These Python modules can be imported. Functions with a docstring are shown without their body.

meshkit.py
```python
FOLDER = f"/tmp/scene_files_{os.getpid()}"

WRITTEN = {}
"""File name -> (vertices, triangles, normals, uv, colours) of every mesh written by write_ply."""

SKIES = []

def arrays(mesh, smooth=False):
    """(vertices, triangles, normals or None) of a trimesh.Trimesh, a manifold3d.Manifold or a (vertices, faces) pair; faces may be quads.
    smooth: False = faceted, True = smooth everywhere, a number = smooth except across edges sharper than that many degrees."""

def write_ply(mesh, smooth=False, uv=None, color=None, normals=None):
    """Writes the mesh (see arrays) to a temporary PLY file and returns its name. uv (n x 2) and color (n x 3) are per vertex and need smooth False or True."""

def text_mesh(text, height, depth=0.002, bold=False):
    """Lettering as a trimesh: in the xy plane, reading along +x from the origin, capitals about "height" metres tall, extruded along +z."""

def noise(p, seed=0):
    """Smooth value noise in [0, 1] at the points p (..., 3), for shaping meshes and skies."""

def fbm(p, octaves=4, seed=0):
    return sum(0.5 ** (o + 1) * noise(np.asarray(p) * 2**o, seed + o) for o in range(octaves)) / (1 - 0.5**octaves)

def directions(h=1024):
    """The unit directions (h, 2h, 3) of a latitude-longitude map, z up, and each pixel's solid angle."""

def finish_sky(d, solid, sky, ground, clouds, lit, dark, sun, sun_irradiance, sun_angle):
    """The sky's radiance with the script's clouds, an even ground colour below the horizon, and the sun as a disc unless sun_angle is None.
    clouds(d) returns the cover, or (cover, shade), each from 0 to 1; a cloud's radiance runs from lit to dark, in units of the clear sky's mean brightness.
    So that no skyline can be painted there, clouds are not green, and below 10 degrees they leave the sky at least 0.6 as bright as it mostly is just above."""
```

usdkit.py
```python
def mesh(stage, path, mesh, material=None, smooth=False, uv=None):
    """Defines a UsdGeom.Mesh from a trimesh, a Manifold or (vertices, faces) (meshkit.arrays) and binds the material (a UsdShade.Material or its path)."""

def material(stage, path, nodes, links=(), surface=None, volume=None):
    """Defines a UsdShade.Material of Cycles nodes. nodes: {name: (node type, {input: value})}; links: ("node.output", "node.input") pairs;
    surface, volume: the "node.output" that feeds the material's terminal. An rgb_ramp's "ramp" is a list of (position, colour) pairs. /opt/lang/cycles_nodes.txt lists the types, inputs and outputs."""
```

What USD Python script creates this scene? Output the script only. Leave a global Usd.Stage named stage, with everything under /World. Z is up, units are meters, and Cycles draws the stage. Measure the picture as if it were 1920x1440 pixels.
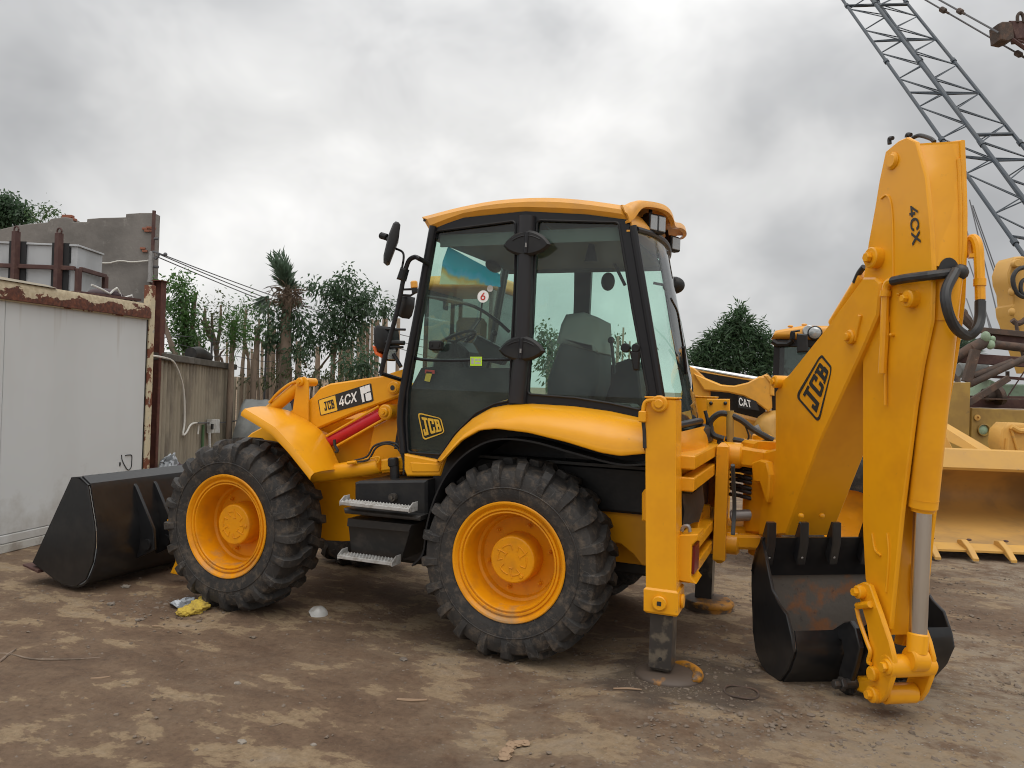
import math, random
import numpy as np, trimesh, manifold3d, usdkit, meshkit
from pxr import Usd, UsdGeom, UsdLux, UsdShade, Sdf, Gf, Vt
from shapely.geometry import Polygon, Point, LineString, box as sbox
from shapely import affinity, union_all

stage = Usd.Stage.CreateInMemory()
UsdGeom.SetStageUpAxis(stage, UsdGeom.Tokens.z)
UsdGeom.SetStageMetersPerUnit(stage, 1.0)
UsdGeom.Xform.Define(stage, '/World')
A = np.array
# ------------------------------------------------------------------ camera, sky, light, exposure
FPX = 1443.47
CAM = A([1.8883, -5.8726, 1.8889])
_y, _p, _r = np.radians([21.5539, 0.0, 2.0653])
FW = A([-np.sin(_y) * np.cos(_p), np.cos(_y) * np.cos(_p), np.sin(_p)])
_rt = A([np.cos(_y), np.sin(_y), 0]); _up = np.cross(_rt, FW)
RT = np.cos(_r) * _rt + np.sin(_r) * _up
UP = -np.sin(_r) * _rt + np.cos(_r) * _up
cam = UsdGeom.Camera.Define(stage, '/World/camera')
m4 = Gf.Matrix4d(*RT, 0, *UP, 0, *(-FW), 0, *CAM, 1)
cam.AddTransformOp().Set(m4)
cam.CreateHorizontalApertureAttr(36.0); cam.CreateVerticalApertureAttr(27.0)
cam.CreateFocalLengthAttr(36.0 * FPX / 1920)
cam.CreateClippingRangeAttr(Gf.Vec2f(0.05, 2000))
cam.CreateExposureAttr(0.02)

SUN_DIR = A([0.22, -0.26, 0.94]); SUN_DIR = SUN_DIR / np.linalg.norm(SUN_DIR)   # soft light through the cloud, behind the camera
SUN_EL = float(np.arcsin(SUN_DIR[2])); SUN_ROT = float(np.arctan2(SUN_DIR[0], SUN_DIR[1]))
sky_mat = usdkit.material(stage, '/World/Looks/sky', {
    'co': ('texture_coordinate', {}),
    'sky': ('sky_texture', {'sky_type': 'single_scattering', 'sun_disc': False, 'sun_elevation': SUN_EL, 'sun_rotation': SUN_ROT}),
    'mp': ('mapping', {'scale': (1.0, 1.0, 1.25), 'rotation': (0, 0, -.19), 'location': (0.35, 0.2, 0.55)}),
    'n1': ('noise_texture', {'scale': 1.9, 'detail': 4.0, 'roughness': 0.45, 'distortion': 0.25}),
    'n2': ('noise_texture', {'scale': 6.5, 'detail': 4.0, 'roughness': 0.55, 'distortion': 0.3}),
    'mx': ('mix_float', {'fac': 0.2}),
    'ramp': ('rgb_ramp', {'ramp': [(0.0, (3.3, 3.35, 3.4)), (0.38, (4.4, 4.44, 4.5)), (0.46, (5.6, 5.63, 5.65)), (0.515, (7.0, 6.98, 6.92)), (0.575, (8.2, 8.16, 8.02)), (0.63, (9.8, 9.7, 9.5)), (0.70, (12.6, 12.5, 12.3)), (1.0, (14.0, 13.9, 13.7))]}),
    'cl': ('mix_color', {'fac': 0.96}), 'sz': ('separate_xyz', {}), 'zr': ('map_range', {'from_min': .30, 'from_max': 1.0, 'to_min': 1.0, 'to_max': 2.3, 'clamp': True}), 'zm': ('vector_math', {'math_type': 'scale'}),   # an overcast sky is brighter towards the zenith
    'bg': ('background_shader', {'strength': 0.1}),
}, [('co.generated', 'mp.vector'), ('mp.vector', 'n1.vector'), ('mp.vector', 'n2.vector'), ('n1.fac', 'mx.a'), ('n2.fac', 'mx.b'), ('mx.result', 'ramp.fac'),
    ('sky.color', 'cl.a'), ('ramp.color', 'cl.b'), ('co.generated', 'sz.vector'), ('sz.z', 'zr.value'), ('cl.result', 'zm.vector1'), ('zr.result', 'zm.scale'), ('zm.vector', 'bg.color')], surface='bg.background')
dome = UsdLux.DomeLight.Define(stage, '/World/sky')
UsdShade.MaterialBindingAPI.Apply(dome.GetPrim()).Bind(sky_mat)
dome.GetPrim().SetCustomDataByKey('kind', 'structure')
sun = UsdLux.DistantLight.Define(stage, '/World/sun')
sun.CreateNormalizeAttr(True); sun.CreateIntensityAttr(0.30); sun.CreateAngleAttr(50.0); sun.CreateColorAttr(Gf.Vec3f(1.0, 0.96, 0.9))
_z = SUN_DIR; _x = np.cross([0, 0, 1], _z); _x /= np.linalg.norm(_x); _yy = np.cross(_z, _x)
sun.AddTransformOp().Set(Gf.Matrix4d(*_x, 0, *_yy, 0, *_z, 0, 0, 0, 30, 1))

# ------------------------------------------------------------------ measuring helpers: sight line of the camera met with a real plane of the place
def ray(px, py): return FW + RT * (px - 960) / FPX + UP * (720 - py) / FPX
def meet(px, py, q, n):
    d = ray(px, py); return CAM + d * ((A(q, float) - CAM) @ A(n, float)) / (d @ A(n, float))
def Y(y, *pts): return [meet(a, b, (0, y, 0), (0, 1, 0)) for a, b in pts]
def Xp(x, *pts): return [meet(a, b, (x, 0, 0), (1, 0, 0)) for a, b in pts]
def Zp(z, *pts): return [meet(a, b, (0, 0, z), (0, 0, 1)) for a, b in pts]
def far(px, py, depth): return CAM + ray(px, py) * depth
def XZ(y, *pts): return A([p[[0, 2]] for p in Y(y, *pts)])

# ------------------------------------------------------------------ mesh helpers
class MB:
    def __init__(s): s.v, s.f, s.n = [], [], 0
    def add(s, v, f):
        v = np.asarray(v, float).reshape(-1, 3); f = np.asarray(f, int)
        if f.shape[1] == 4: f = np.vstack([f[:, [0, 1, 2]], f[:, [0, 2, 3]]])
        s.v.append(v); s.f.append(f + s.n); s.n += len(v); return s
    def out(s): return np.vstack(s.v), np.vstack(s.f)
    def box(s, c, size, rot=None, b=0.0):
        x, y, z = A(size) / 2.0
        R = np.eye(3) if rot is None else A(rot)
        poly = [c + R @ A([-x, -y, -z]), c + R @ A([x, -y, -z]), c + R @ A([x, y, -z]), c + R @ A([-x, y, -z])]
        return s.prism(poly, R @ A([0, 0, 2 * z]), b)
    def bx(s, x0, x1, y0, y1, z0, z1, b=0.0):
        return s.box(A([(x0 + x1) / 2, (y0 + y1) / 2, (z0 + z1) / 2]), (x1 - x0, y1 - y0, z1 - z0), None, b)
    def prism(s, pts, vec, b=0.0):
        P = A(pts, float); vec = A(vec, float); L = np.linalg.norm(vec)
        nrm = np.zeros(3)
        for i in range(len(P)): nrm += np.cross(P[i] - P[0], P[(i + 1) % len(P)] - P[0])
        nrm /= np.linalg.norm(nrm)
        if nrm @ vec < 0: P = P[::-1]; nrm = -nrm
        e1 = P[1] - P[0]; e1 = e1 - nrm * (e1 @ nrm); e1 /= np.linalg.norm(e1); e2 = np.cross(nrm, e1)
        q = np.stack([(P - P[0]) @ e1, (P - P[0]) @ e2], 1)
        n = len(q)
        tri = np.asarray(manifold3d.triangulate([q]))
        if b > 0:
            b = min(b, L * .45)
            ins = np.zeros_like(q)
            for i in range(n):
                d0 = q[i] - q[i - 1]; d1 = q[(i + 1) % n] - q[i]
                d0 = d0 / (np.linalg.norm(d0) + 1e-9); d1 = d1 / (np.linalg.norm(d1) + 1e-9)
                n0 = A([-d0[1], d0[0]]); n1 = A([-d1[1], d1[0]]); k = n0 + n1; kk = max(k @ k / 2, .35)
                ins[i] = q[i] + k * b / kk
            I = P + (ins - q)[:, :1] * e1 + (ins - q)[:, 1:] * e2
            t = vec / L
            rings = [I, P + t * b, P + t * (L - b), I + vec]
        else: rings = [P, P + vec]
        v = np.vstack(rings); f = [tri[:, ::-1]]
        for k in range(len(rings) - 1):
            i = np.arange(n); j = (i + 1) % n
            f.append(np.stack([k * n + i, k * n + j, (k + 1) * n + j], 1)); f.append(np.stack([k * n + i, (k + 1) * n + j, (k + 1) * n + i], 1))
        f.append(tri + (len(rings) - 1) * n)
        return s.add(v, np.vstack(f))
    def tube(s, path, r, n=8, k=0, cap=True):
        P = spline(path, k) if k else A(path, float)
        m = len(P); t = np.gradient(P, axis=0) if m > 2 else np.repeat([P[1] - P[0]], 2, 0)
        t = t / (np.linalg.norm(t, axis=1, keepdims=True) + 1e-12)
        a = np.cross(t[0], [0, 0, 1.0]);
        if np.linalg.norm(a) < .1: a = np.cross(t[0], [1.0, 0, 0])
        a /= np.linalg.norm(a); rr = np.broadcast_to(r, (m,)) if np.ndim(r) == 0 or len(r) == m else np.interp(np.linspace(0, 1, m), np.linspace(0, 1, len(r)), r)
        an = np.arange(n) * 2 * np.pi / n; V = []
        for i in range(m):
            a = a - t[i] * (a @ t[i]); a /= np.linalg.norm(a) + 1e-12; bb = np.cross(t[i], a)
            V.append(P[i] + rr[i] * (np.cos(an)[:, None] * a + np.sin(an)[:, None] * bb))
        return s.loft(V, cap)
    def loft(s, rings, cap=True, closed=True):
        n = len(rings[0]); m = len(rings); v = np.vstack(rings); f = []
        i = np.arange(n if closed else n - 1); j = (i + 1) % n
        for k in range(m - 1): f.append(np.stack([k * n + i, k * n + j, (k + 1) * n + j, (k + 1) * n + i], 1))
        f = np.vstack(f); f = np.vstack([f[:, [0, 1, 2]], f[:, [0, 2, 3]]])
        if cap:
            c = len(v); v = np.vstack([v, [np.mean(rings[0], 0)], [np.mean(rings[-1], 0)]])
            f = np.vstack([f, np.stack([j, i, np.full_like(i, c)], 1), np.stack([(m - 1) * n + i, (m - 1) * n + j, np.full_like(i, c + 1)], 1)])
        return s.add(v, f)
    def cyl(s, p0, p1, r, n=16, r1=None, b=0.0):
        p0, p1 = A(p0, float), A(p1, float); r1 = r if r1 is None else r1
        if b: d = (p1 - p0) / np.linalg.norm(p1 - p0) * b; return s.tube([p0, p0 + d, p1 - d, p1], [r - b, r, r1, r1 - b], n)
        return s.tube([p0, p1], [r, r1], n)
    def lathe(s, prof, o, axis, n=32, cap=False):
        ax = A(axis, float); ax /= np.linalg.norm(ax)
        e1 = np.cross(ax, [0, 0, 1.0]) if abs(ax[2]) < .9 else np.cross(ax, [1.0, 0, 0]); e1 /= np.linalg.norm(e1); e2 = np.cross(ax, e1)
        an = np.arange(n) * 2 * np.pi / n
        return s.loft([A(o) + h * ax + r * (np.cos(an)[:, None] * e1 + np.sin(an)[:, None] * e2) for r, h in prof], cap)
    def ball(s, c, r, sub=2):
        m = trimesh.creation.icosphere(sub); return s.add(m.vertices * A(r) + A(c), m.faces)
    def sheet(s, grid, t):
        """a curved plate: grid of points m x n, thickness t behind it"""
        g = A(grid, float); m, n = g.shape[:2]
        du = np.gradient(g, axis=0); dv = np.gradient(g, axis=1); nn = np.cross(du, dv); nn /= np.linalg.norm(nn, axis=2, keepdims=True) + 1e-12
        h = g + nn * t; v = np.vstack([g.reshape(-1, 3), h.reshape(-1, 3)]); N = m * n
        i, j = np.meshgrid(np.arange(m - 1), np.arange(n - 1), indexing='ij'); a = (i * n + j).ravel()
        f = [np.stack([a, a + 1, a + n + 1, a + n], 1), N + np.stack([a, a + n, a + n + 1, a + 1], 1)]
        bd = list(range(n)) + [k * n + n - 1 for k in range(1, m)] + list(range((m - 1) * n + n - 2, (m - 1) * n - 1, -1)) + [k * n for k in range(m - 2, 0, -1)]
        bd = A(bd); b2 = np.roll(bd, -1); f.append(np.stack([bd, N + bd, N + b2, b2], 1))
        return s.add(v, np.vstack(f))
    def plate(s, shp, o, ex, ey, t):
        """a shapely outline laid in the plane o, ex, ey and given thickness t along ex x ey"""
        ex, ey = A(ex, float), A(ey, float); ez = np.cross(ex, ey); ez /= np.linalg.norm(ez)
        for g in getattr(shp, 'geoms', [shp]):
            m = trimesh.creation.extrude_polygon(g, abs(t), engine='earcut'); v = m.vertices
            s.add(A(o) + v[:, :1] * ex + v[:, 1:2] * ey + v[:, 2:] * ez * np.sign(t), m.faces if t > 0 else m.faces[:, ::-1])
        return s
    def decal(s, m, c, n, lift=.002, sub=True):
        """lettering (trimesh or outline in the unit square) stretched over four corners c = (0,0),(1,0),(1,1),(0,1)"""
        if not hasattr(m, 'vertices'):
            m = trimesh.util.concatenate([trimesh.creation.extrude_polygon(g, 1.0, engine='earcut') for g in getattr(m, 'geoms', [m])])
        v = A(m.vertices); c = A(c, float); n = A(n, float)
        a, b, h = v[:, :1], v[:, 1:2], v[:, 2:]
        h = (h - h.min()) / (np.ptp(h) + 1e-9)
        P = (1 - a) * (1 - b) * c[0] + a * (1 - b) * c[1] + a * b * c[2] + (1 - a) * b * c[3]
        return s.add(P + n * (lift * h + .0008), m.faces)
def spline(P, k):
    P = A(P, float)
    if len(P) < 3: return A([P[0] + (P[-1] - P[0]) * t for t in np.linspace(0, 1, k + 1)])
    Q = np.vstack([2 * P[0] - P[1], P, 2 * P[-1] - P[-2]]); o = []
    for i in range(1, len(Q) - 2):
        for t in np.arange(k) / k:
            o.append(.5 * (2 * Q[i] + (Q[i + 1] - Q[i - 1]) * t + (2 * Q[i - 1] - 5 * Q[i] + 4 * Q[i + 1] - Q[i + 2]) * t * t + (3 * Q[i] - Q[i - 1] - 3 * Q[i + 1] + Q[i + 2]) * t ** 3))
    o.append(P[-1]); return A(o)
def resample(P, n):
    P = A(P, float); d = np.r_[0, np.cumsum(np.linalg.norm(np.diff(P, axis=0), axis=1))]
    t = np.linspace(0, d[-1], n); return np.stack([np.interp(t, d, P[:, k]) for k in range(P.shape[1])], 1)
def rotz(a): c, s = math.cos(a), math.sin(a); return A([[c, -s, 0], [s, c, 0], [0, 0, 1.0]])
def frame_along(p0, p1, side=(0, 0, 1)):
    d = A(p1, float) - A(p0, float); L = np.linalg.norm(d); x = d / L; y = np.cross(side, x)
    if np.linalg.norm(y) < 1e-3: y = np.cross((1, 0, 0), x)
    y /= np.linalg.norm(y); return np.stack([x, y, np.cross(x, y)], 1), L
def bar(mb, p0, p1, w, h, b=0.0, side=(0, 0, 1)):
    R, L = frame_along(p0, p1, side); return mb.box((A(p0, float) + A(p1, float)) / 2, (L, w, h), R, b)

# ------------------------------------------------------------------ stage helpers
USED = {}
def numbered(parent, name):
    k = (parent, name); i = USED.get(k, -1) + 1; USED[k] = i
    return f'{parent}/{name}' + (f'_{i:03d}' if i else '')
BASE = {}
def tag(o, label=None, cat=None, group=None, kind=None):
    for k, v in (('label', label), ('category', cat), ('group', group), ('kind', kind)):
        if v: o.SetCustomDataByKey(k, v)
    return o
def thing(name, loc, label, cat, group=None):
    p = numbered('/World', name); x = UsdGeom.Xform.Define(stage, p); x.AddTranslateOp().Set(Gf.Vec3d(*map(float, loc))); BASE[p] = A(loc, float)
    tag(x.GetPrim(), label, cat, group); return p
def part(parent, name, mb, mat, smooth=32, label=None, kind=None):
    p = numbered(parent, name); v, f = mb.out() if isinstance(mb, MB) else mb
    root = '/'.join(p.split('/')[:3]); v = v - BASE.get(root, 0)
    o = usdkit.mesh(stage, p, (v, f), M[mat], smooth=smooth)
    tag(o.GetPrim(), label, kind=kind); return p
def sub(parent, name):
    p = numbered(parent, name); UsdGeom.Xform.Define(stage, p); return p
def single(name, mb, mat, label=None, cat=None, group=None, kind=None, smooth=32):
    p = numbered('/World', name); v, f = mb.out() if isinstance(mb, MB) else mb
    base = A([v[:, 0].mean(), v[:, 1].mean(), v[:, 2].min()]) if kind is None else np.zeros(3)
    o = usdkit.mesh(stage, p, (v - base, f), M[mat], smooth=smooth)
    if base.any(): o.AddTranslateOp().Set(Gf.Vec3d(*map(float, base)))
    tag(o.GetPrim(), label, cat, group, kind); return p

# ------------------------------------------------------------------ materials
M = {}
def simple(name, col, rough=.5, metal=0.0, col2=None, scale=6.0, lo=.45, hi=.65, bump=0.0, bscale=60.0, coat=0.0, spec=.5, col3=None, scale3=25.0, lo3=.6, hi3=.68, stretch=None, r2=None):
    nd = {'g': ('geometry', {}), 'p': ('principled_bsdf', {'base_color': col, 'roughness': rough, 'metallic': metal, 'coat_weight': coat, 'coat_roughness': .12, 'specular_ior_level': spec})}
    ln = []; pos = 'g.position'
    if stretch is not None: nd['mp'] = ('mapping', {'scale': stretch}); ln.append(('g.position', 'mp.vector')); pos = 'mp.vector'
    if col2 is not None:
        nd['n'] = ('noise_texture', {'scale': scale, 'detail': 7.0, 'roughness': .62}); ln.append((pos, 'n.vector'))
        nd['r'] = ('map_range', {'from_min': lo, 'from_max': hi, 'clamp': True, 'range_type': 'smoothstep'}); ln.append(('n.fac', 'r.value'))
        nd['m'] = ('mix_color', {'a': col, 'b': col2}); ln += [('r.result', 'm.fac')]; last = 'm.result'
        if r2 is not None: nd['rr'] = ('mix_float', {'a': rough, 'b': r2}); ln += [('r.result', 'rr.fac'), ('rr.result', 'p.roughness')]
        if col3 is not None:
            nd['n3'] = ('noise_texture', {'scale': scale3, 'detail': 8.0, 'roughness': .7}); ln.append((pos, 'n3.vector'))
            nd['r3'] = ('map_range', {'from_min': lo3, 'from_max': hi3, 'clamp': True}); ln.append(('n3.fac', 'r3.value'))
            nd['m3'] = ('mix_color', {'b': col3}); ln += [('r3.result', 'm3.fac'), ('m.result', 'm3.a')]; last = 'm3.result'
        ln.append((last, 'p.base_color'))
    if bump:
        nd['nb'] = ('noise_texture', {'scale': bscale, 'detail': 5.0}); ln.append(('g.position', 'nb.vector'))
        nd['b'] = ('bump', {'strength': bump, 'distance': .01}); ln += [('nb.fac', 'b.height'), ('b.normal', 'p.normal')]
    M[name] = usdkit.material(stage, '/World/Looks/' + name, nd, ln, surface='p.BSDF'); return M[name]
YEL = (.74, .325, .007)
simple('yellow_paint', YEL, .33, spec=.32, col2=(.66, .275, .008), scale=2.2, lo=.42, hi=.7, bump=.05, bscale=7.0, coat=.16, col3=(.40, .19, .03), scale3=11.0, lo3=.64, hi3=.80)
M['yellow_rim'] = usdkit.material(stage, '/World/Looks/yellow_rim', {
    'g': ('geometry', {}), 'n': ('noise_texture', {'scale': 7.0, 'detail': 7.0}), 'r': ('map_range', {'from_min': .5, 'from_max': .72, 'clamp': True}), 'm': ('mix_color', {'a': (.73, .285, .003), 'b': (.58, .225, .010)}),
    'sx': ('separate_xyz', {}), 'z': ('map_range', {'from_min': .30, 'from_max': .58, 'to_min': .17, 'to_max': -.12, 'clamp': True}), 'n2': ('noise_texture', {'scale': 6.0, 'detail': 8.0, 'roughness': .65}), 'ad': ('math', {'math_type': 'add'}), 'k': ('map_range', {'from_min': .56, 'from_max': .78, 'to_min': 0.0, 'to_max': .85, 'clamp': True}), 'm2': ('mix_color', {'b': (.30, .21, .12)}),
    'n3': ('noise_texture', {'scale': 30.0, 'detail': 6.0, 'roughness': .7}), 'k3': ('map_range', {'from_min': .66, 'from_max': .74, 'to_min': 0.0, 'to_max': .8, 'clamp': True}), 'm3': ('mix_color', {'b': (.20, .09, .03)}),
    'nb': ('noise_texture', {'scale': 18.0, 'detail': 3.0}), 'b': ('bump', {'strength': .1, 'distance': .01}), 'p': ('principled_bsdf', {'roughness': .40, 'specular_ior_level': .3})},
    [('g.position', 'n.vector'), ('n.fac', 'r.value'), ('r.result', 'm.fac'), ('g.position', 'sx.vector'), ('sx.z', 'z.value'), ('g.position', 'n2.vector'), ('n2.fac', 'ad.value1'), ('z.result', 'ad.value2'), ('ad.value', 'k.value'), ('k.result', 'm2.fac'), ('m.result', 'm2.a'),
     ('g.position', 'n3.vector'), ('n3.fac', 'k3.value'), ('k3.result', 'm3.fac'), ('m2.result', 'm3.a'), ('m3.result', 'p.base_color'), ('g.position', 'nb.vector'), ('nb.fac', 'b.height'), ('b.normal', 'p.normal')], surface='p.BSDF')
simple('roof_yellow', (.66, .30, .03), .42, col2=(.58, .27, .04), scale=4.0, bump=.05, bscale=8.0, coat=.15)
simple('faded_yellow', (.56, .31, .065), .55, col2=(.52, .29, .07), scale=2.5, bump=.12, bscale=20.0, col3=(.30, .2, .10), scale3=14.0, lo3=.62, hi3=.74)
simple('khaki_paint', (.33, .205, .042), .6, col2=(.26, .155, .035), scale=2.0, bump=.1, bscale=12.0, col3=(.14, .09, .04), scale3=9.0, lo3=.62, hi3=.75)
M['tyre_rubber'] = usdkit.material(stage, '/World/Looks/tyre_rubber', {
    'g': ('geometry', {}), 'n': ('noise_texture', {'scale': 4.0, 'detail': 7.0, 'roughness': .65}), 'r': ('map_range', {'from_min': .40, 'from_max': .70, 'clamp': True}), 'm': ('mix_color', {'a': (.0125, .0115, .011), 'b': (.032, .028, .0245)}),
    'nw': ('noise_texture', {'scale': 7.0, 'detail': 3.0}), 'wv': ('mix_color', {'fac': .12}), 'v': ('voronoi_texture', {'feature': 'distance_to_edge', 'scale': 11.0}), 'vl': ('map_range', {'from_min': .0, 'from_max': .022, 'to_min': 1.0, 'to_max': 0.0, 'clamp': True}),
    'n2': ('noise_texture', {'scale': 5.5, 'detail': 5.0}), 'k': ('map_range', {'from_min': .46, 'from_max': .62, 'to_min': 0.0, 'to_max': .55, 'clamp': True}), 'ml': ('math', {'math_type': 'multiply'}), 'm2': ('mix_color', {'b': (.13, .12, .11)}),
    'n3': ('noise_texture', {'scale': 13.0, 'detail': 9.0, 'roughness': .72}), 'k3': ('map_range', {'from_min': .50, 'from_max': .68, 'to_min': 0.0, 'to_max': .9, 'clamp': True}), 'm3': ('mix_color', {'b': (.100, .076, .055)}),
    'nb': ('noise_texture', {'scale': 55.0, 'detail': 5.0}), 'b': ('bump', {'strength': .3, 'distance': .01}), 'p': ('principled_bsdf', {'roughness': .66})},
    [('g.position', 'n.vector'), ('n.fac', 'r.value'), ('r.result', 'm.fac'), ('g.position', 'nw.vector'), ('g.position', 'wv.a'), ('nw.color', 'wv.b'), ('wv.result', 'v.vector'), ('v.distance', 'vl.value'), ('g.position', 'n2.vector'), ('n2.fac', 'k.value'), ('vl.result', 'ml.value1'), ('k.result', 'ml.value2'),
     ('ml.value', 'm2.fac'), ('m.result', 'm2.a'), ('g.position', 'n3.vector'), ('n3.fac', 'k3.value'), ('k3.result', 'm3.fac'), ('m2.result', 'm3.a'), ('m3.result', 'p.base_color'), ('g.position', 'nb.vector'), ('nb.fac', 'b.height'), ('b.normal', 'p.normal')], surface='p.BSDF')
simple('black_plastic', (.007, .007, .0078), .45, spec=.35, col2=(.013, .0125, .012), scale=9.0, bump=.08, bscale=60.0)
simple('black_steel', (.007, .007, .0075), .27, col2=(.013, .012, .0115), scale=5.0, lo=.45, hi=.7, bump=.1, bscale=25.0, col3=(.04, .034, .03), scale3=30.0, lo3=.7, hi3=.8)
simple('frame_black', (.007, .007, .0085), .36, spec=.35)
simple('pillar_grey', (.016, .0155, .0175), .42, spec=.35)
simple('dirty_black', (.013, .0125, .012), .5, col2=(.035, .03, .026), scale=7.0, lo=.48, hi=.72, bump=.15, bscale=40.0, col3=(.14, .12, .10), scale3=60.0, lo3=.66, hi3=.78)
simple('rubber_hose', (.012, .012, .013), .5, col2=(.024, .022, .02), scale=14.0)
simple('worn_steel', (.10, .085, .07), .5, .25, col2=(.20, .085, .035), scale=5.0, lo=.48, hi=.62, bump=.2, bscale=22.0, col3=(.035, .028, .025), scale3=9.0, lo3=.58, hi3=.7)
simple('chrome', (.62, .61, .6), .22, 1.0)
simple('grey_steel', (.30, .29, .28), .45, .6, col2=(.2, .19, .18), scale=9.0)
simple('oily_leg', (.035, .031, .028), .35, .2, col2=(.12, .10, .075), scale=6.0, lo=.5, hi=.62, bump=.1, bscale=30.0)
simple('step_grey', (.40, .395, .38), .5, .2, col2=(.27, .255, .23), scale=18.0)
simple('red_cylinder', (.52, .012, .03), .35, coat=.3)
simple('red_lens', (.12, .006, .005), .25)
simple('orange_lens', (.75, .13, .02), .25)
simple('lamp_glass', (.34, .35, .35), .15, .5)
simple('seat_cloth', (.23, .235, .23), .85, bump=.3, bscale=180.0)
simple('seat_dark', (.03, .03, .032), .8)
simple('headliner', (.10, .105, .10), .85)
simple('white_print', (.80, .80, .78), .5)
simple('black_print', (.012, .012, .012), .5)
simple('decal_yellow', (.80, .47, .04), .45)
simple('decal_gold', (.62, .37, .03), .45)
simple('lime_sticker', (.45, .70, .03), .5)
simple('red_print', (.5, .03, .02), .5)
simple('rust', (.075, .022, .015), .85, col2=(.11, .036, .02), scale=8.0, bump=.4, bscale=45.0, col3=(.06, .022, .014), scale3=16.0, lo3=.55, hi3=.7)
simple('dark_red_steel', (.060, .024, .020), .7, col2=(.085, .04, .03), scale=7.0, bump=.2, bscale=40.0)
simple('peeling_cream', (.50, .43, .29), .7, col2=(.145, .045, .02), scale=4.5, lo=.52, hi=.545, bump=.5, bscale=30.0, col3=(.30, .29, .26), scale3=14.0, lo3=.6, hi3=.64, stretch=(1, 1, .8))
M['peeling_beam'] = usdkit.material(stage, '/World/Looks/peeling_beam', {
    'g': ('geometry', {}), 'mp': ('mapping', {'scale': (1, 1, 1.6)}), 'n': ('noise_texture', {'scale': 5.0, 'detail': 7.0, 'roughness': .62}), 'sx': ('separate_xyz', {}),
    'z': ('map_range', {'from_min': 2.552, 'from_max': 2.735, 'to_min': -.22, 'to_max': .20}), 'ad': ('math', {'math_type': 'add'}), 'st': ('map_range', {'from_min': .51, 'from_max': .525, 'clamp': True}),
    'n2': ('noise_texture', {'scale': 22.0, 'detail': 6.0}), 'ru': ('rgb_ramp', {'ramp': [(.3, (.045, .016, .010)), (.55, (.105, .032, .016)), (.75, (.16, .055, .025))]}), 'cr': ('rgb_ramp', {'ramp': [(.3, (.36, .29, .19)), (.6, (.48, .41, .28))]}),
    'm': ('mix_color', {}), 'b': ('bump', {'strength': .5, 'distance': .01}), 'p': ('principled_bsdf', {'roughness': .8})},
    [('g.position', 'mp.vector'), ('mp.vector', 'n.vector'), ('g.position', 'sx.vector'), ('sx.z', 'z.value'), ('n.fac', 'ad.value1'), ('z.result', 'ad.value2'), ('ad.value', 'st.value'), ('g.position', 'n2.vector'), ('n2.fac', 'ru.fac'), ('n2.fac', 'cr.fac'),
     ('ru.color', 'm.a'), ('cr.color', 'm.b'), ('st.result', 'm.fac'), ('m.result', 'p.base_color'), ('n2.fac', 'b.height'), ('b.normal', 'p.normal')], surface='p.BSDF')
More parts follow.
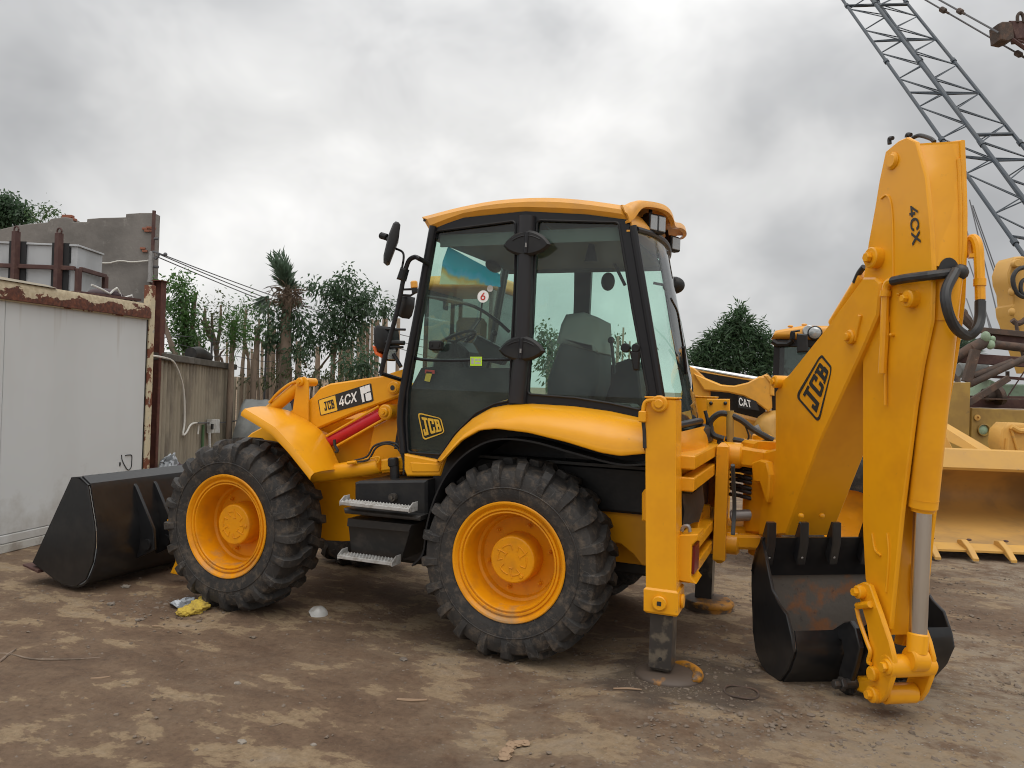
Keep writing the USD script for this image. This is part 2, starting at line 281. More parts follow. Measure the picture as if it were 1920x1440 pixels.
M['white_panel'] = usdkit.material(stage, '/World/Looks/white_panel', {
    'g': ('geometry', {}), 'mp': ('mapping', {'scale': (1.5, 1.5, .35)}), 'n': ('noise_texture', {'scale': .9, 'detail': 6.0}), 'r': ('map_range', {'from_min': .4, 'from_max': .75, 'clamp': True}), 'm': ('mix_color', {'a': (.53, .545, .545), 'b': (.48, .49, .485)}),
    'sx': ('separate_xyz', {}), 'z': ('map_range', {'from_min': .0, 'from_max': .75, 'to_min': .42, 'to_max': -.06}), 'n2': ('noise_texture', {'scale': 3.5, 'detail': 9.0, 'roughness': .7}), 'ad': ('math', {'math_type': 'add'}), 'k': ('map_range', {'from_min': .56, 'from_max': .86, 'to_min': 0.0, 'to_max': .5, 'clamp': True}), 'm2': ('mix_color', {'b': (.27, .24, .20)}),
    'mp3': ('mapping', {'scale': (9, 9, .5)}), 'n3': ('noise_texture', {'scale': 1.0, 'detail': 5.0}), 'z3': ('map_range', {'from_min': 1.5, 'from_max': 2.6, 'to_min': -.12, 'to_max': .10}), 'a3': ('math', {'math_type': 'add'}), 'k3': ('map_range', {'from_min': .62, 'from_max': .82, 'to_min': 0.0, 'to_max': .5, 'clamp': True}), 'm3': ('mix_color', {'b': (.28, .22, .16)}),
    'n4': ('noise_texture', {'scale': 1.6, 'detail': 2.0}), 'b': ('bump', {'strength': .25, 'distance': .03}), 'p': ('principled_bsdf', {'roughness': .45})},
    [('g.position', 'mp.vector'), ('mp.vector', 'n.vector'), ('n.fac', 'r.value'), ('r.result', 'm.fac'), ('g.position', 'sx.vector'), ('sx.z', 'z.value'), ('g.position', 'n2.vector'), ('n2.fac', 'ad.value1'), ('z.result', 'ad.value2'), ('ad.value', 'k.value'), ('k.result', 'm2.fac'), ('m.result', 'm2.a'),
     ('g.position', 'mp3.vector'), ('mp3.vector', 'n3.vector'), ('sx.z', 'z3.value'), ('n3.fac', 'a3.value1'), ('z3.result', 'a3.value2'), ('a3.value', 'k3.value'), ('k3.result', 'm3.fac'), ('m2.result', 'm3.a'), ('m3.result', 'p.base_color'), ('g.position', 'n4.vector'), ('n4.fac', 'b.height'), ('b.normal', 'p.normal')], surface='p.BSDF')
simple('sill_grey', (.42, .41, .38), .7, col2=(.27, .245, .21), scale=4.0, bump=.2)
simple('concrete_wall', (.185, .17, .155), .92, col2=(.125, .115, .105), scale=.9, lo=.4, hi=.66, bump=.5, bscale=14.0, col3=(.235, .22, .2), scale3=5.0, lo3=.58, hi3=.72)
simple('brick_red', (.26, .095, .055), .9, col2=(.18, .08, .055), scale=9.0, bump=.5)
simple('galvanised', (.40, .41, .42), .5, .25, col2=(.33, .335, .34), scale=2.0, stretch=(1, 1, .3), bump=.05)
simple('rubber_pad', (.016, .016, .017), .8)
simple('fence_fibre', (.27, .235, .175), .9, col2=(.155, .13, .10), scale=2.2, lo=.45, hi=.68, bump=.35, bscale=22.0, col3=(.36, .32, .25), scale3=6.0, lo3=.6, hi3=.75, stretch=(1, 1, .35))
simple('dark_cap', (.075, .066, .052), .9, col2=(.11, .1, .085), scale=6.0)
simple('grey_tarp', (.17, .178, .172), .6, col2=(.12, .125, .12), scale=4.0)
simple('purple_tarp', (.05, .03, .035), .7)
simple('white_plastic', (.52, .52, .5), .4, col2=(.34, .32, .28), scale=9.0, col3=(.16, .13, .1), scale3=14.0, lo3=.62, hi3=.7)
simple('white_cable', (.62, .60, .55), .5)
simple('wire', (.09, .09, .095), .6)
simple('green_pipe', (.06, .12, .05), .6)
simple('bark', (.22, .165, .122), .95, col2=(.13, .098, .072), scale=9.0, bump=.7, bscale=50.0, col3=(.24, .19, .14), scale3=14.0, lo3=.6, hi3=.72, stretch=(1, 1, .25))
simple('bark_pale', (.34, .26, .19), .95, col2=(.22, .165, .12), scale=8.0, bump=.6, bscale=50.0, stretch=(1, 1, .2))
simple('fibre_brown', (.085, .055, .035), .95, col2=(.14, .10, .065), scale=30.0)
simple('crane_blue', (.028, .040, .054), .5, col2=(.04, .048, .056), scale=3.0)
simple('crane_rust', (.062, .043, .033), .8, col2=(.105, .062, .042), scale=5.0, bump=.3, col3=(.22, .2, .16), scale3=18.0, lo3=.64, hi3=.7)
simple('pale_green', (.26, .36, .24), .65, col2=(.19, .25, .17), scale=6.0, col3=(.12, .07, .04), scale3=9.0, lo3=.6, hi3=.7)
simple('foam_yellow', (.50, .36, .055), .95, col2=(.36, .25, .05), scale=20.0, bump=.9, bscale=60.0)
simple('stone', (.24, .21, .175), .95, col2=(.13, .105, .085), scale=12.0)
simple('dry_stick', (.28, .19, .12), .9)
simple('plastic_scrap', (.42, .45, .48), .4, col2=(.12, .13, .14), scale=12.0, lo=.5, hi=.55)
def leaf(name, c1, c2, tr=.35):
    M[name] = usdkit.material(stage, '/World/Looks/' + name, {
        'g': ('geometry', {}), 'n': ('noise_texture', {'scale': 2.2, 'detail': 3.0}), 'w': ('mix_float', {'fac': .5}),
        'r': ('rgb_ramp', {'ramp': [(.25, c1), (.75, c2)]}),
        'p': ('principled_bsdf', {'roughness': .5}), 't': ('translucent_bsdf', {}), 'm': ('mix_closure', {'fac': tr})},
        [('g.position', 'n.vector'), ('n.fac', 'w.a'), ('g.random_per_island', 'w.b'), ('w.result', 'r.fac'), ('r.color', 'p.base_color'), ('r.color', 't.color'), ('p.BSDF', 'm.closure1'), ('t.BSDF', 'm.closure2')], surface='m.closure')
leaf('leaf_mid', (.045, .09, .028), (.10, .17, .05))
leaf('leaf_bright', (.05, .115, .025), (.115, .21, .05))
leaf('leaf_dark', (.042, .080, .038), (.098, .155, .068), .34)
leaf('leaf_deep', (.045, .088, .040), (.105, .165, .072), .32)
leaf('leaf_olive', (.06, .075, .03), (.12, .13, .055))
leaf('leaf_palm', (.06, .095, .06), (.13, .17, .10), .35)
def glass(name, tint, rough=0.0, ior=1.5, dirt=.05):
    M[name] = usdkit.material(stage, '/World/Looks/' + name, {
        'g': ('geometry', {}), 'n': ('noise_texture', {'scale': 3.0, 'detail': 6.0}), 'dr': ('map_range', {'from_min': .45, 'from_max': .8, 'to_min': dirt * .2, 'to_max': dirt, 'clamp': True}),
        't': ('transparent_bsdf', {'color': tint}), 's': ('glossy_bsdf', {'color': (1, 1, 1), 'roughness': rough}), 'f': ('fresnel', {'IOR': ior}), 'iv': ('math', {'math_type': 'subtract', 'value1': 1.0}), 'fm': ('math', {'math_type': 'multiply'}), 'm': ('mix_closure', {}),
        'd': ('diffuse_bsdf', {'color': (.45, .47, .45)}), 'm2': ('mix_closure', {})},
        [('g.position', 'n.vector'), ('n.fac', 'dr.value'), ('g.backfacing', 'iv.value2'), ('f.fac', 'fm.value1'), ('iv.value', 'fm.value2'), ('fm.value', 'm.fac'), ('t.BSDF', 'm.closure1'), ('s.BSDF', 'm.closure2'), ('m.closure', 'm2.closure1'), ('d.BSDF', 'm2.closure2'), ('dr.result', 'm2.fac')], surface='m2.closure')
glass('cab_glass', (.86, .955, .915), dirt=.022)
glass('loader_glass', (.45, .50, .48), dirt=.05)
glass('screen_glass', (.88, .96, .92), dirt=.03)
# the printed sun strip inside the windscreen: turquoise sea, sand, rays
M['sun_strip'] = usdkit.material(stage, '/World/Looks/sun_strip', {
    'g': ('geometry', {}), 'sx': ('separate_xyz', {}), 'n': ('noise_texture', {'scale': 5.0, 'detail': 2.0}),
    'zz': ('math', {'math_type': 'multiply_add', 'value2': .45, 'value3': -.2}), 'ad': ('math', {'math_type': 'add'}),
    'r': ('rgb_ramp', {'ramp': [(0.0, (.80, .82, .66)), (.30, (.85, .86, .70)), (.42, (.85, .66, .32)), (.50, (.30, .66, .85)), (.62, (.05, .60, .72)), (1.0, (.03, .52, .64))]}),
    'mr': ('map_range', {'from_min': 2.58, 'from_max': 2.98, 'clamp': True}),
    'p': ('principled_bsdf', {'roughness': .5}), 't': ('translucent_bsdf', {}), 'm': ('mix_closure', {'fac': .75})},
    [('g.position', 'sx.vector'), ('g.position', 'n.vector'), ('sx.z', 'mr.value'), ('n.fac', 'zz.value1'), ('mr.result', 'ad.value1'), ('zz.value', 'ad.value2'), ('ad.value', 'r.fac'),
     ('r.color', 'p.base_color'), ('r.color', 't.color'), ('p.BSDF', 'm.closure1'), ('t.BSDF', 'm.closure2')], surface='m.closure')
# ground: trodden brown mud, dry tan crust in ragged patches, pale gravel, wet oily marks
M['yard_ground'] = usdkit.material(stage, '/World/Looks/yard_ground', {
    'g': ('geometry', {}), 'mp': ('mapping', {'scale': (.75, 1.25, 1), 'rotation': (0, 0, .3)}),
    'nl': ('noise_texture', {'scale': .55, 'detail': 3.0, 'roughness': .5}),
    'nm': ('noise_texture', {'scale': 2.6, 'detail': 12.0, 'roughness': .66, 'distortion': .15}),
    'nf': ('noise_texture', {'scale': 21.0, 'detail': 9.0, 'roughness': .78}),
    'ms': ('math', {'math_type': 'multiply_add', 'value2': .50, 'value3': -.25}), 'ad': ('math', {'math_type': 'add'}),
    'rp': ('rgb_ramp', {'ramp': [(0.0, (.080, .048, .029)), (.36, (.118, .073, .045)), (.46, (.152, .098, .061)), (.533, (.172, .114, .072)), (.541, (.250, .177, .106)), (.60, (.280, .205, .126)), (.70, (.28, .218, .155)), (1.0, (.31, .25, .185))]}),
    'rf': ('rgb_ramp', {'ramp': [(.25, (.48, .46, .44)), (.48, (.95, .94, .93)), (.60, (1.12, 1.12, 1.12)), (.74, (1.5, 1.5, 1.5))]}),
    'mf': ('mix_color', {'blend_type': 'multiply', 'fac': .9, 'use_clamp': False}),
    'vo': ('voronoi_texture', {'scale': 34.0, 'randomness': 1.0}), 'wn': ('white_noise_texture', {}),
    'vr': ('map_range', {'from_min': .20, 'from_max': .30, 'to_min': 1.0, 'to_max': 0.0, 'clamp': True}),
    'vs': ('map_range', {'from_min': .66, 'from_max': .68, 'clamp': True}),
    'gs': ('noise_texture', {'scale': .45, 'detail': 3.0}), 'gr': ('map_range', {'from_min': .46, 'from_max': .62, 'to_min': .12, 'to_max': 1.0, 'clamp': True}),
    'sx': ('separate_xyz', {}), 'gx': ('map_range', {'from_min': -.5, 'from_max': 3.0, 'to_min': .22, 'to_max': 1.3, 'clamp': True}),
    'm1': ('math', {'math_type': 'multiply'}), 'm2': ('math', {'math_type': 'multiply'}), 'm3': ('math', {'math_type': 'multiply'}),
    'pc': ('rgb_ramp', {'ramp': [(0.0, (.15, .12, .095)), (.5, (.23, .2, .165)), (1.0, (.38, .35, .31))]}),
    'mg': ('mix_color', {}),
    'gz': ('mix_color', {'b': (.265, .213, .152)}), 'gq': ('map_range', {'from_min': .40, 'from_max': .56, 'to_min': .05, 'to_max': .75, 'clamp': True}), 'm4': ('math', {'math_type': 'multiply'}), 'm5': ('math', {'math_type': 'multiply'}),
    'nq': ('noise_texture', {'scale': 5.5, 'detail': 8.0, 'roughness': .72}), 'nr': ('map_range', {'from_min': .40, 'from_max': .58, 'clamp': True}),
    'wx': ('vector_math', {'math_type': 'distance', 'vector2': (1.15, -.95, .1)}), 'nw': ('math', {'math_type': 'multiply_add', 'value2': .9, 'value3': -.45}), 'wa': ('math', {'math_type': 'add'}),
    'ws': ('map_range', {'from_min': .42, 'from_max': .58, 'to_min': .72, 'to_max': 0.0, 'clamp': True}), 'wm': ('mix_color', {'b': (.052, .040, .032)}),
    'rg': ('map_range', {'from_min': .3, 'from_max': .6, 'to_min': .72, 'to_max': .95, 'clamp': True}),
    'p': ('principled_bsdf', {'specular_ior_level': .35}),
    'hb': ('math', {'math_type': 'multiply_add', 'value2': .7}), 'hv': ('math', {'math_type': 'multiply_add', 'value2': .35}),
    'b': ('bump', {'strength': 1.0, 'distance': .03})},
    [('g.position', 'mp.vector'), ('mp.vector', 'nl.vector'), ('mp.vector', 'nm.vector'), ('g.position', 'nf.vector'), ('nl.fac', 'ms.value1'), ('ms.value', 'ad.value1'), ('nm.fac', 'ad.value2'), ('ad.value', 'rp.fac'),
     ('nf.fac', 'rf.fac'), ('rp.color', 'mf.a'), ('rf.color', 'mf.b'), ('g.position', 'vo.vector'), ('vo.position', 'wn.vector'), ('vo.distance', 'vr.value'), ('wn.value', 'vs.value'),
     ('g.position', 'gs.vector'), ('gs.fac', 'gr.value'), ('g.position', 'sx.vector'), ('sx.x', 'gx.value'), ('vr.result', 'm1.value1'), ('vs.result', 'm1.value2'), ('m1.value', 'm2.value1'), ('gr.result', 'm2.value2'), ('m2.value', 'm3.value1'), ('gx.result', 'm3.value2'),
     ('gs.fac', 'gq.value'), ('gq.result', 'm4.value1'), ('gx.result', 'm4.value2'), ('g.position', 'nq.vector'), ('nq.fac', 'nr.value'), ('m4.value', 'm5.value1'), ('nr.result', 'm5.value2'), ('m5.value', 'gz.fac'), ('mf.result', 'gz.a'),
     ('wn.value', 'pc.fac'), ('gz.result', 'mg.a'), ('pc.color', 'mg.b'), ('m3.value', 'mg.fac'),
     ('g.position', 'wx.vector1'), ('nm.fac', 'nw.value1'), ('wx.value', 'wa.value1'), ('nw.value', 'wa.value2'), ('wa.value', 'ws.value'), ('ws.result', 'wm.fac'), ('mg.result', 'wm.a'), ('wm.result', 'p.base_color'),
     ('ad.value', 'rg.value'), ('rg.result', 'p.roughness'), ('nf.fac', 'hb.value1'), ('ad.value', 'hb.value3'), ('m3.value', 'hv.value1'), ('hb.value', 'hv.value3'), ('hv.value', 'b.height'), ('b.normal', 'p.normal')], surface='p.BSDF')
# ------------------------------------------------------------------ the yard floor
def sm(x, a, b): t = np.clip((x - a) / (b - a), 0, 1); return t * t * (3 - 2 * t)
def ground_z(x, y):
    x, y = np.asarray(x, float), np.asarray(y, float)
    z = .09 * sm(x, .25, 1.0) * sm(-y, -.3, .7)
    for wx in (0.0, -2.383):
        for wy in (-.85, .85): z = z + .022 * np.exp(-(((x - wx) / .38) ** 2 + ((y - wy) / .34) ** 2) ** 2)     # earth pressed up round the tyres
    return z
gx = np.concatenate([[-400, -150, -60, -30, -18], np.linspace(-12, 9, 260), [14, 22, 40, 80, 160, 400]])
gy = np.concatenate([[-150, -40, -14], np.linspace(-7, 9, 230), [11, 14, 20, 30, 60, 150, 500]])
GX, GY = np.meshgrid(gx, gy, indexing='ij')
P3 = np.stack([GX, GY, GX * 0], -1)
GZ = ground_z(GX, GY) + (meshkit.fbm(P3 * 2.2, 4, 3) - .5) * .022 + (meshkit.fbm(P3 * 9, 3, 9) - .5) * .010
GZ = np.where((abs(GX) < 14) & (abs(GY) < 11), GZ, 0)
nx, ny = GX.shape; ii, jj = np.meshgrid(np.arange(nx - 1), np.arange(ny - 1), indexing='ij'); a_ = (ii * ny + jj).ravel()
single('ground', (np.stack([GX, GY, GZ], -1).reshape(-1, 3), np.vstack([np.stack([a_, a_ + ny, a_ + ny + 1], 1), np.stack([a_, a_ + ny + 1, a_ + 1], 1)])), 'yard_ground', kind='structure', smooth=True)

# ------------------------------------------------------------------ the backhoe loader
BL = thing('backhoe_loader', (0, 0, 0), 'large yellow backhoe loader with black glazed cab filling the middle of the picture', 'backhoe loader')
WR = .69
def make_wheel(parent, name, c, steer=0.0, near=True, seed=0, label=None):
    rg = random.Random(seed); sg = 1 if near else -1
    R = rotz(math.radians(steer))
    def T(v): v = A(v, float).copy(); v[:, 1] *= sg; return v @ R.T + A(c)
    w = sub(parent, name)
    if label: tag(stage.GetPrimAtPath(w), label)
    # tyre carcass + lugs
    mb = MB()
    half = [(.395, -.195), (.42, -.212), (.47, -.225), (.53, -.229), (.575, -.222), (.612, -.206), (.632, -.17), (.642, -.10), (.646, 0)]
    prof = half + [(r, -y) for r, y in half[-2::-1]]
    mb.lathe(prof, (0, 0, 0), (0, 1, 0), 72)
    mb.lathe([(.498, -.2305), (.503, -.2335), (.508, -.2305)], (0, 0, 0), (0, 1, 0), 72)
    N = 21; pitch = 2 * math.pi / N
    path = [(.012, .643, .046, 0.0), (-.075, .640, .046, .055), (-.105, .640, .046, .095), (-.165, .630, .046, .115), (-.198, .612, .040, .125), (-.2235, .565, .020, .128), (-.229, .515, .002, .13)]
    nrm = [(0, 1), (0, 1), (-.1, .99), (-.35, .93), (-.75, .66), (-.97, .22), (-1, .05)]
    for side in (1, -1):
        for k in range(N):
            th0 = k * pitch + (pitch / 2 if side < 0 else 0) + rg.uniform(-.012, .012)
            rings = []
            for (yy, rr, h, dth), (ny_, nr_) in zip(path, nrm):
                h *= rg.uniform(.9, 1.04)
                th = th0 + dth
                def pt(dt, hh):
                    r_ = rr + nr_ * hh; y_ = (yy + ny_ * hh) * side
                    return [r_ * math.sin(th + dt), y_, r_ * math.cos(th + dt)]
                hw = .058 if rr > .6 else .050
                rings.append(A([pt(-hw * 1.18, -.012), pt(-hw * .86, h * .86), pt(-hw * .74, h), pt(hw * .74, h), pt(hw * .86, h * .86), pt(hw * 1.18, -.012)]))
            if side < 0: rings = rings[::-1]
            mb.loft(rings)
    v, f = mb.out(); part(w, 'tyre', (T(v), f if near else f[:, ::-1]), 'tyre_rubber', smooth=28)
    # rim with lock ring and deep dish
    o = -.205
    prof = [(.392, .012), (.407, .000), (.409, -.008), (.403, -.014), (.392, -.012), (.379, .004), (.372, .016), (.366, .018), (.3655, .012), (.361, .006), (.350, .006), (.3465, .012), (.346, .02), (.341, .022), (.338, .014), (.330, .012), (.325, .018), (.322, .035),
            (.316, .06), (.308, .15), (.303, .185), (.285, .195), (.281, .205), (.27, .235), (.20, .242), (.17, .243), (.166, .24)]
    mb = MB().lathe([(r, o + h) for r, h in prof], (0, 0, 0), (0, 1, 0), 64)
    prof_b = [(.40, .19), (.39, .18), (.33, .10), (.31, .02), (.18, .03), (.12, .05), (.0, .06)]
    mb.lathe(prof_b, (0, 0, 0), (0, 1, 0), 40)
    v, f = mb.out(); part(w, 'rim', (T(v), f), 'yellow_rim', smooth=35)
    mb = MB().lathe([(.172, o + .245), (.170, o + .20), (.163, o + .10), (.158, o + .088), (.150, o + .083), (.0, o + .083)], (0, 0, 0), (0, 1, 0), 48)
    fy = o + .083
    for k in range(3):
        a0 = k * 2 * math.pi / 3 + .5 + seed
        for r_, s0, s1 in ((.105, .18, .85), (.105, 1.05, 1.75), (.058, .75, 1.2)):
            mb.tube([[r_ * math.cos(a0 + t), fy, r_ * math.sin(a0 + t)] for t in np.linspace(s0, s1, 9)], .0048, 6)
        for s0, ra, rb in ((.18, .105, .07), (1.75, .105, .07), (.95, .06, .125)):
            mb.tube([[r_ * math.cos(a0 + s0 + (r_ - ra) * 3), fy, r_ * math.sin(a0 + s0 + (r_ - ra) * 3)] for r_ in np.linspace(ra, rb, 4)], .0045, 6)
    pa = 4.3 + seed
    mb.cyl([.125 * math.cos(pa), fy + .003, .125 * math.sin(pa)], [.125 * math.cos(pa), fy - .008, .125 * math.sin(pa)], .014, 12, b=.003)
    v, f = mb.out(); part(w, 'hub_cap', (T(v), f), 'yellow_rim', smooth=30)
    for k in range(6):
        a0 = k * math.pi / 3 + .28 + seed; cx_, cz_ = .232 * math.cos(a0), .232 * math.sin(a0)
        mb = MB().cyl([cx_, o + .245, cz_], [cx_, o + .228, cz_], .021, 12).cyl([cx_, o + .232, cz_], [cx_, o + .205, cz_], .0135, 6, b=.003).cyl([cx_, o + .206, cz_], [cx_, o + .188, cz_], .007, 8)
        v, f = mb.out(); part(w, 'wheel_bolt', (T(v), f), 'yellow_rim', smooth=20)
    return w
WB = 2.383
make_wheel(BL, 'wheel', (0, -.85, WR), 0, True, 1, 'rear wheel on the near side, mud on the tread')
make_wheel(BL, 'wheel', (-WB, -.85, WR), -2.0, True, 2, 'front wheel on the near side')
make_wheel(BL, 'wheel', (0, .85, WR), 0, False, 3)
make_wheel(BL, 'wheel', (-WB, .85, WR), -2.0, False, 4)

# chassis, axles, hood
mb = MB().bx(-2.5, 1.15, -.36, -.30, .62, 1.0, .01).bx(-2.5, 1.15, .30, .36, .62, 1.0, .01).bx(-2.5, 1.1, -.30, .30, .70, .95)
mb.prism(Y(-.40, (560, 905), (745, 868), (760, 905), (800, 960), (800, 1010), (640, 1015), (560, 1010)), (0, .05, 0), .006)
part(BL, 'chassis', mb, 'yellow_paint')
mb = MB()
for x in (0, -WB): mb.cyl([x, -.62, WR], [x, .62, WR], .13, 20); mb.ball((x, 0, WR), (.24, .2, .24), 2)
part(BL, 'axle', mb, 'dirty_black')
mb = MB().bx(-2.0, .9, -.28, .28, .52, .72, .02).bx(-1.6, -.9, -.35, .5, .4, .75, .03).cyl([-2.2, 0, .62], [0, 0, .62], .05)
part(BL, 'driveline', mb, 'dirty_black')
mb = MB()
pf = [(-2.62, .98), (-2.66, 1.30), (-2.58, 1.44), (-2.3, 1.52), (-1.15, 1.66), (-1.05, 1.3), (-1.05, .98)]
mb.prism([[x, -.36, z] for x, z in pf], (0, .72, 0), .04); part(BL, 'engine_hood', mb, 'yellow_paint')
# side frame behind the loader arm: sloping brown-yellow recess and the plate beside the cab
mb = MB().prism(Y(-.44, (618, 830), (700, 770), (700, 760), (760, 735), (762, 880), (690, 895), (640, 890)), (0, .05, 0), .005)
part(BL, 'side_frame', mb, 'yellow_paint')
mb = MB().prism(Y(-.52, (700, 800), (757, 770), (762, 860), (757, 885), (672, 892), (690, 850)), (0, .06, 0), .008)
part(BL, 'frame_plate', mb, 'yellow_paint')
# rear side plate by the rear wheel
mb = MB().prism(Y(-.56, (1080, 876), (1225, 872), (1225, 1062), (1203, 1060), (1188, 1040), (1165, 1020), (1120, 1010), (1040, 1000), (1040, 880)), (0, .03, 0), .006)
mb.tube(Y(-.57, (1095, 886), (1130, 882), (1215, 880)), .012, 6).tube(Y(-.57, (1128, 900), (1132, 888), (1142, 883)), .008, 6)
part(BL, 'rear_frame_plate', mb, 'yellow_paint')
# axle steering / frame tube along the lower left
mb = MB()
tp = Y(-.66, (572, 893), (713, 872)); mb.cyl(tp[0], tp[1], .064, 20, b=.01)
tp2 = Y(-.66, (711, 872), (765, 862)); mb.prism(Y(-.70, (713, 862), (765, 853), (765, 880), (713, 884)), (0, .09, 0), .012)
part(BL, 'frame_tube', mb, 'yellow_paint')
mb = MB().tube(Y(-.72, (655, 866), (668, 864), (700, 858), (712, 858), (708, 868)), .007, 6, 5).cyl(*Y(-.74, (652, 868), (668, 866)), .013, 8)
part(BL, 'brake_pipe', mb, 'yellow_paint')
for pts in (((662, 866), (690, 862), (705, 840), (725, 832), (745, 840), (756, 862), (757, 890)), ((664, 864), (688, 856), (702, 836), (728, 829), (748, 836), (758, 858), (760, 885))):
    part(BL, 'hose', MB().tube(Y(-.72, *pts), .0085, 8, 6), 'rubber_hose')
mb = MB().cyl(*Y(-.74, (741, 902), (739, 872)), .035, 18).cyl(*Y(-.74, (738, 875), (737, 858)), .042, 20, b=.01)
part(BL, 'filler_cap', mb, 'black_plastic')
part(BL, 'hose_strap', MB().tube(Y(-.70, (627, 824), (628, 835), (633, 845), (629, 848)), .012, 8, 5), 'rubber_hose')

# fuel tank, battery box, steps
mb = MB().prism(Y(-.92, (664, 905), (672, 902), (800, 900), (800, 975), (664, 950)), (0, .5, 0), .018)
mb.cyl(*Y(-.93, (738, 934), (737, 933)), .001)
part(BL, 'fuel_tank', mb, 'black_plastic')
c_ = Y(-.93, (738, 932))[0]; mb = MB().cyl(c_ + A([0, .03, 0]), c_ + A([0, -.03, 0]), .03, 14).cyl(c_, c_ + A([0, -.045, 0]), .016, 6)
part(BL, 'tank_plug', mb, 'oily_leg')
mb = MB()
lo = Y(-.90, (660, 1046), (752, 1050)); hi_ = Y(-1.02, (652, 972), (772, 984))
lip = Y(-1.04, (643, 953), (788, 968), (786, 977), (645, 963))
mb.prism(lip, (0, .45, 0), .012)
ring_a = [hi_[0], hi_[1], hi_[1] + A([0, .42, 0]), hi_[0] + A([0, .42, 0])]
ring_b = [lo[0], lo[1], lo[1] + A([0, .32, 0]), lo[0] + A([0, .32, 0])]
mid = [a * .82 + b * .18 for a, b in zip(ring_a, ring_b)]
mb.loft([A(ring_b), A(mid), A([q + A([0, -.02 if k < 2 else 0, 0]) for k, q in enumerate(mid)]), A(ring_a)])
part(BL, 'battery_box', mb, 'dirty_black', smooth=20)
def step(x0, x1, y0, y1, z, nm):
    mb = MB().bx(x0, x1, y0, y1, z - .006, z, .002).bx(x0, x1, y0 - .006, y0 + .004, z - .024, z + .002, .003)
    for xa, sx in ((x0, 1), (x1, -1)):
        mb.prism([[xa, y0 - .004, z - .03], [xa, y1, z - .03], [xa, y1, z + .036], [xa, y0 + .05, z + .036], [xa, y0 - .004, z + .005]], (.008 * sx, 0, 0), .002)
    pt = part(BL, nm, mb, 'step_grey')
    mb = MB()
    nr, nc = int((y1 - y0) / .028), int((x1 - x0) / .026)
    for i in range(nr):
        for j in range(nc):
            x = x0 + .02 + j * (x1 - x0 - .04) / (nc - 1) + (.006 if i % 2 else -.006); y = y0 + .016 + i * .028
            mb.tube([[x, y, z], [x, y, z + .009]], [.008, .003], 4)
    part(pt, 'grip_teeth', mb, 'step_grey', smooth=False)
s1 = Y(-1.12, (637, 938), (768, 955)); step(s1[0][0], s1[1][0], -1.12, -1.0, s1[1][2] + .004, 'step')
s2 = Y(-1.06, (633, 1046), (727, 1055)); step(s2[0][0], s2[1][0] + .04, -1.06, -.94, s2[1][2] + .006, 'step')

# rear wheel arch liner (black) and rear fender (yellow)
arc = [(1195, 905), (1170, 880), (1130, 862), (1060, 850), (985, 838), (930, 838), (880, 858), (840, 895), (815, 935), (800, 985), (790, 1040), (778, 1056)]
arcP = spline(XZ(-.80, *[(a, b) for a, b in arc]).tolist(), 4) if False else A([p for p in spline([[q[0], 0, q[1]] for q in XZ(-1.0, (1218, 868), (1160, 868), (1080, 848), (1000, 826), (935, 822), (885, 842), (845, 880), (818, 930), (802, 985), (795, 1035), (775, 1058))], 5)])
g = A([[[p[0], y, p[2]] for y in np.linspace(-1.03, -.50, 4)] for p in arcP]); mb = MB().sheet(g, .012)
part(BL, 'wheel_arch_liner', mb, 'black_plastic')
mb = MB().prism([[p[0], -.50, p[2]] for p in arcP] + [[arcP[-1][0] + .02, -.50, .6], [-.62, -.50, .9], [.9, -.50, 1.0], [.95, -.50, 1.3]], (0, .02, 0))
part(BL, 'arch_side_panel', mb, 'black_plastic')
N_ = 40
top_in = resample(Y(-.76, (818, 866), (828, 852), (852, 818), (884, 786), (920, 765), (957, 758), (1000, 757), (1079, 762), (1144, 771), (1204, 784)), N_)
crown = resample(Y(-.98, (826, 866), (842, 846), (868, 810), (900, 788), (935, 777), (975, 772), (1020, 774), (1090, 784), (1150, 797), (1207, 806)), N_)
outr = resample(Y(-1.08, (830, 862), (847, 843), (866, 824), (899, 806), (930, 803), (990, 810), (1060, 827), (1126, 847), (1162, 853), (1209, 849)), N_)
rows = []
for a, b, c2 in zip(top_in, crown, outr): rows.append(spline([a, .5 * a + .5 * b + A([0, -.02, .012]), b, .5 * b + .5 * c2 + A([0, -.03, 0]), c2, c2 + A([0, .03, -.004])], 3))
part(BL, 'rear_fender', MB().sheet(A(rows), .01), 'yellow_paint', smooth=50)
linerP = [[p[0], -.79, p[2]] for p in arcP]
part(BL, 'inner_arch_panel', MB().prism([[q[0], -.79, q[2] - .01] for q in top_in[::2]] + [[.93, -.79, 1.2]] + linerP, (0, .02, 0)), 'black_plastic')
# far rear fender
part(BL, 'rear_fender', MB().sheet(A(rows) * A([1, -1, 1]), .01), 'yellow_paint', smooth=50)
# yellow sill under the cab door
mb = MB().prism(Y(-.80, (757, 851), (824, 864), (838, 858), (832, 874), (826, 893), (762, 893), (757, 880)), (0, .25, 0), .012)
mb.prism(Y(-.806, (769, 867), (828, 870), (823, 885), (772, 885)), (0, .02, 0), .005)
part(BL, 'cab_sill', mb, 'yellow_paint')
mb = MB().bx(-.95, .92, -.62, .72, 1.02, 1.34, .02)
part(BL, 'cab_floor', mb, 'black_plastic')
mb = MB().bx(-.90, .85, -.70, .70, 1.34, 1.36); part(BL, 'floor_mat', mb, 'dirty_black')

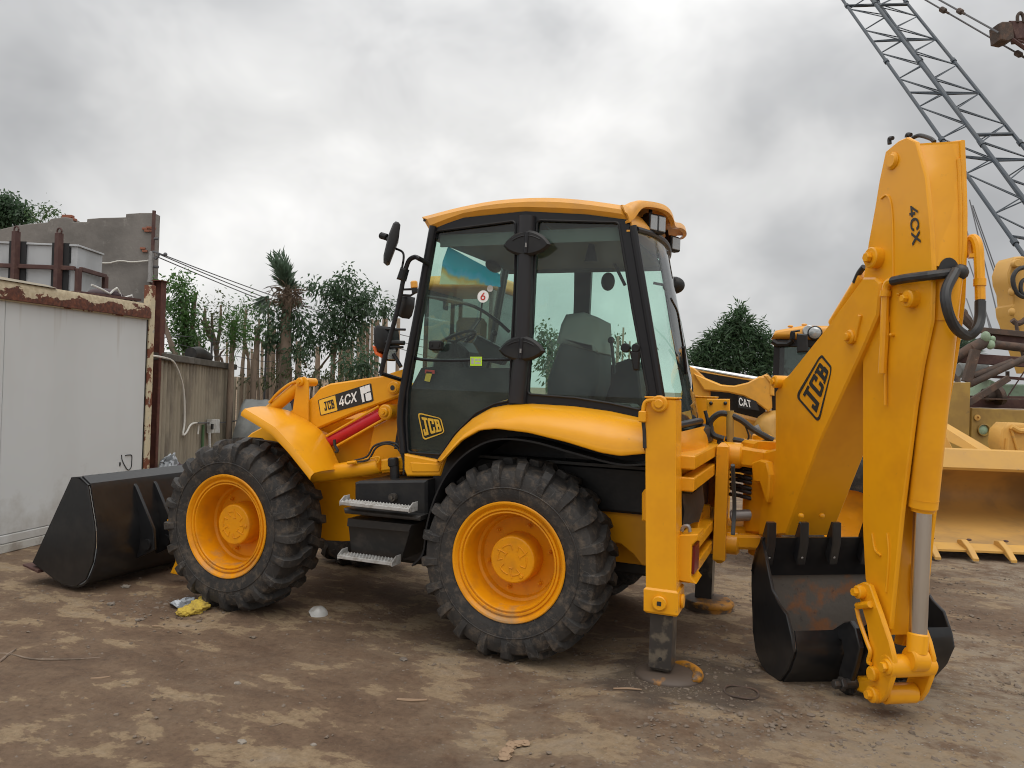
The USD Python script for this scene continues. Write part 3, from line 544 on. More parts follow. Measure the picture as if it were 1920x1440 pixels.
# front fender
K = 26
fi = resample(Y(-.60, (505, 764), (540, 771), (572, 786), (602, 809), (621, 841), (639, 881)), K)
fo = resample(Y(-1.06, (458, 768), (480, 781), (514, 802), (548, 838), (572, 868), (588, 888)), K)
rows = []
for a, b in zip(fi, fo): rows.append(A([a + A([0, .02, -.03]), a, a * .66 + b * .34 + A([0, 0, .008]), a * .33 + b * .67 + A([0, 0, .008]), b, b + A([-.012, -.012, -.022]), b + A([-.02, -.006, -.045])]))
part(BL, 'front_fender', MB().sheet(A(rows), -.008), 'yellow_paint', smooth=45)
part(BL, 'front_fender', MB().sheet(A(rows) * A([1, -1, 1]), -.008), 'yellow_paint', smooth=45)
for q in ((568, 817), (585, 815)):
    p0 = Y(-.72, q)[0]; part(BL, 'fender_bolt', MB().ball(p0, (.012, .012, .008), 1), 'black_steel')
part(BL, 'fender_bracket', MB().prism(Y(-.62, (560, 800), (600, 815), (612, 840), (560, 830)), (0, .15, 0), .01), 'yellow_paint')

# loader arms and linkage
for s in (1, -1):
    yy = -.585
    pts = Y(yy, (762, 690), (714, 705), (619, 719), (600, 727), (585, 745), (548, 770), (470, 812), (380, 900), (310, 985), (330, 1040), (360, 1050), (350, 1000), (420, 930), (510, 850), (560, 815), (597, 803), (660, 776), (720, 754), (762, 738))
    mb = MB().prism(A(pts) * A([1, s, 1]), (0, .10 * s, 0), .012)
    part(BL, 'loader_arm', mb, 'yellow_paint')
    mb = MB()
    for off in (-.03, .12):
        mb.prism(A(Y(yy + off, (556, 716), (562, 708), (570, 706), (577, 712), (578, 800), (556, 790), (548, 770))) * A([1, s, 1]), (0, .022 * s, 0), .004)
    q = A(Y(yy - .035, (563, 716))[0]) * A([1, s, 1]); mb.cyl(q + A([0, -.02 * s, 0]), q + A([0, .2 * s, 0]), .035, 18, b=.006).cyl(q + A([0, -.035 * s, 0]), q, .018, 6)
    part(BL, 'bell_crank', mb, 'yellow_paint')
    mb = MB()
    a, b = A(Y(yy + .05, (563, 722), (497, 778))) * A([1, s, 1]); mb.cyl(a, b, .052, 18, b=.008)
    mb.tube(A(Y(yy, (555, 715), (540, 722), (520, 738), (505, 755))) * A([1, s, 1]), .012, 7, 4)
    part(BL, 'tilt_cylinder', mb, 'yellow_paint')
    a, b = A(Y(yy + .03, (715, 776), (610, 831))) * A([1, s, 1])
    part(BL, 'lift_cylinder', MB().cyl(a, b, .048, 20, b=.006), 'red_cylinder', label='red lift cylinder under the loader arm' if s > 0 else None)
    mb = MB(); 
    for q0, q1 in (((710, 762), (612, 818)), ((735, 777), (628, 838))):
        a, b = A(Y(yy - .02, q0, q1)) * A([1, s, 1]); mb.tube([a, b], .010, 8)
    part(BL, 'lift_pipe', mb, 'yellow_paint')
    q = A(Y(yy - .05, (721, 773))[0]) * A([1, s, 1]); mb = MB().cyl(q, q + A([0, .22 * s, 0]), .062, 24, b=.01).cyl(q + A([0, -.02 * s, 0]), q, .036, 20, b=.006).cyl(q + A([0, -.035 * s, 0]), q, .016, 6)
    q = A(Y(yy - .02, (737, 727))[0]) * A([1, s, 1]); mb.cyl(q, q + A([0, .1 * s, 0]), .052, 20, b=.008).cyl(q + A([0, -.008 * s, 0]), q, .036, 18)
    part(BL, 'arm_pin', mb, 'yellow_paint')
    if s > 0: part(BL, 'pin_hole', MB().cyl(q + A([0, -.011, 0]), q + A([0, -.009, 0]), .02, 14), 'black_print')
mb = MB().cyl([-2.15, -.55, 1.52], [-2.15, .55, 1.52], .09, 18); part(BL, 'arm_cross_tube', mb, 'yellow_paint')
# name plate on the near arm
nY = A([0, -1, 0])
def rrect(x0, y0, x1, y1, r): return sbox(x0 + r, y0 + r, x1 - r, y1 - r).buffer(r, quad_segs=4)
def letters(txt, bold=True):
    m = meshkit.text_mesh(txt, 1.0, .1, bold); v = m.vertices; lo_, hi2 = v.min(0), v.max(0); v = (v - lo_) / (hi2 - lo_); m.vertices = v; return m
def fitbox(m, x0, y0, x1, y1, slant=0.0):
    m = m.copy() if hasattr(m, 'copy') else m; v = A(m.vertices); v = np.stack([x0 + v[:, 0] * (x1 - x0) + slant * v[:, 1], y0 + v[:, 1] * (y1 - y0), v[:, 2]], 1); m.vertices = v; return m
def slab_letters():
    J = union_all([sbox(.40, .18, .70, 1), sbox(.14, .86, .96, 1), sbox(0, 0, .62, .16), sbox(0, 0, .26, .34), sbox(.3, .0, .7, .4)]).buffer(-.03).buffer(.06, join_style=1).buffer(-.03)
    J = J.difference(sbox(.27, .17, .40, .5))
    C = rrect(0, 0, .86, 1, .16).difference(rrect(.28, .17, .60, .83, .06)).difference(sbox(.56, .40, .9, .62)); C = union_all([C, sbox(.56, .62, .9, .72), sbox(.72, .62, .9, 1)])
    B = union_all([rrect(.12, .46, .84, 1, .12), rrect(.12, 0, .92, .54, .12), sbox(0, .86, .4, 1), sbox(0, 0, .4, .14), sbox(.12, 0, .4, 1)]).difference(sbox(.40, .62, .58, .84)).difference(sbox(.40, .16, .62, .40))
    o = union_all([affinity.translate(J, 0, 0), affinity.translate(C, 1.04, 0), affinity.translate(B, 2.0, 0)])
    x0, y0, x1, y1 = o.bounds; return affinity.scale(affinity.translate(o, -x0, -y0), 1 / (x1 - x0), 1 / (y1 - y0), origin=(0, 0))
LOGO = slab_letters()
def fits(shp, x0, y0, x1, y1): return affinity.translate(affinity.scale(shp, x1 - x0, y1 - y0, origin=(0, 0)), x0, y0)
pc = Y(-.5855, (601, 780), (701, 752), (696, 718), (596, 750))
np_ = part(BL, 'name_plate', MB().decal(rrect(0, 0, 1, 1, .05), pc, nY, .001), 'black_print')
part(np_, 'plate_field', MB().decal(rrect(.018, .05, .33, .95, .03), pc, nY, .0025), 'decal_yellow')
part(np_, 'lettering', MB().decal(fits(LOGO, .10, .22, .29, .76), pc, nY, .004), 'black_print', label='black letters JCB')
part(np_, 'lettering', MB().decal(fitbox(letters('4CX'), .37, .22, .70, .80, .03), pc, nY, .003), 'white_print', label='white letters 4CX')
part(np_, 'white_block', MB().decal(union_all([Polygon([(.80, .10), (.84, .10), (.84, .55), (.90, .55), (.87, .94), (.79, .94)]), rrect(.87, .10, .97, .52, .03), Polygon([(.89, .58), (.97, .58), (.97, .94), (.88, .94)])]), pc, nY, .003), 'white_print')

# loader bucket
bw = 1.17
side = XZ(-bw, (133, 895), (150, 895), (164, 909), (168, 935), (176, 985), (178, 1020), (173, 1055), (160, 1087), (143, 1099), (117, 1096), (93, 1080), (60, 1055))
side[:, 1] = np.maximum(side[:, 1] + 0.0, .012)
for s in (1, -1):
    part(BL, 'bucket_side', MB().prism([[x, -bw * s, z] for x, z in side], (0, .02 * s, 0), .004), 'black_steel')
shell = A([side[1], side[2]] + spline([[a, 0, b] for a, b in side[2:11]], 4)[1:, [0, 2]].tolist() + [side[11]])
grid = A([[[x, y, z] for y in np.linspace(-bw + .02, bw - .02, 3)] for x, z in shell])
part(BL, 'bucket_shell', MB().sheet(grid, .014), 'black_steel')
mb = MB()
tp = side[1]; mb.prism([[side[0][0] - .005, -bw, side[0][1]], [tp[0], -bw, tp[1] + .004], [side[2][0] + .012, -bw, side[2][1]], [side[2][0] + .006, -bw, side[2][1] - .014], [tp[0] - .01, -bw, tp[1] - .014]], (0, 2 * bw, 0), .003)
part(BL, 'bucket_top_rail', mb, 'black_steel')
mb = MB().prism([[side[11][0] - .09, -bw - .02, side[11][1] - .02], [side[11][0] + .10, -bw - .02, side[11][1] - .05], [side[11][0] + .10, -bw - .02, side[11][1] - .075], [side[11][0] - .09, -bw - .02, side[11][1] - .035]], (0, 2 * bw + .04, 0), .003)
part(BL, 'cutting_edge', mb, 'dark_red_steel')
for yb in (-.72, -.50, .50, .72):
    mb = MB().prism([[side[2][0] - .02, yb, side[2][1]], [side[2][0] + .05, yb, side[2][1] - .06], [side[5][0] + .16, yb, .50], [side[5][0] + .18, yb, .32], [side[5][0] - .02, yb, .22], [side[4][0] - .02, yb, side[4][1]]], (0, .03, 0), .004)
    mb.cyl([side[5][0] + .10, yb - .02, .36], [side[5][0] + .10, yb + .05, .36], .05, 14)
    part(BL, 'bucket_bracket', mb, 'black_steel')
mb = MB().prism(Y(-.55, (312, 975), (316, 1000), (328, 1052), (318, 1075), (340, 1080), (360, 1060), (345, 1000), (322, 965)), (0, .08, 0), .008)
part(BL, 'bucket_link', mb, 'yellow_paint')

# ------------------------------------------------------------------ cab
YS = -.745
outer = XZ(YS, (806, 428), (870, 408), (985, 396), (1100, 402), (1178, 412), (1188, 450), (1214, 620), (1240, 775), (1202, 784), (1144, 771), (1079, 762), (1000, 757), (957, 758), (920, 765), (884, 787), (852, 820), (826, 866), (757, 853), (752, 800), (754, 740), (766, 665))
def rounded(pts, r): return Polygon(pts).buffer(-r).buffer(r, quad_segs=4)
hole1 = rounded(XZ(YS, (816, 434), (967, 414), (966, 520), (960, 640), (956, 752), (928, 757), (893, 774), (852, 814), (827, 852), (765, 848), (762, 790), (764, 735), (779, 650)), .03)
hole2 = rounded(XZ(YS, (1007, 413), (1160, 417), (1186, 580), (1215, 737), (1203, 769), (1144, 756), (1079, 746), (989, 739), (997, 620)), .03)
ring = Polygon(outer).difference(hole1).difference(hole2)
def side_frame(y0, t, mat, lab=None):
    m = trimesh.creation.extrude_polygon(ring, abs(t), engine='earcut'); v = m.vertices
    V = np.stack([v[:, 0], y0 + v[:, 2] * np.sign(t), v[:, 1]], 1); part(BL, 'cab_side_frame', (V, m.faces[:, ::-1] if t > 0 else m.faces), mat, smooth=30, label=lab)
side_frame(YS, .05, 'frame_black'); side_frame(-YS - .05, .05, 'frame_black')
def pane(poly, y, t, nm, mat):
    m = trimesh.creation.extrude_polygon(poly.buffer(.012), t, engine='earcut'); v = m.vertices
    return part(BL, nm, (np.stack([v[:, 0], y + v[:, 2], v[:, 1]], 1), m.faces[:, ::-1]), mat, smooth=False)
door = pane(hole1, YS + .018, .006, 'door_glass', 'cab_glass'); qg = pane(hole2, YS + .018, .006, 'quarter_glass', 'cab_glass')
pane(hole1, -YS - .024, .006, 'door_glass', 'cab_glass'); pane(hole2, -YS - .024, .006, 'quarter_glass', 'cab_glass')
def seal(poly, nm='window_seal'):
    c = A(poly.exterior.coords)[:-1]; part(BL, nm, MB().tube([[x, YS - .002, z] for x, z in np.vstack([c, c[:2]])], .009, 6, cap=False), 'black_plastic')
seal(hole1); seal(hole2)
# round B pillar with the two hinge covers
bp = Y(YS - .012, (988, 406), (986, 470), (984, 560), (981, 650), (975, 700), (970, 756))
part(BL, 'door_pillar', MB().tube(bp, [.062] * 6, 20), 'pillar_grey')
for (cx_, cy_), hw, hh in (((986, 459), .178, .088), ((976, 657), .175, .086)):
    c0 = Y(YS - .075, (cx_, cy_))[0]; t = np.linspace(-1, 1, 15)
    up_ = [(a * hw, hh * (1 - abs(a) ** 2.2) ** .8 + .02 * (1 - abs(a))) for a in t]; dn = [(a * hw, -(hh * .85) * (1 - abs(a) ** 2.2) ** .8) for a in t[::-1]][1:-1]
    pts = [[c0[0] + a, c0[1], c0[2] + b] for a, b in up_ + dn]
    hp = part(BL, 'hinge_cover', MB().prism(pts, (0, .055, 0), .016), 'black_plastic')
    part(hp, 'hinge_barrel', MB().cyl(c0 + A([0, .004, -.06]), c0 + A([.004, .004, .088]), .016, 12, b=.003), 'frame_black')
    part(hp, 'raised_rib', MB().tube([[c0[0] + a * .8, c0[1] - .001, c0[2] + b * .62] for a, b in up_[2:-2]], .004, 6), 'frame_black')
    part(hp, 'bright_screw', MB().box(c0 + A([.006, -.014, -.004]), (.012, .006, .03)), 'grey_steel')
# front pillar tube, far pillars, windscreen
FT, FB = Y(YS - .01, (812, 424))[0], Y(YS - .01, (752, 760))[0]
mb = MB().tube([FT, .5 * (FT + FB) + A([0, 0, 0]), FB, Y(YS - .01, (756, 850))[0]], .028, 12, 4)
part(BL, 'front_pillar', mb, 'frame_black')
part(BL, 'front_pillar', MB().tube(A([FT, .5 * (FT + FB), FB, Y(YS - .01, (756, 850))[0]]) * A([1, -1, 1]), .028, 12, 4), 'frame_black')
xw = lambda z: FT[0] + (FB[0] - FT[0]) * (FT[2] - z) / (FT[2] - FB[2])
mb = MB().bx(xw(3.0) - .02, xw(3.0) + .03, -.74, .74, 2.95, 3.03, .01); mb.prism([[xw(1.75) - .02, -.72, 1.75], [xw(1.40) - .02, -.72, 1.36], [xw(1.4) + .05, -.72, 1.36], [xw(1.75) + .03, -.72, 1.75]], (0, 1.44, 0))
part(BL, 'windscreen_frame', mb, 'frame_black')
part(BL, 'windscreen', MB().prism([[xw(2.96), -.72, 2.96], [xw(1.74), -.72, 1.74], [xw(1.74), .72, 1.74], [xw(2.96), .72, 2.96]], (.006, 0, 0)), 'screen_glass', smooth=False)
nrm_w = A([1.0, 0, .0875])
def onscreen(*q): return [meet(a, b, (xw(2.0) + .02, 0, 2.0), (FT[2] - FB[2], 0, -(FT[0] - FB[0]))) for a, b in q]
part(BL, 'sun_strip', MB().prism(onscreen((840, 462), (880, 484), (937, 514), (938, 538), (900, 534), (824, 533), (830, 490)), (.002, 0, 0)), 'sun_strip', label='turquoise and sand coloured film across the top of the windscreen')
# rear glazing between the near and far rear pillars
NT, NB = Y(YS, (1184, 434))[0], Y(YS, (1243, 790))[0]
GT, GB = Y(.72, (1247, 490))[0], Y(.72, (1301, 800))[0]
def rear_row(t):
    a = NT + (NB - NT) * t; b = GT + (GB - GT) * t; a = a + A([.02, .03, 0]); b = b.copy(); b[2] = a[2] * .8 + b[2] * .2
    return [a * (1 - s) + b * s + A([.10 * math.sin(math.pi * s) ** .8, 0, .03 * math.sin(math.pi * s)]) for s in np.linspace(0, 1, 9)]
part(BL, 'rear_window', MB().sheet(A([rear_row(t) for t in np.linspace(0, 1.05, 7)]), .006), 'cab_glass')
mb = MB().tube([NT + (NB - NT) * t + A([.012, .012, 0]) for t in np.linspace(-.03, 1.05, 6)], .028, 10); part(BL, 'rear_pillar', mb, 'frame_black')
mb = MB().tube([rear_row(t)[-1] + A([.01, .02, 0]) for t in np.linspace(-.03, 1.05, 6)], .030, 10); part(BL, 'rear_pillar', mb, 'frame_black')
mb = MB().tube([q + A([.005, 0, .02]) for q in rear_row(0)], .022, 8, 2); part(BL, 'rear_window_rail', mb, 'frame_black')
part(BL, 'rear_window_rail', MB().tube([q + A([.01, 0, .0]) for q in rear_row(1.03)], .026, 10, 2), 'frame_black')
mb = MB()
pr = rear_row(1.06); mb.sheet(A([[q + A([.03, 0, 0]) for q in pr], [q + A([.06, 0, -.12]) for q in pr], [q + A([.02, 0, -.36]) for q in pr]]), .01)
part(BL, 'rear_lower_panel', mb, 'yellow_paint', smooth=50)
# roof
_t = spline([[a, b, 0] for a, b in ((799, 402), (840, 391), (880, 382), (930, 373.5), (990, 369), (1050, 369.5), (1110, 375), (1172, 384))], 2)[:, :2]; _b = spline([[a, b, 0] for a, b in ((1178, 413), (1100, 402), (985, 397), (930, 400), (870, 408), (803, 433))], 2)[:, :2]
rp = XZ(-.77, (787, 405), *_t.tolist(), *_b.tolist())
mb = MB().prism([[x, -.77, z] for x, z in rp], (0, 1.54, 0), .035); part(BL, 'cab_roof', mb, 'roof_yellow', smooth=40)
part(BL, 'roof_bolt', MB().cyl(Y(-.775, (796, 413))[0], Y(-.768, (796, 413))[0], .011, 10), 'black_steel')
# rear canopy: fascia under it and two raised hoods over the lamps
xr = rp[15][0]; zt, zb = rp[15][1], rp[16][1]
def atY(px, py, y): return meet(px, py, (0, y, 0), (0, 1, 0))
edge = [atY(*q) for q in ((1178, 411, -.765), (1188, 402, -.73), (1198, 388, -.69), (1208, 382.5, -.62), (1226, 384, -.50), (1244, 389, -.38), (1255, 397, -.28), (1261, 408, -.20), (1263, 417, -.12), (1266, 421, .0), (1270, 422, .15), (1276, 423, .32), (1282, 427, .48), (1285, 432, .60), (1284, 438, .70), (1279, 443, .765))]
edge = spline(edge, 3); rows = []
for e in edge:
    t = (e[1] + .77) / 1.54; root = A([xr - .03, e[1], zt - .012]); top = A([xr - .03 + (e[0] - xr) * .55, e[1], max(e[2] + .035, zt - .012) * .6 + (zt - .01) * .4])
    if t < .01: top = root * .5 + e * .5
    rows.append([root, root * .55 + top * .45 + A([0, 0, .004]), top, top * .45 + e * .55 + A([0, 0, .012]), e + A([-.004, 0, .006]), e + A([0, 0, -.012]), e + A([-.022, 0, -.016])])
part(BL, 'rear_canopy', MB().sheet(A(rows), -.015), 'roof_yellow', smooth=55)
low = spline([atY(*q) for q in ((1183, 434, -.75), (1200, 437, -.64), (1216, 444, -.50), (1230, 454, -.28), (1240, 466, .0), (1246, 477, .35), (1250, 486, .74))], 4); rows = []
for q in low:
    top = A([q[0] - .06, q[1], zt - .03]); rows.append([top, top * .5 + q * .5 + A([.03, 0, 0]), q + A([.012, 0, .02]), q, q + A([-.03, 0, 0])])
part(BL, 'canopy_fascia', MB().sheet(A(rows), .012), 'roof_yellow', smooth=55)
def lamp(c, yaw, w, h, d, nm='work_lamp', two=False):
    R = rotz(yaw)
    p = part(BL, nm, MB().prism([A(c) + R @ A(q) for q in ((-d, -w * .42, -h * .36), (-d, w * .42, -h * .36), (-d, w * .42, h * .36), (-d, -w * .42, h * .36))], R @ A([d * .5, 0, 0]), .01).box(A(c) + R @ A([-d * .25, 0, 0]), (d * .55, w, h), R, .01), 'black_plastic')
    n = 2 if two else 1
    for k in range(n):
        part(p, 'lamp_glass', MB().box(A(c) + R @ A([.026, (k - (n - 1) / 2) * w / n, 0]) - R @ A([.02, 0, 0]), (.012, w / n * .78, h * .78), R, .004), 'lamp_glass')
lc = meet(1232, 419, (0, -.42, 0), (0, 1, 0)); lamp(lc, -.55, .17, .135, .11, two=True)
part(BL, 'lamp_stem', MB().cyl(lc + A([-.05, 0, .0]), lc + A([-.05, 0, .14]), .014, 8), 'frame_black')
lc = meet(1266, 457, (0, .42, 0), (0, 1, 0)); lamp(lc, -.45, .13, .125, .11, two=False)
part(BL, 'lamp_stem', MB().cyl(lc + A([-.05, 0, .0]), lc + A([-.08, 0, .12]), .014, 8), 'frame_black')
# interior
part(BL, 'headliner', MB().prism([[xw(2.9) + .05, -.69, 2.93], [xr - .02, -.69, 2.93], [xr - .05, -.69, 3.0], [xw(2.9) + .05, -.69, 2.99]], (0, 1.38, 0)), 'headliner')
for y0 in (-.70, .68): part(BL, 'interior_trim', MB().bx(xw(2.9) + .06, xr - .02, y0, y0 + .02, 2.90, 2.99), 'headliner')
part(BL, 'dome_lamp', MB().tube([[.33, -.45, 2.935], [.33, -.45, 2.87], [.33, -.45, 2.80]], [.02, .035, .05], 14), 'black_plastic')
mb = MB().prism(Y(-.05, (800, 735), (812, 672), (835, 640), (860, 640), (878, 660), (872, 740)), (0, .5, 0), .02); part(BL, 'dashboard', mb, 'black_plastic')
mb = MB().prism(Y(-.30, (884, 642), (892, 628), (935, 650), (948, 668), (938, 684), (905, 676)), (0, .12, 0), .02); part(BL, 'control_console', mb, 'black_plastic')
sc = Y(-.02, (852, 640))[0]; R = trimesh.transformations.rotation_matrix(math.radians(-28), [0, 1, 0])[:3, :3]
mb = MB(); mb.tube([sc + R @ A([.19 * math.cos(t), .19 * math.sin(t), 0]) for t in np.linspace(0, 2 * math.pi, 33)], .014, 8)
for t in (.5, 2.6, 4.7): mb.tube([sc, sc + R @ A([.19 * math.cos(t), .19 * math.sin(t), 0])], .012, 6)
mb.tube([sc, sc + R @ A([0, 0, -.4])], .035, 10); part(BL, 'steering_wheel', mb, 'black_plastic')
# seat
st = Y(0.0, (1075, 594), (1108, 590), (1134, 603), (1138, 662), (1136, 666), (1070, 650), (1058, 645), (1066, 612))
part(BL, 'seat_cover', MB().prism([q + A([0, -.24, 0]) for q in st], (0, .48, 0), .05), 'seat_cloth', smooth=60, label='grey cloth cover over the seat back')
sb_ = Y(0.0, (1066, 640), (1136, 658), (1134, 720), (1120, 760), (1040, 762), (1040, 715))
part(BL, 'seat_back', MB().prism([q + A([0, -.22, 0]) for q in sb_], (0, .44, 0), .04), 'seat_dark', smooth=60)
sx0 = Y(0.0, (1000, 750))[0]; part(BL, 'seat_cushion', MB().bx(sx0[0], sx0[0] + .55, -.25, .25, 1.52, 1.70, .04).bx(sx0[0] + .1, sx0[0] + .45, -.18, .18, 1.36, 1.53), 'seat_dark', smooth=60)
part(BL, 'rear_console', MB().prism(Y(.30, (1128, 690), (1178, 672), (1196, 680), (1205, 770), (1128, 770)), (0, .35, 0), .015), 'black_plastic')
part(BL, 'side_console', MB().bx(.25, .72, -.66, -.40, 1.36, 1.78, .02), 'black_plastic'); part(BL, 'side_console', MB().bx(-.1, .75, .42, .66, 1.36, 1.80, .02), 'black_plastic')
part(BL, 'rear_cover', MB().bx(.60, .84, -.66, .66, 1.36, 1.72, .02), 'black_plastic')
part(BL, 'lever', MB().tube(Y(-.1, (1152, 700), (1150, 672), (1146, 640)), .012, 8).ball(Y(-.1, (1146, 638))[0], (.028,) * 3, 1), 'black_plastic')
part(BL, 'cab_cable', MB().tube(Y(-.55, (1024, 424), (1035, 433), (1052, 441), (1075, 444), (1100, 440), (1122, 430)), .005, 6, 4), 'white_cable')
part(BL, 'cab_strap', MB().tube(Y(.1, (800, 556), (840, 562), (890, 575), (930, 600), (955, 622)), .016, 6, 4), 'black_plastic')
part(BL, 'windscreen_wiper', MB().tube(onscreen((872, 640), (900, 600), (905, 560)), .009, 6), 'black_plastic')
part(BL, 'inner_mirror', MB().ball(onscreen((905, 500))[0] + A([.10, 0, 0]), (.03, .16, .05), 2), 'black_plastic')
part(BL, 'lever', MB().tube(Y(-.2, (912, 700), (920, 660), (926, 628)), .011, 8).ball(Y(-.2, (927, 625))[0], (.026,) * 3, 1), 'black_plastic')
part(BL, 'gas_strut', MB().tube(Y(.45, (1140, 470), (1172, 535)), .014, 8), 'black_plastic')
part(BL, 'cab_fan', MB().ball(Y(.55, (1140, 528))[0], (.06, .05, .08), 2), 'black_plastic')
for k in range(3): part(BL, 'gauge', MB().cyl(Y(.295, (1134 + 9 * k, 682))[0], Y(.285, (1134 + 9 * k, 682))[0], .016, 12), 'grey_steel')
# stickers, latches
def disc(c, n, r, nm, mat, par=BL, lift=.004, seg=24):
    n = A(n, float) / np.linalg.norm(n); return part(par, nm, MB().cyl(c, A(c) + n * lift, r, seg), mat)
c6 = Y(YS + .016, (906, 556))[0]; s6 = disc(c6, (0, -1, 0), .045, 'round_sticker', 'white_print', lift=.003)
part(s6, 'numeral', MB().decal(fitbox(letters('6'), .28, .2, .72, .8), [c6 + A([a, -.003, b]) for a, b in ((-.045, -.045), (.045, -.045), (.045, .045), (-.045, .045))], nY, .001), 'red_print', label='red numeral 6')
c7 = Y(YS + .016, (919, 541))[0]; disc(c7, (0, -1, 0), .024, 'round_sticker', 'white_plastic', lift=.002)
q = Y(YS + .015, (882, 686), (904, 686), (904, 669), (882, 669)); ls = part(BL, 'lime_sticker', MB().decal(sbox(0, 0, 1, 1), q, nY, .002), 'lime_sticker')
part(ls, 'print', MB().decal(union_all([sbox(.08, .2, .3, .85), sbox(.4, .55, .62, .8), sbox(.7, .55, .9, .8), sbox(.4, .2, .9, .4)]), q, nY, .0028), 'step_grey')
q = Y(YS + .03, (796, 714), (806, 716), (811, 698), (800, 696)); part(BL, 'yellow_sticker', MB().decal(sbox(0, 0, 1, 1), q, nY, .002), 'decal_gold')
q = Y(YS + .03, (797, 700), (815, 701), (815, 694), (797, 693)); part(BL, 'red_sticker', MB().decal(sbox(0, 0, 1, 1), q, nY, .002), 'red_print')
q = Y(YS + .014, (794, 826), (834, 811), (827, 784), (783, 773))
logo_c = [A(a) for a in q]
od = part(BL, 'door_badge', MB().decal(rrect(0, 0, 1, 1, .14).difference(rrect(.045, .05, .955, .95, .11)), logo_c, nY, .002), 'decal_gold', label='outlined JCB badge on the lower door glass')
part(od, 'lettering', MB().decal(fits(LOGO, .10, .15, .90, .85), logo_c, nY, .002), 'decal_gold')
part(BL, 'lower_door_trim', MB().prism(Y(YS + .05, (766, 735), (790, 690), (830, 686), (900, 690), (958, 690), (954, 748), (925, 756), (893, 774), (852, 814), (829, 846), (768, 842)), (0, .02, 0)), 'black_plastic')
part(BL, 'door_rail', MB().tube(Y(YS + .026, (775, 671), (800, 675), (850, 676), (958, 674)), .012, 8, 4), 'frame_black')
q = Y(YS - .03, (818, 648))[0]; part(BL, 'door_latch', MB().box(q, (.10, .05, .075), None, .012).cyl(q + A([-.03, -.035, 0]), q + A([-.03, -.02, 0]), .012, 8).cyl(q + A([.03, -.035, 0]), q + A([.03, -.02, 0]), .012, 8), 'black_plastic')
q = Y(YS - .03, (1172, 652))[0]; part(BL, 'window_catch', MB().cyl(q, q + A([0, .05, 0]), .032, 14, b=.006).cyl(q + A([.07, 0, -.0]), q + A([.07, .05, 0]), .030, 14, b=.006).prism([q + A([.03, 0, -.02]), q + A([.10, 0, -.02]), q + A([.10, 0, -.15]), q + A([.06, 0, -.15])], (0, .03, 0), .01), 'black_plastic')
# hand rail, mirrors, front lamps
yy = -.93
part(BL, 'hand_rail', MB().tube(Y(yy, (714, 700), (722, 668), (744, 585), (757, 520), (762, 500), (768, 487), (778, 482), (786, 485)) + Y(YS - .02, (803, 494)), .0175, 10, 5).tube(Y(yy, (714, 700)) + Y(-.7, (752, 712)), .016, 8), 'frame_black')
part(BL, 'mirror_clamp', MB().prism(Y(yy - .035, (750, 500), (760, 504), (754, 526), (742, 523)), (0, .07, 0), .01), 'black_plastic')
mr = part(BL, 'mirror', MB().prism(Y(yy - .10, (742, 414), (748, 416), (751, 421), (748, 446), (731, 490), (726, 492), (719, 486), (719, 478), (728, 440), (737, 418)), (-.10, .165, 0), .016), 'black_plastic', smooth=45)
part(mr, 'mirror_bracket', MB().tube(Y(yy, (754, 502), (757, 482), (754, 472), (742, 466)), .0085, 8, 5), 'frame_black')
part(mr, 'mirror_knob', MB().cyl(*Y(yy, (713, 441), (726, 445)), .026, 10, b=.006).cyl(*Y(yy, (722, 445), (730, 452)), .014, 8), 'black_plastic')
mr = part(BL, 'mirror', MB().prism(Y(.98, (752, 553), (762, 555), (761, 572), (756, 590), (751, 596), (743, 592), (745, 570)), (.03, .16, 0), .025), 'black_plastic', smooth=45, label='mirror on the far side of the cab')
part(mr, 'mirror_bracket', MB().tube(Y(.98, (750, 543), (776, 542), (800, 545)), .012, 8).tube(Y(.98, (752, 553), (770, 554), (778, 549), (800, 540)), .012, 8), 'frame_black')
bc = part(BL, 'beacon', MB().cyl(*Y(.85, (777, 541), (776, 527)), .036, 14, b=.01), 'roof_yellow'); part(bc, 'beacon_base', MB().cyl(*Y(.85, (778, 549), (777, 540)), .03, 12), 'black_plastic')
hl = part(BL, 'head_lamp', MB().prism(Y(-.62, (697, 614), (704, 609), (724, 612), (727, 640), (722, 658), (706, 659), (697, 645)), (0, .22, 0), .03), 'black_plastic', smooth=45)
part(hl, 'indicator_lens', MB().prism(Y(-.60, (697, 648), (704, 649), (706, 660), (715, 664), (714, 671), (702, 664)), (0, .16, 0), .008), 'orange_lens')
part(hl, 'lamp_bracket', MB().tube(Y(-.6, (720, 617), (760, 618)), .010, 8).tube(Y(-.6, (722, 642), (758, 643)), .018, 8).tube(Y(-.6, (724, 651), (756, 651)), .010, 8).tube(Y(-.6, (738, 664), (752, 688)), .016, 8), 'frame_black')
q = Y(-.6, (734, 665))[0]; lamp(q, -.6, .085, .10, .07)
# rear dome mirror, wiper, aerial wire
q = meet(1263, 535, (0, .70, 0), (0, 1, 0)); v = trimesh.creation.icosphere(2).vertices; mb = MB().ball(q, (.095, .075, .075), 2).tube([q + A([-.06, 0, 0]), q + A([-.17, -.02, .02])], .012, 8); part(BL, 'rear_mirror', mb, 'black_plastic')
part(BL, 'wiper_arm', MB().tube([meet(a, b, (.99, 0, 0), (1, 0, -.0)) for a, b in ((1258, 560), (1270, 585), (1276, 620), (1283, 665))], .008, 6, 4).tube([meet(a, b, (1.0, 0, 0), (1, 0, 0)) for a, b in ((1281, 650), (1286, 700))], .014, 6), 'frame_black')
part(BL, 'lamp_cable', MB().tube([meet(a, b, (.95, 0, 0), (1, 0, 0)) for a, b in ((1252, 470), (1257, 500), (1261, 522))], .004, 5), 'wire')

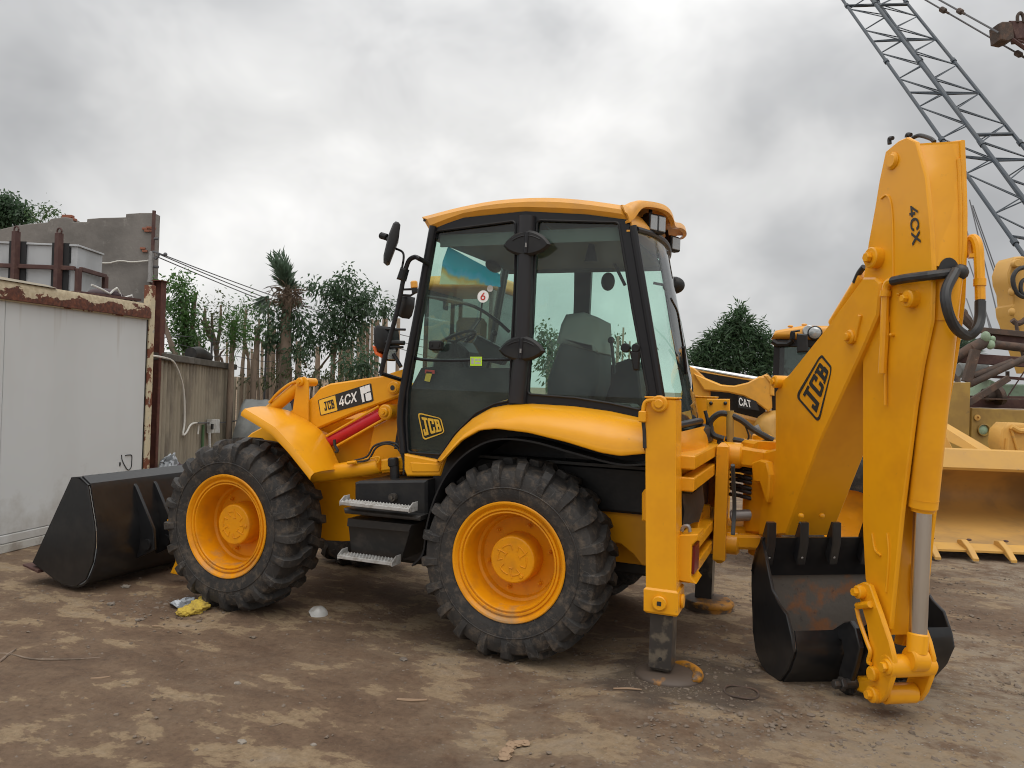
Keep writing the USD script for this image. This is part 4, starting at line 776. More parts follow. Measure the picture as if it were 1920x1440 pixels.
# ------------------------------------------------------------------ stabilisers and rear frame
def stabiliser(s):
    mb = MB()
    x0t, x0b = .90, .947; w = .188; zt, zb = 1.835, .645
    yo, yi = (-1.1, -.89)
    def ringz(z, e=0.0):
        x = x0t + (x0b - x0t) * (zt - z) / (zt - zb)
        return [[x - e, (yo - e) * s, z], [x + w + e, (yo - e) * s, z], [x + w + e, (yi + e) * s, z], [x - e, (yi + e) * s, z]]
    a = ringz(zt); b = ringz(zb)
    mb.prism(b, A(a[0]) - A(b[0]), .012)
    mb.bx(x0t - .004, x0t + w + .004, *sorted(((yo - .004) * s, (yi + .004) * s)), zt - .002, zt + .008, .002)
    c = part(BL, 'stabiliser_tube', mb, 'yellow_paint', label='yellow stabiliser tube at the near rear corner' if s > 0 else None)
    a = ringz(.66, .012); b = ringz(.50, .012); mb = MB().prism(b, A(a[0]) - A(b[0]), .014)
    part(c, 'collar', mb, 'yellow_paint')
    q = A([x0b + .09, (yo - .012) * s, .575]); mb = MB().cyl(q, q + A([0, -.022 * s, 0]), .045, 24, b=.006); part(c, 'wear_pad_plug', mb, 'yellow_paint')
    part(c, 'plug_socket', MB().box(q + A([0, -.0225 * s, 0]), (.026, .003, .026)), 'black_print')
    q = A([x0b + w + .014, (yo + .1) * s, .575]); part(c, 'wear_pad_plug', MB().cyl(q, q + A([.02, 0, 0]), .045, 20, b=.006), 'yellow_paint')
    g0 = float(ground_z(1.05, -1.0 * s))
    mb = MB().prism([[x0b + .028, (yo + .022) * s, g0 + .05], [x0b + w - .02, (yo + .022) * s, g0 + .05], [x0b + w - .02, (yi - .02) * s, g0 + .05], [x0b + .028, (yi - .02) * s, g0 + .05]], (0, 0, .5), .02)
    l = part(BL, 'stabiliser_leg', mb, 'oily_leg')
    part(l, 'pin_hole', MB().cyl([x0b + .10, (yo + .021) * s, g0 + .13], [x0b + .10, (yo + .019) * s, g0 + .13], .012, 12), 'black_print')
    cx_, cy_ = x0b + .115, -.985 * s
    up_f = -.035 if s > 0 else .035
    prof = [(.0, .075 + up_f), (.10, .075 + up_f), (.15, .07 + up_f), (.178, .05 + up_f), (.185, .02 + up_f * .5), (.18, -.02)]
    ring_ = lambda r, h: A([[cx_ + r * 1.12 * math.cos(t) + .02, cy_ + r * math.sin(t), g0 + h] for t in np.linspace(0, 2 * math.pi, 36, endpoint=False)])
    mb = MB().loft([ring_(max(r, .001), h) for r, h in prof[::-1]])
    ft = part(BL, 'stabiliser_foot', mb, 'foot_paint' , smooth=45)
    part(ft, 'foot_rim', MB().tube([[cx_ + .02 + .165 * 1.12 * math.cos(t), cy_ + .165 * math.sin(t), g0 + .045 + up_f * .5] for t in (np.linspace(-.5, 1.5, 22) if s > 0 else np.linspace(-2.4, .6, 22))], [.010] + [.034] * 5 + [.014], 10), 'foot_rim', smooth=60)
simple('foot_paint', (.36, .15, .015), .6, col2=(.075, .054, .04), scale=3.2, lo=.34, hi=.46, bump=.2, bscale=30.0)
simple('foot_rim', (.42, .18, .015), .55, col2=(.10, .065, .04), scale=9.0, lo=.48, hi=.6, bump=.2, bscale=30.0)
stabiliser(1); stabiliser(-1)
c0 = Y(-1.1, (1237, 757))[0]
mb = MB().cyl(c0 + A([0, .01, 0]), c0 + A([0, -.03, 0]), .052, 24, b=.008).cyl(c0, c0 + A([0, -.045, 0]), .028, 16, b=.005)
part(BL, 'stabiliser_pin', mb, 'yellow_paint')
mb = MB().tube(Y(-1.12, (1236, 750), (1216, 751), (1208, 757), (1205, 775)), .012, 8, 4).box(Y(-1.12, (1205, 781))[0], (.045, .04, .07), None, .006)
part(BL, 'leg_pipe', mb, 'yellow_paint')
part(BL, 'leg_hose', MB().tube(Y(-1.10, (1206, 790), (1208, 810), (1209, 840)), .012, 8, 3), 'rubber_hose')
part(BL, 'leg_lock_block', MB().prism(Y(-1.0, (1203, 925), (1208, 918), (1214, 918), (1214, 980), (1203, 976)), (0, .08, 0), .01), 'yellow_paint')
# tail lamp guard
tq = Y(-.99, (1270, 1012), (1306, 1004), (1308, 1095), (1270, 1085)); x_a, x_b = tq[0][0], tq[1][0] + .01
tb = part(BL, 'tail_lamp_guard', MB().prism([[x_a, -1.0, .70], [x_a, -1.0, .965], [x_a + .02, -1.0, .985], [x_b, -1.0, 1.0], [x_b, -1.0, .965], [x_b - .035, -1.0, .93], [x_b - .035, -1.0, .73], [x_b, -1.0, .69]], (0, .26, 0), .006), 'yellow_paint')
part(tb, 'tail_lens', MB().bx(x_b - .034, x_b - .018, -.97, -.78, .74, .92, .004), 'red_lens')
part(BL, 'clevis_pin', MB().tube([[x_a + .02, -.95, 1.0], [x_a + .03, -.95, 1.03], [x_a + .06, -.95, 1.035], [x_a + .07, -.95, 1.0]], .012, 7, 3), 'grey_steel')
# slide beams and a back plate coloured black for the shaded void
mb = MB()
for z0, z1 in ((1.385, 1.475), (1.245, 1.335)): part(BL, 'slide_beam', MB().bx(1.00 if z0 > 1.3 else 1.10, 1.19, -.90, .98, z0, z1, .008), 'yellow_paint')
mb = MB()
for z0, z1 in ((.82, .90), (.665, .745)): part(BL, 'slide_beam', MB().bx(1.00 if z0 > .8 else 1.10, 1.19, -.90, .98, z0, z1, .008), 'yellow_paint')
mb = MB().bx(.98, 1.06, -.90, .98, .66, 1.47); part(BL, 'dark_void_wall', mb, 'black_steel')
a0 = np.linspace(0, 1, 12)
g = A([[[1.10 + .07 * math.sin(math.pi * t), -.80 + .78 * t, 1.22 - .02 * math.sin(9 * t)], [1.12 + .07 * math.sin(math.pi * t), -.80 + .76 * t, 1.10], [1.11 + .05 * math.sin(math.pi * t), -.80 + .70 * t, .98 + .02 * math.sin(6 * t)]] for t in a0])
part(BL, 'rubber_flap', MB().sheet(g, .012), 'dirty_black', smooth=50)
# carriage and king post
mb = MB().bx(1.20, 1.29, .155, .27, .58, 1.50, .03)
mb.bx(1.20, 1.24, .27, .90, .70, 1.48, .012)
part(BL, 'slide_carriage', mb, 'yellow_paint')
for z, r in ((1.40, .10), (.72, .085)):
    mb = MB(); mb.cyl([1.22, .30, z], [1.38, .30, z], r, 22, b=.015).cyl([1.36, .30, z], [1.42, .30, z], .032, 6).cyl([1.37, .30, z], [1.45, .30, z], .018, 8)
    part(BL, 'clamp_boss', mb, 'yellow_paint'); part(BL, 'clamp_boss', MB().cyl([1.22, .86, z], [1.38, .86, z], r, 22, b=.015), 'yellow_paint')
for z, h in ((1.36, .12), (.74, .10)):
    mb = MB(); mb.prism([[1.24, .34, z], [1.42, .40, z], [1.60, .47, z], [1.62, .57, z], [1.60, .67, z], [1.40, .76, z], [1.24, .84, z]], (0, 0, h), .02); part(BL, 'king_post_lug', mb, 'yellow_paint')
mb = MB().cyl([1.50, .57, .60], [1.50, .57, 1.56], .075, 22, b=.01).cyl([1.50, .57, .86], [1.50, .57, 1.30], .13, 22, b=.02).bx(1.38, 1.64, .47, .67, 1.16, 1.24, .015).bx(1.40, 1.62, .45, .69, .87, .93, .01)
for k in range(4): mb.cyl([1.44 + .03 * k, .44, 1.12], [1.44 + .03 * k, .44, 1.16], .012, 6)
part(BL, 'king_post', mb, 'yellow_paint')
mb = MB(); bar(mb, [1.36, .30, 1.40], [1.66, .22, 1.38], .12, .15, .02); part(BL, 'swing_arm', mb, 'yellow_paint')
mb = MB(); bar(mb, [1.36, .30, .74], [1.68, .24, .78], .12, .11, .02); part(BL, 'swing_arm', mb, 'yellow_paint')
mb = MB().cyl([1.30, .36, .92], [1.56, .36, .96], .045, 18, b=.008); part(BL, 'slew_rod', mb, 'grey_steel')
for k in range(7):
    z = 1.30 - .038 * k + (.006 if k % 2 else 0)
    part(BL, 'slew_hose', MB().tube([[1.28, .50 + .02 * (k % 3), z], [1.36, .38, z + .01], [1.46, .34, z], [1.58, .40, z - .01], [1.66, .52, z]], .016, 8, 6), 'rubber_hose')
part(BL, 'thin_hose', MB().tube(Xp(1.46, (1374, 872), (1375, 900), (1377, 950), (1374, 1003)), .012, 8, 4), 'rubber_hose')
KY = .42
for pts, r in ((((1357, 823), (1337, 815), (1331, 796), (1339, 782), (1356, 775), (1387, 786), (1415, 807), (1450, 826)), .024), (((1360, 822), (1396, 829), (1415, 847), (1421, 862)), .022), (((1352, 826), (1350, 840), (1352, 850)), .03),
               (((1322, 810), (1318, 825), (1321, 840), (1318, 850)), .016), (((1325, 800), (1327, 790), (1322, 770)), .014), (((1381, 868), (1381, 846), (1387, 836), (1394, 846), (1398, 866)), .016), (((1395, 792), (1404, 818), (1398, 828)), .007), (((1416, 830), (1452, 822)), .008)):
    part(BL, 'valve_hose', MB().tube(Y(KY, *pts), r, 8, 6), 'rubber_hose')
part(BL, 'pipe_stub', MB().cyl(*Y(KY, (1369, 862), (1369, 770)), .030, 12), 'khaki_paint')
mb = MB().bx(.96, 1.12, .0, .62, 1.47, 1.62, .02); part(BL, 'valve_block', mb, 'dirty_black')
mb = MB().prism(Y(.60, (1325, 748), (1368, 748), (1368, 845), (1325, 845)), (0, .04, 0), .006); part(BL, 'valve_shield', mb, 'yellow_paint')
for q in ((1333, 756), (1360, 756)): part(BL, 'shield_bolt', MB().ball(Y(.59, q)[0], (.016,) * 3, 1), 'black_steel')

# ------------------------------------------------------------------ backhoe: swung towards the camera, all parts share its own vertical plane
TH = math.radians(58); U = A([math.cos(TH), -math.sin(TH), 0]); V = A([math.sin(TH), math.cos(TH), 0]); KP = A([1.49, .57, 0])
def B(off, *pts): return [meet(a, b, KP + V * off, V) for a, b in pts]
def bp3(u, v, z): return KP + U * u + V * v + A([0, 0, z])
def uz(off, *pts): return [((p - KP) @ U, p[2]) for p in B(off, *pts)]
# boom
bo = B(-.20, (1640, 520), (1617, 520), (1550, 612), (1478, 702), (1466, 712), (1453, 735), (1453, 853), (1424, 960), (1421, 1004), (1473, 1003), (1536, 830), (1617, 655), (1645, 590), (1650, 530))
part(BL, 'boom', MB().prism(bo, V * .36, .012), 'yellow_paint', label='boom of the backhoe with the JCB badge')
q = B(-.2, (1462, 716))[0]; part(BL, 'boom_pin', MB().cyl(q - V * .05, q + V * .5, .045, 20, b=.008).cyl(q - V * .065, q, .022, 6), 'yellow_paint')
q = B(-.2, (1598, 632))[0]; mb = MB().cyl(q - V * .03, q + V * .43, .044, 20, b=.008).cyl(q - V * .05, q, .024, 16, b=.004)
pq = B(-.2, (1590, 636), (1612, 590), (1617, 592), (1606, 640)); mb.prism([p_ - V * .014 for p_ in pq], V * .02, .004); part(BL, 'boom_cylinder_pin', mb, 'yellow_paint')
mb = MB(); a, b = B(-.06, (1624, 516), (1566, 610)); mb.cyl(a, b, .052, 20, b=.01); part(BL, 'boom_cylinder', mb, 'yellow_paint')
part(BL, 'boom_hose', MB().tube(B(-.1, (1620, 500), (1611, 512), (1603, 530)), .018, 10, 4), 'rubber_hose')
for q in ((1502, 967), (1541, 967)):
    p_ = B(-.05, q)[0]
bc_ = B(-.2, (1536, 794), (1561, 689), (1540, 663), (1492, 743)); bc_ = [p_ for p_ in bc_]
bd_ = part(BL, 'boom_badge', MB().decal(rrect(0, 0, 1, 1, .13).difference(rrect(.04, .06, .96, .92, .10)), bc_, -V, .002), 'black_print', label='outlined JCB badge on the boom')
part(bd_, 'lettering', MB().decal(fits(LOGO, .11, .17, .89, .82), bc_, -V, .002), 'black_print')
# swing pivot casting at the foot of the boom
mb = MB().prism(B(-.24, (1408, 868), (1424, 862), (1436, 866), (1442, 890), (1440, 930), (1436, 942), (1424, 905), (1412, 903)), V * .06, .01).prism([bp3(.02, -.2, 1.40), bp3(.28, -.2, 1.42), bp3(.30, -.2, 1.52), bp3(.02, -.2, 1.52)], V * .4, .02)
mb.prism([bp3(.05, -.16, .78), bp3(.50, -.16, .86), bp3(.55, -.16, 1.5), bp3(.10, -.16, 1.40)], V * .32, .02)
part(BL, 'boom_foot', mb, 'yellow_paint')
# dipper
dp = uz(-.165, (1700, 257), (1684, 264), (1660, 284), (1648, 340), (1640, 390), (1628, 455), (1618, 525), (1617, 700), (1617, 990), (1622, 1085), (1648, 1175), (1668, 1180), (1690, 960), (1715, 760), (1728, 680), (1745, 600), (1748, 500), (1745, 430), (1735, 330), (1717, 266))
part(BL, 'dipper_side', MB().prism([bp3(a, -.165, b) for a, b in dp], V * .03, .006), 'yellow_paint')
dr_ = uz(.062, (1811, 263), (1814, 330), (1816, 400), (1815, 470), (1812, 560), (1804, 630), (1796, 680), (1782, 760), (1768, 860))
lowr = [q for q in dp[15:17]]; lowr = [q for q in dp if q[1] < dr_[-1][1] and dp.index(q) >= 11]
part(BL, 'dipper_side', MB().prism([bp3(a, .032, b) for a, b in [(dr_[0][0] - .10, dr_[0][1] + .02)] + dp[2:11] + lowr + dr_[::-1]], V * .03, .006), 'yellow_paint')
def dipper_u(z, rear):
    front = dp[2:11][::1]; back = dp[12:][::-1]
    L = A(back if rear else front); o = np.argsort(L[:, 1]); return float(np.interp(z, L[o, 1], L[o, 0]))
zz = np.linspace(.55, 3.28, 20)
core = [(dipper_u(z, False) + .03, z) for z in zz] + [(dipper_u(z, True) - (.022 if z > 2.55 else .05 + .10 * min(1, (2.55 - z) / .3) if z > 1.0 else .09), z) for z in zz[::-1]]
part(BL, 'dipper_core', MB().prism([bp3(a, -.136, b) for a, b in core], V * .167, .004), 'yellow_paint')
def right_u(z): L = A(dr_); o = np.argsort(L[:, 1]); return float(np.interp(z, L[o, 1], L[o, 0]))
ztop = dr_[0][1]; zz2 = [zz_ for zz_ in np.linspace(2.60, ztop - .015, 12)]
part(BL, 'dipper_back_plate', MB().sheet(A([[bp3((dipper_u(z, True) - .012) * (1 - s_) + (right_u(z) - .016) * s_, -.137 + s_ * .170, z) for s_ in np.linspace(0, 1, 5)] for z in zz2]), .012), 'yellow_paint')
zl = zz2[-1]; part(BL, 'dipper_cap', MB().prism([bp3(dipper_u(zl, True) - .012, -.137, zl), bp3(right_u(zl) - .016, .033, zl), bp3(right_u(zl) - .13, .033, zl + .03), bp3(dp[1][0] + .02, -.137, zl + .03)], A([0, 0, .012])), 'yellow_paint')
# black disc as shade in the mouth where the bucket cylinder leaves the dipper
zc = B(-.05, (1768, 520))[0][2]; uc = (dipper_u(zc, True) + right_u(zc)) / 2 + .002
part(BL, 'mouth_shade_disc', MB().prism([bp3(uc - .018, -.052 + .070 * math.cos(t), zc + (.10 if math.sin(t) > 0 else .13) * math.sin(t)) for t in np.linspace(0, 2 * math.pi, 24, endpoint=False)], U * .012), 'black_print')
part(BL, 'weld_bead', MB().tube(B(-.167, (1652, 372), (1662, 366), (1670, 378), (1674, 420), (1675, 520)), .006, 6, 4), 'yellow_paint')
part(BL, 'weld_bead', MB().tube(B(-.167, (1636, 1000), (1641, 1030), (1652, 1042)), .007, 6, 4).tube(B(-.167, (1664, 1000), (1667, 1040), (1662, 1110)), .007, 6, 4), 'yellow_paint')
q_ = [bp3(right_u(z) - .016, .026, z) for z in np.linspace(2.3, 3.2, 14)]; part(BL, 'weld_bead', MB().tube(q_, .010, 6), 'yellow_paint')
for z_, u_ in ((2.45, .02), (2.9, .02)): part(BL, 'grease_nipple', MB().ball(bp3(dipper_u(z_, True) - .02, -.02, z_), (.012,) * 3, 1), 'grey_steel')
for q in ((1502, 967), (1541, 967)):
    w_ = meet(q[0], q[1], bp3(.85, 0, .97), U * .85 - A([0, 0, .52])); part(BL, 'boom_bolt', MB().ball(w_, (.02,) * 3, 1), 'yellow_paint')
def boss(px, py, r, nm, hexr=.0, off=-.165, d=.03):
    q = B(off, (px, py))[0]; mb = MB().cyl(q + V * .01, q - V * d, r, 26, b=.007)
    if hexr: mb.cyl(q - V * d, q - V * (d + .03), hexr, 6, b=.004)
    return part(BL, nm, mb, 'yellow_paint')
boss(1646, 484, .062, 'dipper_pivot_pin', .03, d=.055); boss(1714, 561, .048, 'dipper_boss', .022, d=.05); boss(1674, 302, .05, 'cylinder_pin', 0, d=.012); boss(1675, 302, .04, 'pin_cap', 0, d=.020)
boss(1690, 552, .010, 'grease_nipple', 0); boss(1676, 628, .010, 'grease_nipple', 0)
part(BL, 'pipe_clip', MB().prism([p_ - V * .03 for p_ in B(-.165, (1661, 593), (1669, 593), (1669, 605), (1661, 605))], V * .03, .004), 'yellow_paint')
for q in ((1742, 299), (1775, 301)):
    pass
q = dipper_u(3.2, True) - .018; part(BL, 'rear_hole', MB().cyl(bp3(q, -.01, 3.17), bp3(q + .003, -.01, 3.17), .009, 10).cyl(bp3(q, -.09, 3.17), bp3(q + .006, -.09, 3.17), .012, 10), 'black_print')
c4 = B(-.167, (1704, 387), (1711, 461), (1727, 455), (1720, 384)); part(BL, 'dipper_lettering', MB().decal(letters('4CX'), c4, -V, .0015), 'black_print', label='black letters 4CX on the dipper')
# pipes and hoses on the dipper
part(BL, 'dipper_pipe', MB().tube(B(-.19, (1676, 526), (1668, 528), (1662, 537), (1660, 560), (1657, 640), (1654, 700)), .022, 10, 5).cyl(B(-.19, (1661, 545))[0], B(-.19, (1660, 556))[0], .03, 12).tube(B(-.18, (1662, 560), (1664, 620), (1660, 690), (1660, 760)), .008, 6, 4), 'yellow_paint')
part(BL, 'dipper_hose', MB().tube(B(-.20, (1674, 527), (1700, 522), (1740, 517)) + [bp3(uc + .02, -.02, zc + .02)], .026, 10, 5).ball(bp3(uc + .02, -.01, zc + .02), (.045,) * 3, 1), 'rubber_hose')
hl_ = [bp3(uc + .05, -.06, zc + .02)] + B(-.15, (1774, 545)) + B(-.16, (1776, 578)) + B(-.10, (1790, 612)) + B(.0, (1812, 629)) + B(.04, (1829, 620)) + B(.08, (1837, 598)) + B(.10, (1838, 565))
part(BL, 'looped_hose', MB().tube(hl_, .027, 10, 6), 'rubber_hose', label='thick black hose hanging in a loop')
part(BL, 'dipper_pipe', MB().tube(B(.10, (1838, 562), (1836, 500), (1834, 465), (1828, 449), (1820, 450), (1818, 468), (1820, 480)), .026, 10, 5).cyl(*B(.10, (1837, 523), (1837, 536)), .031, 14).box(B(.09, (1826, 480))[0], (.05, .05, .02)), 'yellow_paint')
for pts_ in (((-.05), (1712, 258), (1725, 254), (1745, 260), (1752, 266)), ((-.16), (1668, 270), (1668, 260), (1674, 259)), ((-.10), (1700, 258), (1702, 252), (1708, 253))): part(BL, 'top_hose', MB().tube(B(pts_[0], *pts_[1:]), .012, 8, 4), 'rubber_hose')
# bucket cylinder in the dipper
ca, cb = bp3(uc - .02, -.052, zc), B(-.052, (1730, 955))[0]
mb = MB().cyl(ca, cb, .075, 28, b=.012); d_ = (cb - ca) / np.linalg.norm(cb - ca); mb.cyl(cb - d_ * .06, cb - d_ * .056, .0765, 28).cyl(ca + d_ * .22, ca + d_ * .235, .079, 28).cyl(cb, cb + d_ * .012, .06, 24)
part(BL, 'bucket_cylinder', mb, 'yellow_paint')
re_ = B(-.052, (1721, 1190))[0]; part(BL, 'cylinder_rod', MB().cyl(cb, re_, .047, 24), 'chrome', label='bright steel rod of the bucket cylinder')
re2 = B(-.07, (1718, 1250))[0]; ee = re_ + (re2 - re_) * .6
part(BL, 'rod_end', MB().cyl(re_ - d_ * .01, ee, .055, 24, b=.008).cyl(ee + d_ * .03 - V * .05, ee + d_ * .03 + V * .05, .066, 24, b=.01), 'yellow_paint')
# tipping links
ln = uz(-.20, (1608, 1108), (1612, 1096), (1624, 1091), (1636, 1097), (1655, 1150), (1674, 1206), (1681, 1237), (1678, 1271), (1668, 1300), (1659, 1314), (1647, 1319), (1634, 1303), (1632, 1285), (1640, 1262), (1638, 1225), (1630, 1170), (1617, 1125))
for v0 in (-.22, .02):
    part(BL, 'tipping_link', MB().prism([bp3(a, v0, b) for a, b in ln], V * .032, .006), 'yellow_paint')
def onl(px, py): return uz(-.22, (px, py))[0]
for (px, py), r0, va, vb, hx in (((1617, 1110), .038, -.26, .07, .022), ((1662, 1249), .062, -.225, .055, 0), ((1665, 1250), .042, -.24, .065, .026), ((1640, 1263), .040, -.25, -.18, 0), ((1640, 1302), .045, -.25, .07, .024)):
    a, b = onl(px, py); mb = MB().cyl(bp3(a, va, b), bp3(a, vb, b), r0, 22, b=.006)
    if hx: mb.cyl(bp3(a, va - .025, b), bp3(a, va, b), hx, 6)
    part(BL, 'link_pin', mb, 'yellow_paint')
a, b = onl(1640, 1302); part(BL, 'link_roller', MB().cyl(bp3(a + .02, -.185, b + .01), bp3(a + .02, .018, b + .01), .056, 24, b=.01), 'yellow_paint')
a, b = onl(1662, 1249); part(BL, 'link_tube', MB().cyl(bp3(a, -.185, b), bp3(a, .018, b), .050, 24, b=.008), 'yellow_paint')
for v0 in (-.235, .068):
    pts = [(1606, 1140), (1612, 1165), (1626, 1205), (1632, 1222), (1628, 1240), (1633, 1245)]
    part(BL, 'guard_rod', MB().tube([bp3(a, v0, b) for a, b in uz(-.235, *pts)], .012, 8, 4).cyl(bp3(*(lambda t: (t[0], v0, t[1]))(uz(-.235, (1632, 1133))[0])), bp3(*(lambda t: (t[0], v0, t[1]))(uz(-.235, (1608, 1136))[0])), .02, 10), 'yellow_paint')
# lower end of the dipper: inner rib with a hole, foot to the bucket pin
rb_ = B(-.02, (1700, 1058), (1714, 1058), (1712, 1115), (1690, 1210), (1672, 1205))
part(BL, 'dipper_rib', MB().prism([p_ + U * .01 for p_ in rb_], V * .10, .006), 'yellow_paint')
q = B(-.02, (1695, 1118))[0] + U * .012; part(BL, 'rib_hole', MB().cyl(q, q - V * .006, .026, 16), 'black_print')
# bucket
bs = uz(-.50, (1428, 1010), (1416, 1030), (1409, 1060), (1408, 1095), (1411, 1185), (1416, 1222), (1427, 1248), (1443, 1270), (1460, 1278), (1476, 1255), (1487, 1222), (1484, 1195), (1474, 1152), (1459, 1131), (1447, 1105), (1438, 1060))
for s, v0 in ((1, -.50), (-1, .62)): part(BL, 'bucket_cheek', MB().prism([bp3(a, v0, b) for a, b in bs], V * .022 * s, .005), 'black_steel')
sh = spline([[a, 0, b] for a, b in bs[:9]], 4)[:, [0, 2]].tolist() + [list(bs[9]), list(bs[10]), [bs[11][0], bs[11][1]], [bs[11][0] - .012, bs[11][1] + .035]]
g = A([[bp3(a, v, b) for v in np.linspace(-.478, .598, 3)] for a, b in sh])
part(BL, 'bucket_floor', MB().sheet(g, -.012), 'black_steel', smooth=40)
# worn bare inside face
g2 = A([[bp3(a, v, b) for v in np.linspace(-.476, .596, 3)] for a, b in sh]); cen = A([np.mean([q[0] for q in bs]), np.mean([q[1] for q in bs])])
g2 = A([[bp3(*(lambda w: (w[0], v, w[1]))(A([a, b]) + (cen - A([a, b])) / np.linalg.norm(cen - A([a, b])) * .02)) for v in np.linspace(-.476, .596, 3)] for a, b in sh[2:-2]])
part(BL, 'bucket_lining', MB().sheet(g2, -.004), 'worn_steel', smooth=40)
tu, tz = bs[0]
part(BL, 'bucket_lip', MB().prism([bp3(tu - .012, -.50, tz + .01), bp3(tu + .016, -.50, tz + .01), bp3(bs[2][0] + .035, -.50, bs[2][1] - .06), bp3(bs[2][0] - .01, -.50, bs[2][1] - .04)], V * 1.12, .004), 'black_steel')
for k in range(5):
    v0 = -.455 + k * .235
    mb = MB().prism([bp3(tu - .035, v0 - .032, tz - .12), bp3(tu + .018, v0 - .032, tz - .17), bp3(tu + .055, v0 - .032, tz - .02), bp3(tu + .05, v0 - .032, tz + .115), bp3(tu + .022, v0 - .032, tz + .118), bp3(tu - .02, v0 - .032, tz + .02)], V * .064, .006)
    t_ = part(BL, 'bucket_tooth', mb, 'black_steel')
    part(t_, 'tooth_bolt', MB().ball(bp3(tu + .03, v0, tz - .06), (.012,) * 3, 1).ball(bp3(tu + .022, v0, tz - .12), (.012,) * 3, 1), 'grey_steel')
ear = uz(-.16, (1560, 1186), (1590, 1166), (1602, 1164), (1612, 1178), (1620, 1215), (1612, 1250), (1602, 1280), (1602, 1300), (1592, 1306), (1582, 1300), (1580, 1260), (1590, 1225), (1585, 1200))
for v0 in (-.19, -.01): part(BL, 'bucket_ear', MB().prism([bp3(a, v0, b) for a, b in ear], V * .035, .006), 'black_steel')
a, b = uz(-.2, (1588, 1282))[0]; part(BL, 'bucket_pin', MB().cyl(bp3(a, -.22, b), bp3(a, .04, b), .030, 16).cyl(bp3(a, -.25, b), bp3(a, -.22, b), .042, 6, b=.005).cyl(bp3(a, -.29, b), bp3(a, -.25, b), .028, 6, b=.004), 'oily_leg')
mb = MB(); a2, b2 = onl(1640, 1302); mb.prism([bp3(a, -.14, b + .045), bp3(a2, -.14, b2 + .05), bp3(a2, -.14, b2 - .05), bp3(a, -.14, b - .045)], V * .11, .01)
part(BL, 'bucket_link_bar', mb, 'yellow_paint')

# ------------------------------------------------------------------ white site cabin on the left
CA = A([-5.69, -.536, 0]); CD = A([-.1595, .9872, 0]); CN = A([.9872, .1595, 0])      # foot of its wall, along the wall, out of the wall
def cab_w(px, py, off=0.0): return meet(px, py, CA + CN * off, CN)
def cw(t, z, off=0.0): return CA + CD * t + CN * off + A([0, 0, z])
tE = 2.16
CB = thing('site_cabin', cw(tE, 0), 'white panelled site cabin with rusty peeling roof beam left of the loader bucket', 'site cabin')
for t0, t1 in ((-3.6, -2.45), (-2.44, -1.29), (-1.28, -.25), (-.035, 2.05)):
    part(CB, 'wall_panel', MB().prism([cw(t0, .18), cw(t1, .18), cw(t1, 2.545), cw(t0, 2.545)], -CN * .08, .004), 'white_panel')
part(CB, 'panel_post', MB().prism([cw(-.24, .18, .006), cw(-.045, .18, .006), cw(-.045, 2.56, .006), cw(-.24, 2.56, .006)], -CN * .09, .004), 'white_panel')
part(CB, 'roof_beam', MB().prism([cw(-3.7, 2.552, .05), cw(-3.7, 2.70, .05), cw(-3.7, 2.735, .03), cw(-3.7, 2.735, -.10), cw(-3.7, 2.552, -.10)], CD * (3.7 + 2.07), .006), 'peeling_beam')
part(CB, 'beam_drip', MB().prism([cw(-3.7, 2.538, .03), cw(-3.7, 2.55, .03), cw(-3.7, 2.55, -.02), cw(-3.7, 2.538, -.02)], CD * (3.7 + 2.06)), 'peeling_cream')
part(CB, 'roof_edging', MB().prism([cw(-3.7, 2.738, .02), cw(.55, 2.738, .06), cw(.55, 2.775, -.08), cw(-3.7, 2.83, -.12)], -CN * .3 + A([0, 0, .02])), 'fence_fibre')
part(CB, 'roof_sheet', MB().prism([cw(-3.7, 2.72, -.10), cw(2.05, 2.72, -.10), cw(2.05, 2.70, -2.5), cw(-3.7, 2.70, -2.5)], (0, 0, .03)), 'sill_grey')
part(CB, 'corner_post', MB().prism([cw(2.075, .02, .02), cw(2.175, .02, .02), cw(2.175, 2.98, .02), cw(2.075, 2.98, .02)], -CN * .10, .006), 'peeling_cream')
part(CB, 'black_seal', MB().prism([cw(2.052, .02, .0), cw(2.072, .02, .0), cw(2.072, 2.55, .0), cw(2.052, 2.55, .0)], -CN * .05), 'dirty_black')
part(CB, 'base_rail', MB().prism([cw(-3.7, .0, .03), cw(2.05, .0, .03), cw(2.05, .085, .03), cw(-3.7, .085, .03)], -CN * .1, .004), 'sill_grey')
part(CB, 'base_rail', MB().prism([cw(-3.7, .09, .018), cw(2.05, .09, .018), cw(2.05, .175, .018), cw(-3.7, .175, .018)], -CN * .1, .006), 'white_panel')
part(CB, 'side_wall', MB().prism([cw(2.17, .0, -.1), cw(2.17, 2.68, -.1), cw(2.17, 2.68, -2.45), cw(2.17, .0, -2.45)], -CD * .06), 'white_panel')
part(CB, 'side_wall', MB().prism([cw(-3.6, .0, -.1), cw(-3.6, 2.68, -.1), cw(-3.6, 2.68, -2.45), cw(-3.6, .0, -2.45)], -CD * .06), 'white_panel')
gm = [cab_w(a, b, .004) for a, b in ((228, 853), (229, 862), (234, 873), (240, 881), (246, 876), (247, 865), (247, 854), (240, 853), (235, 854))]
part(CB, 'paint_scrawl', MB().tube(gm, .006, 5, 4).ball(cab_w(225, 870, .004), (.006, .012, .03), 1), 'black_print')
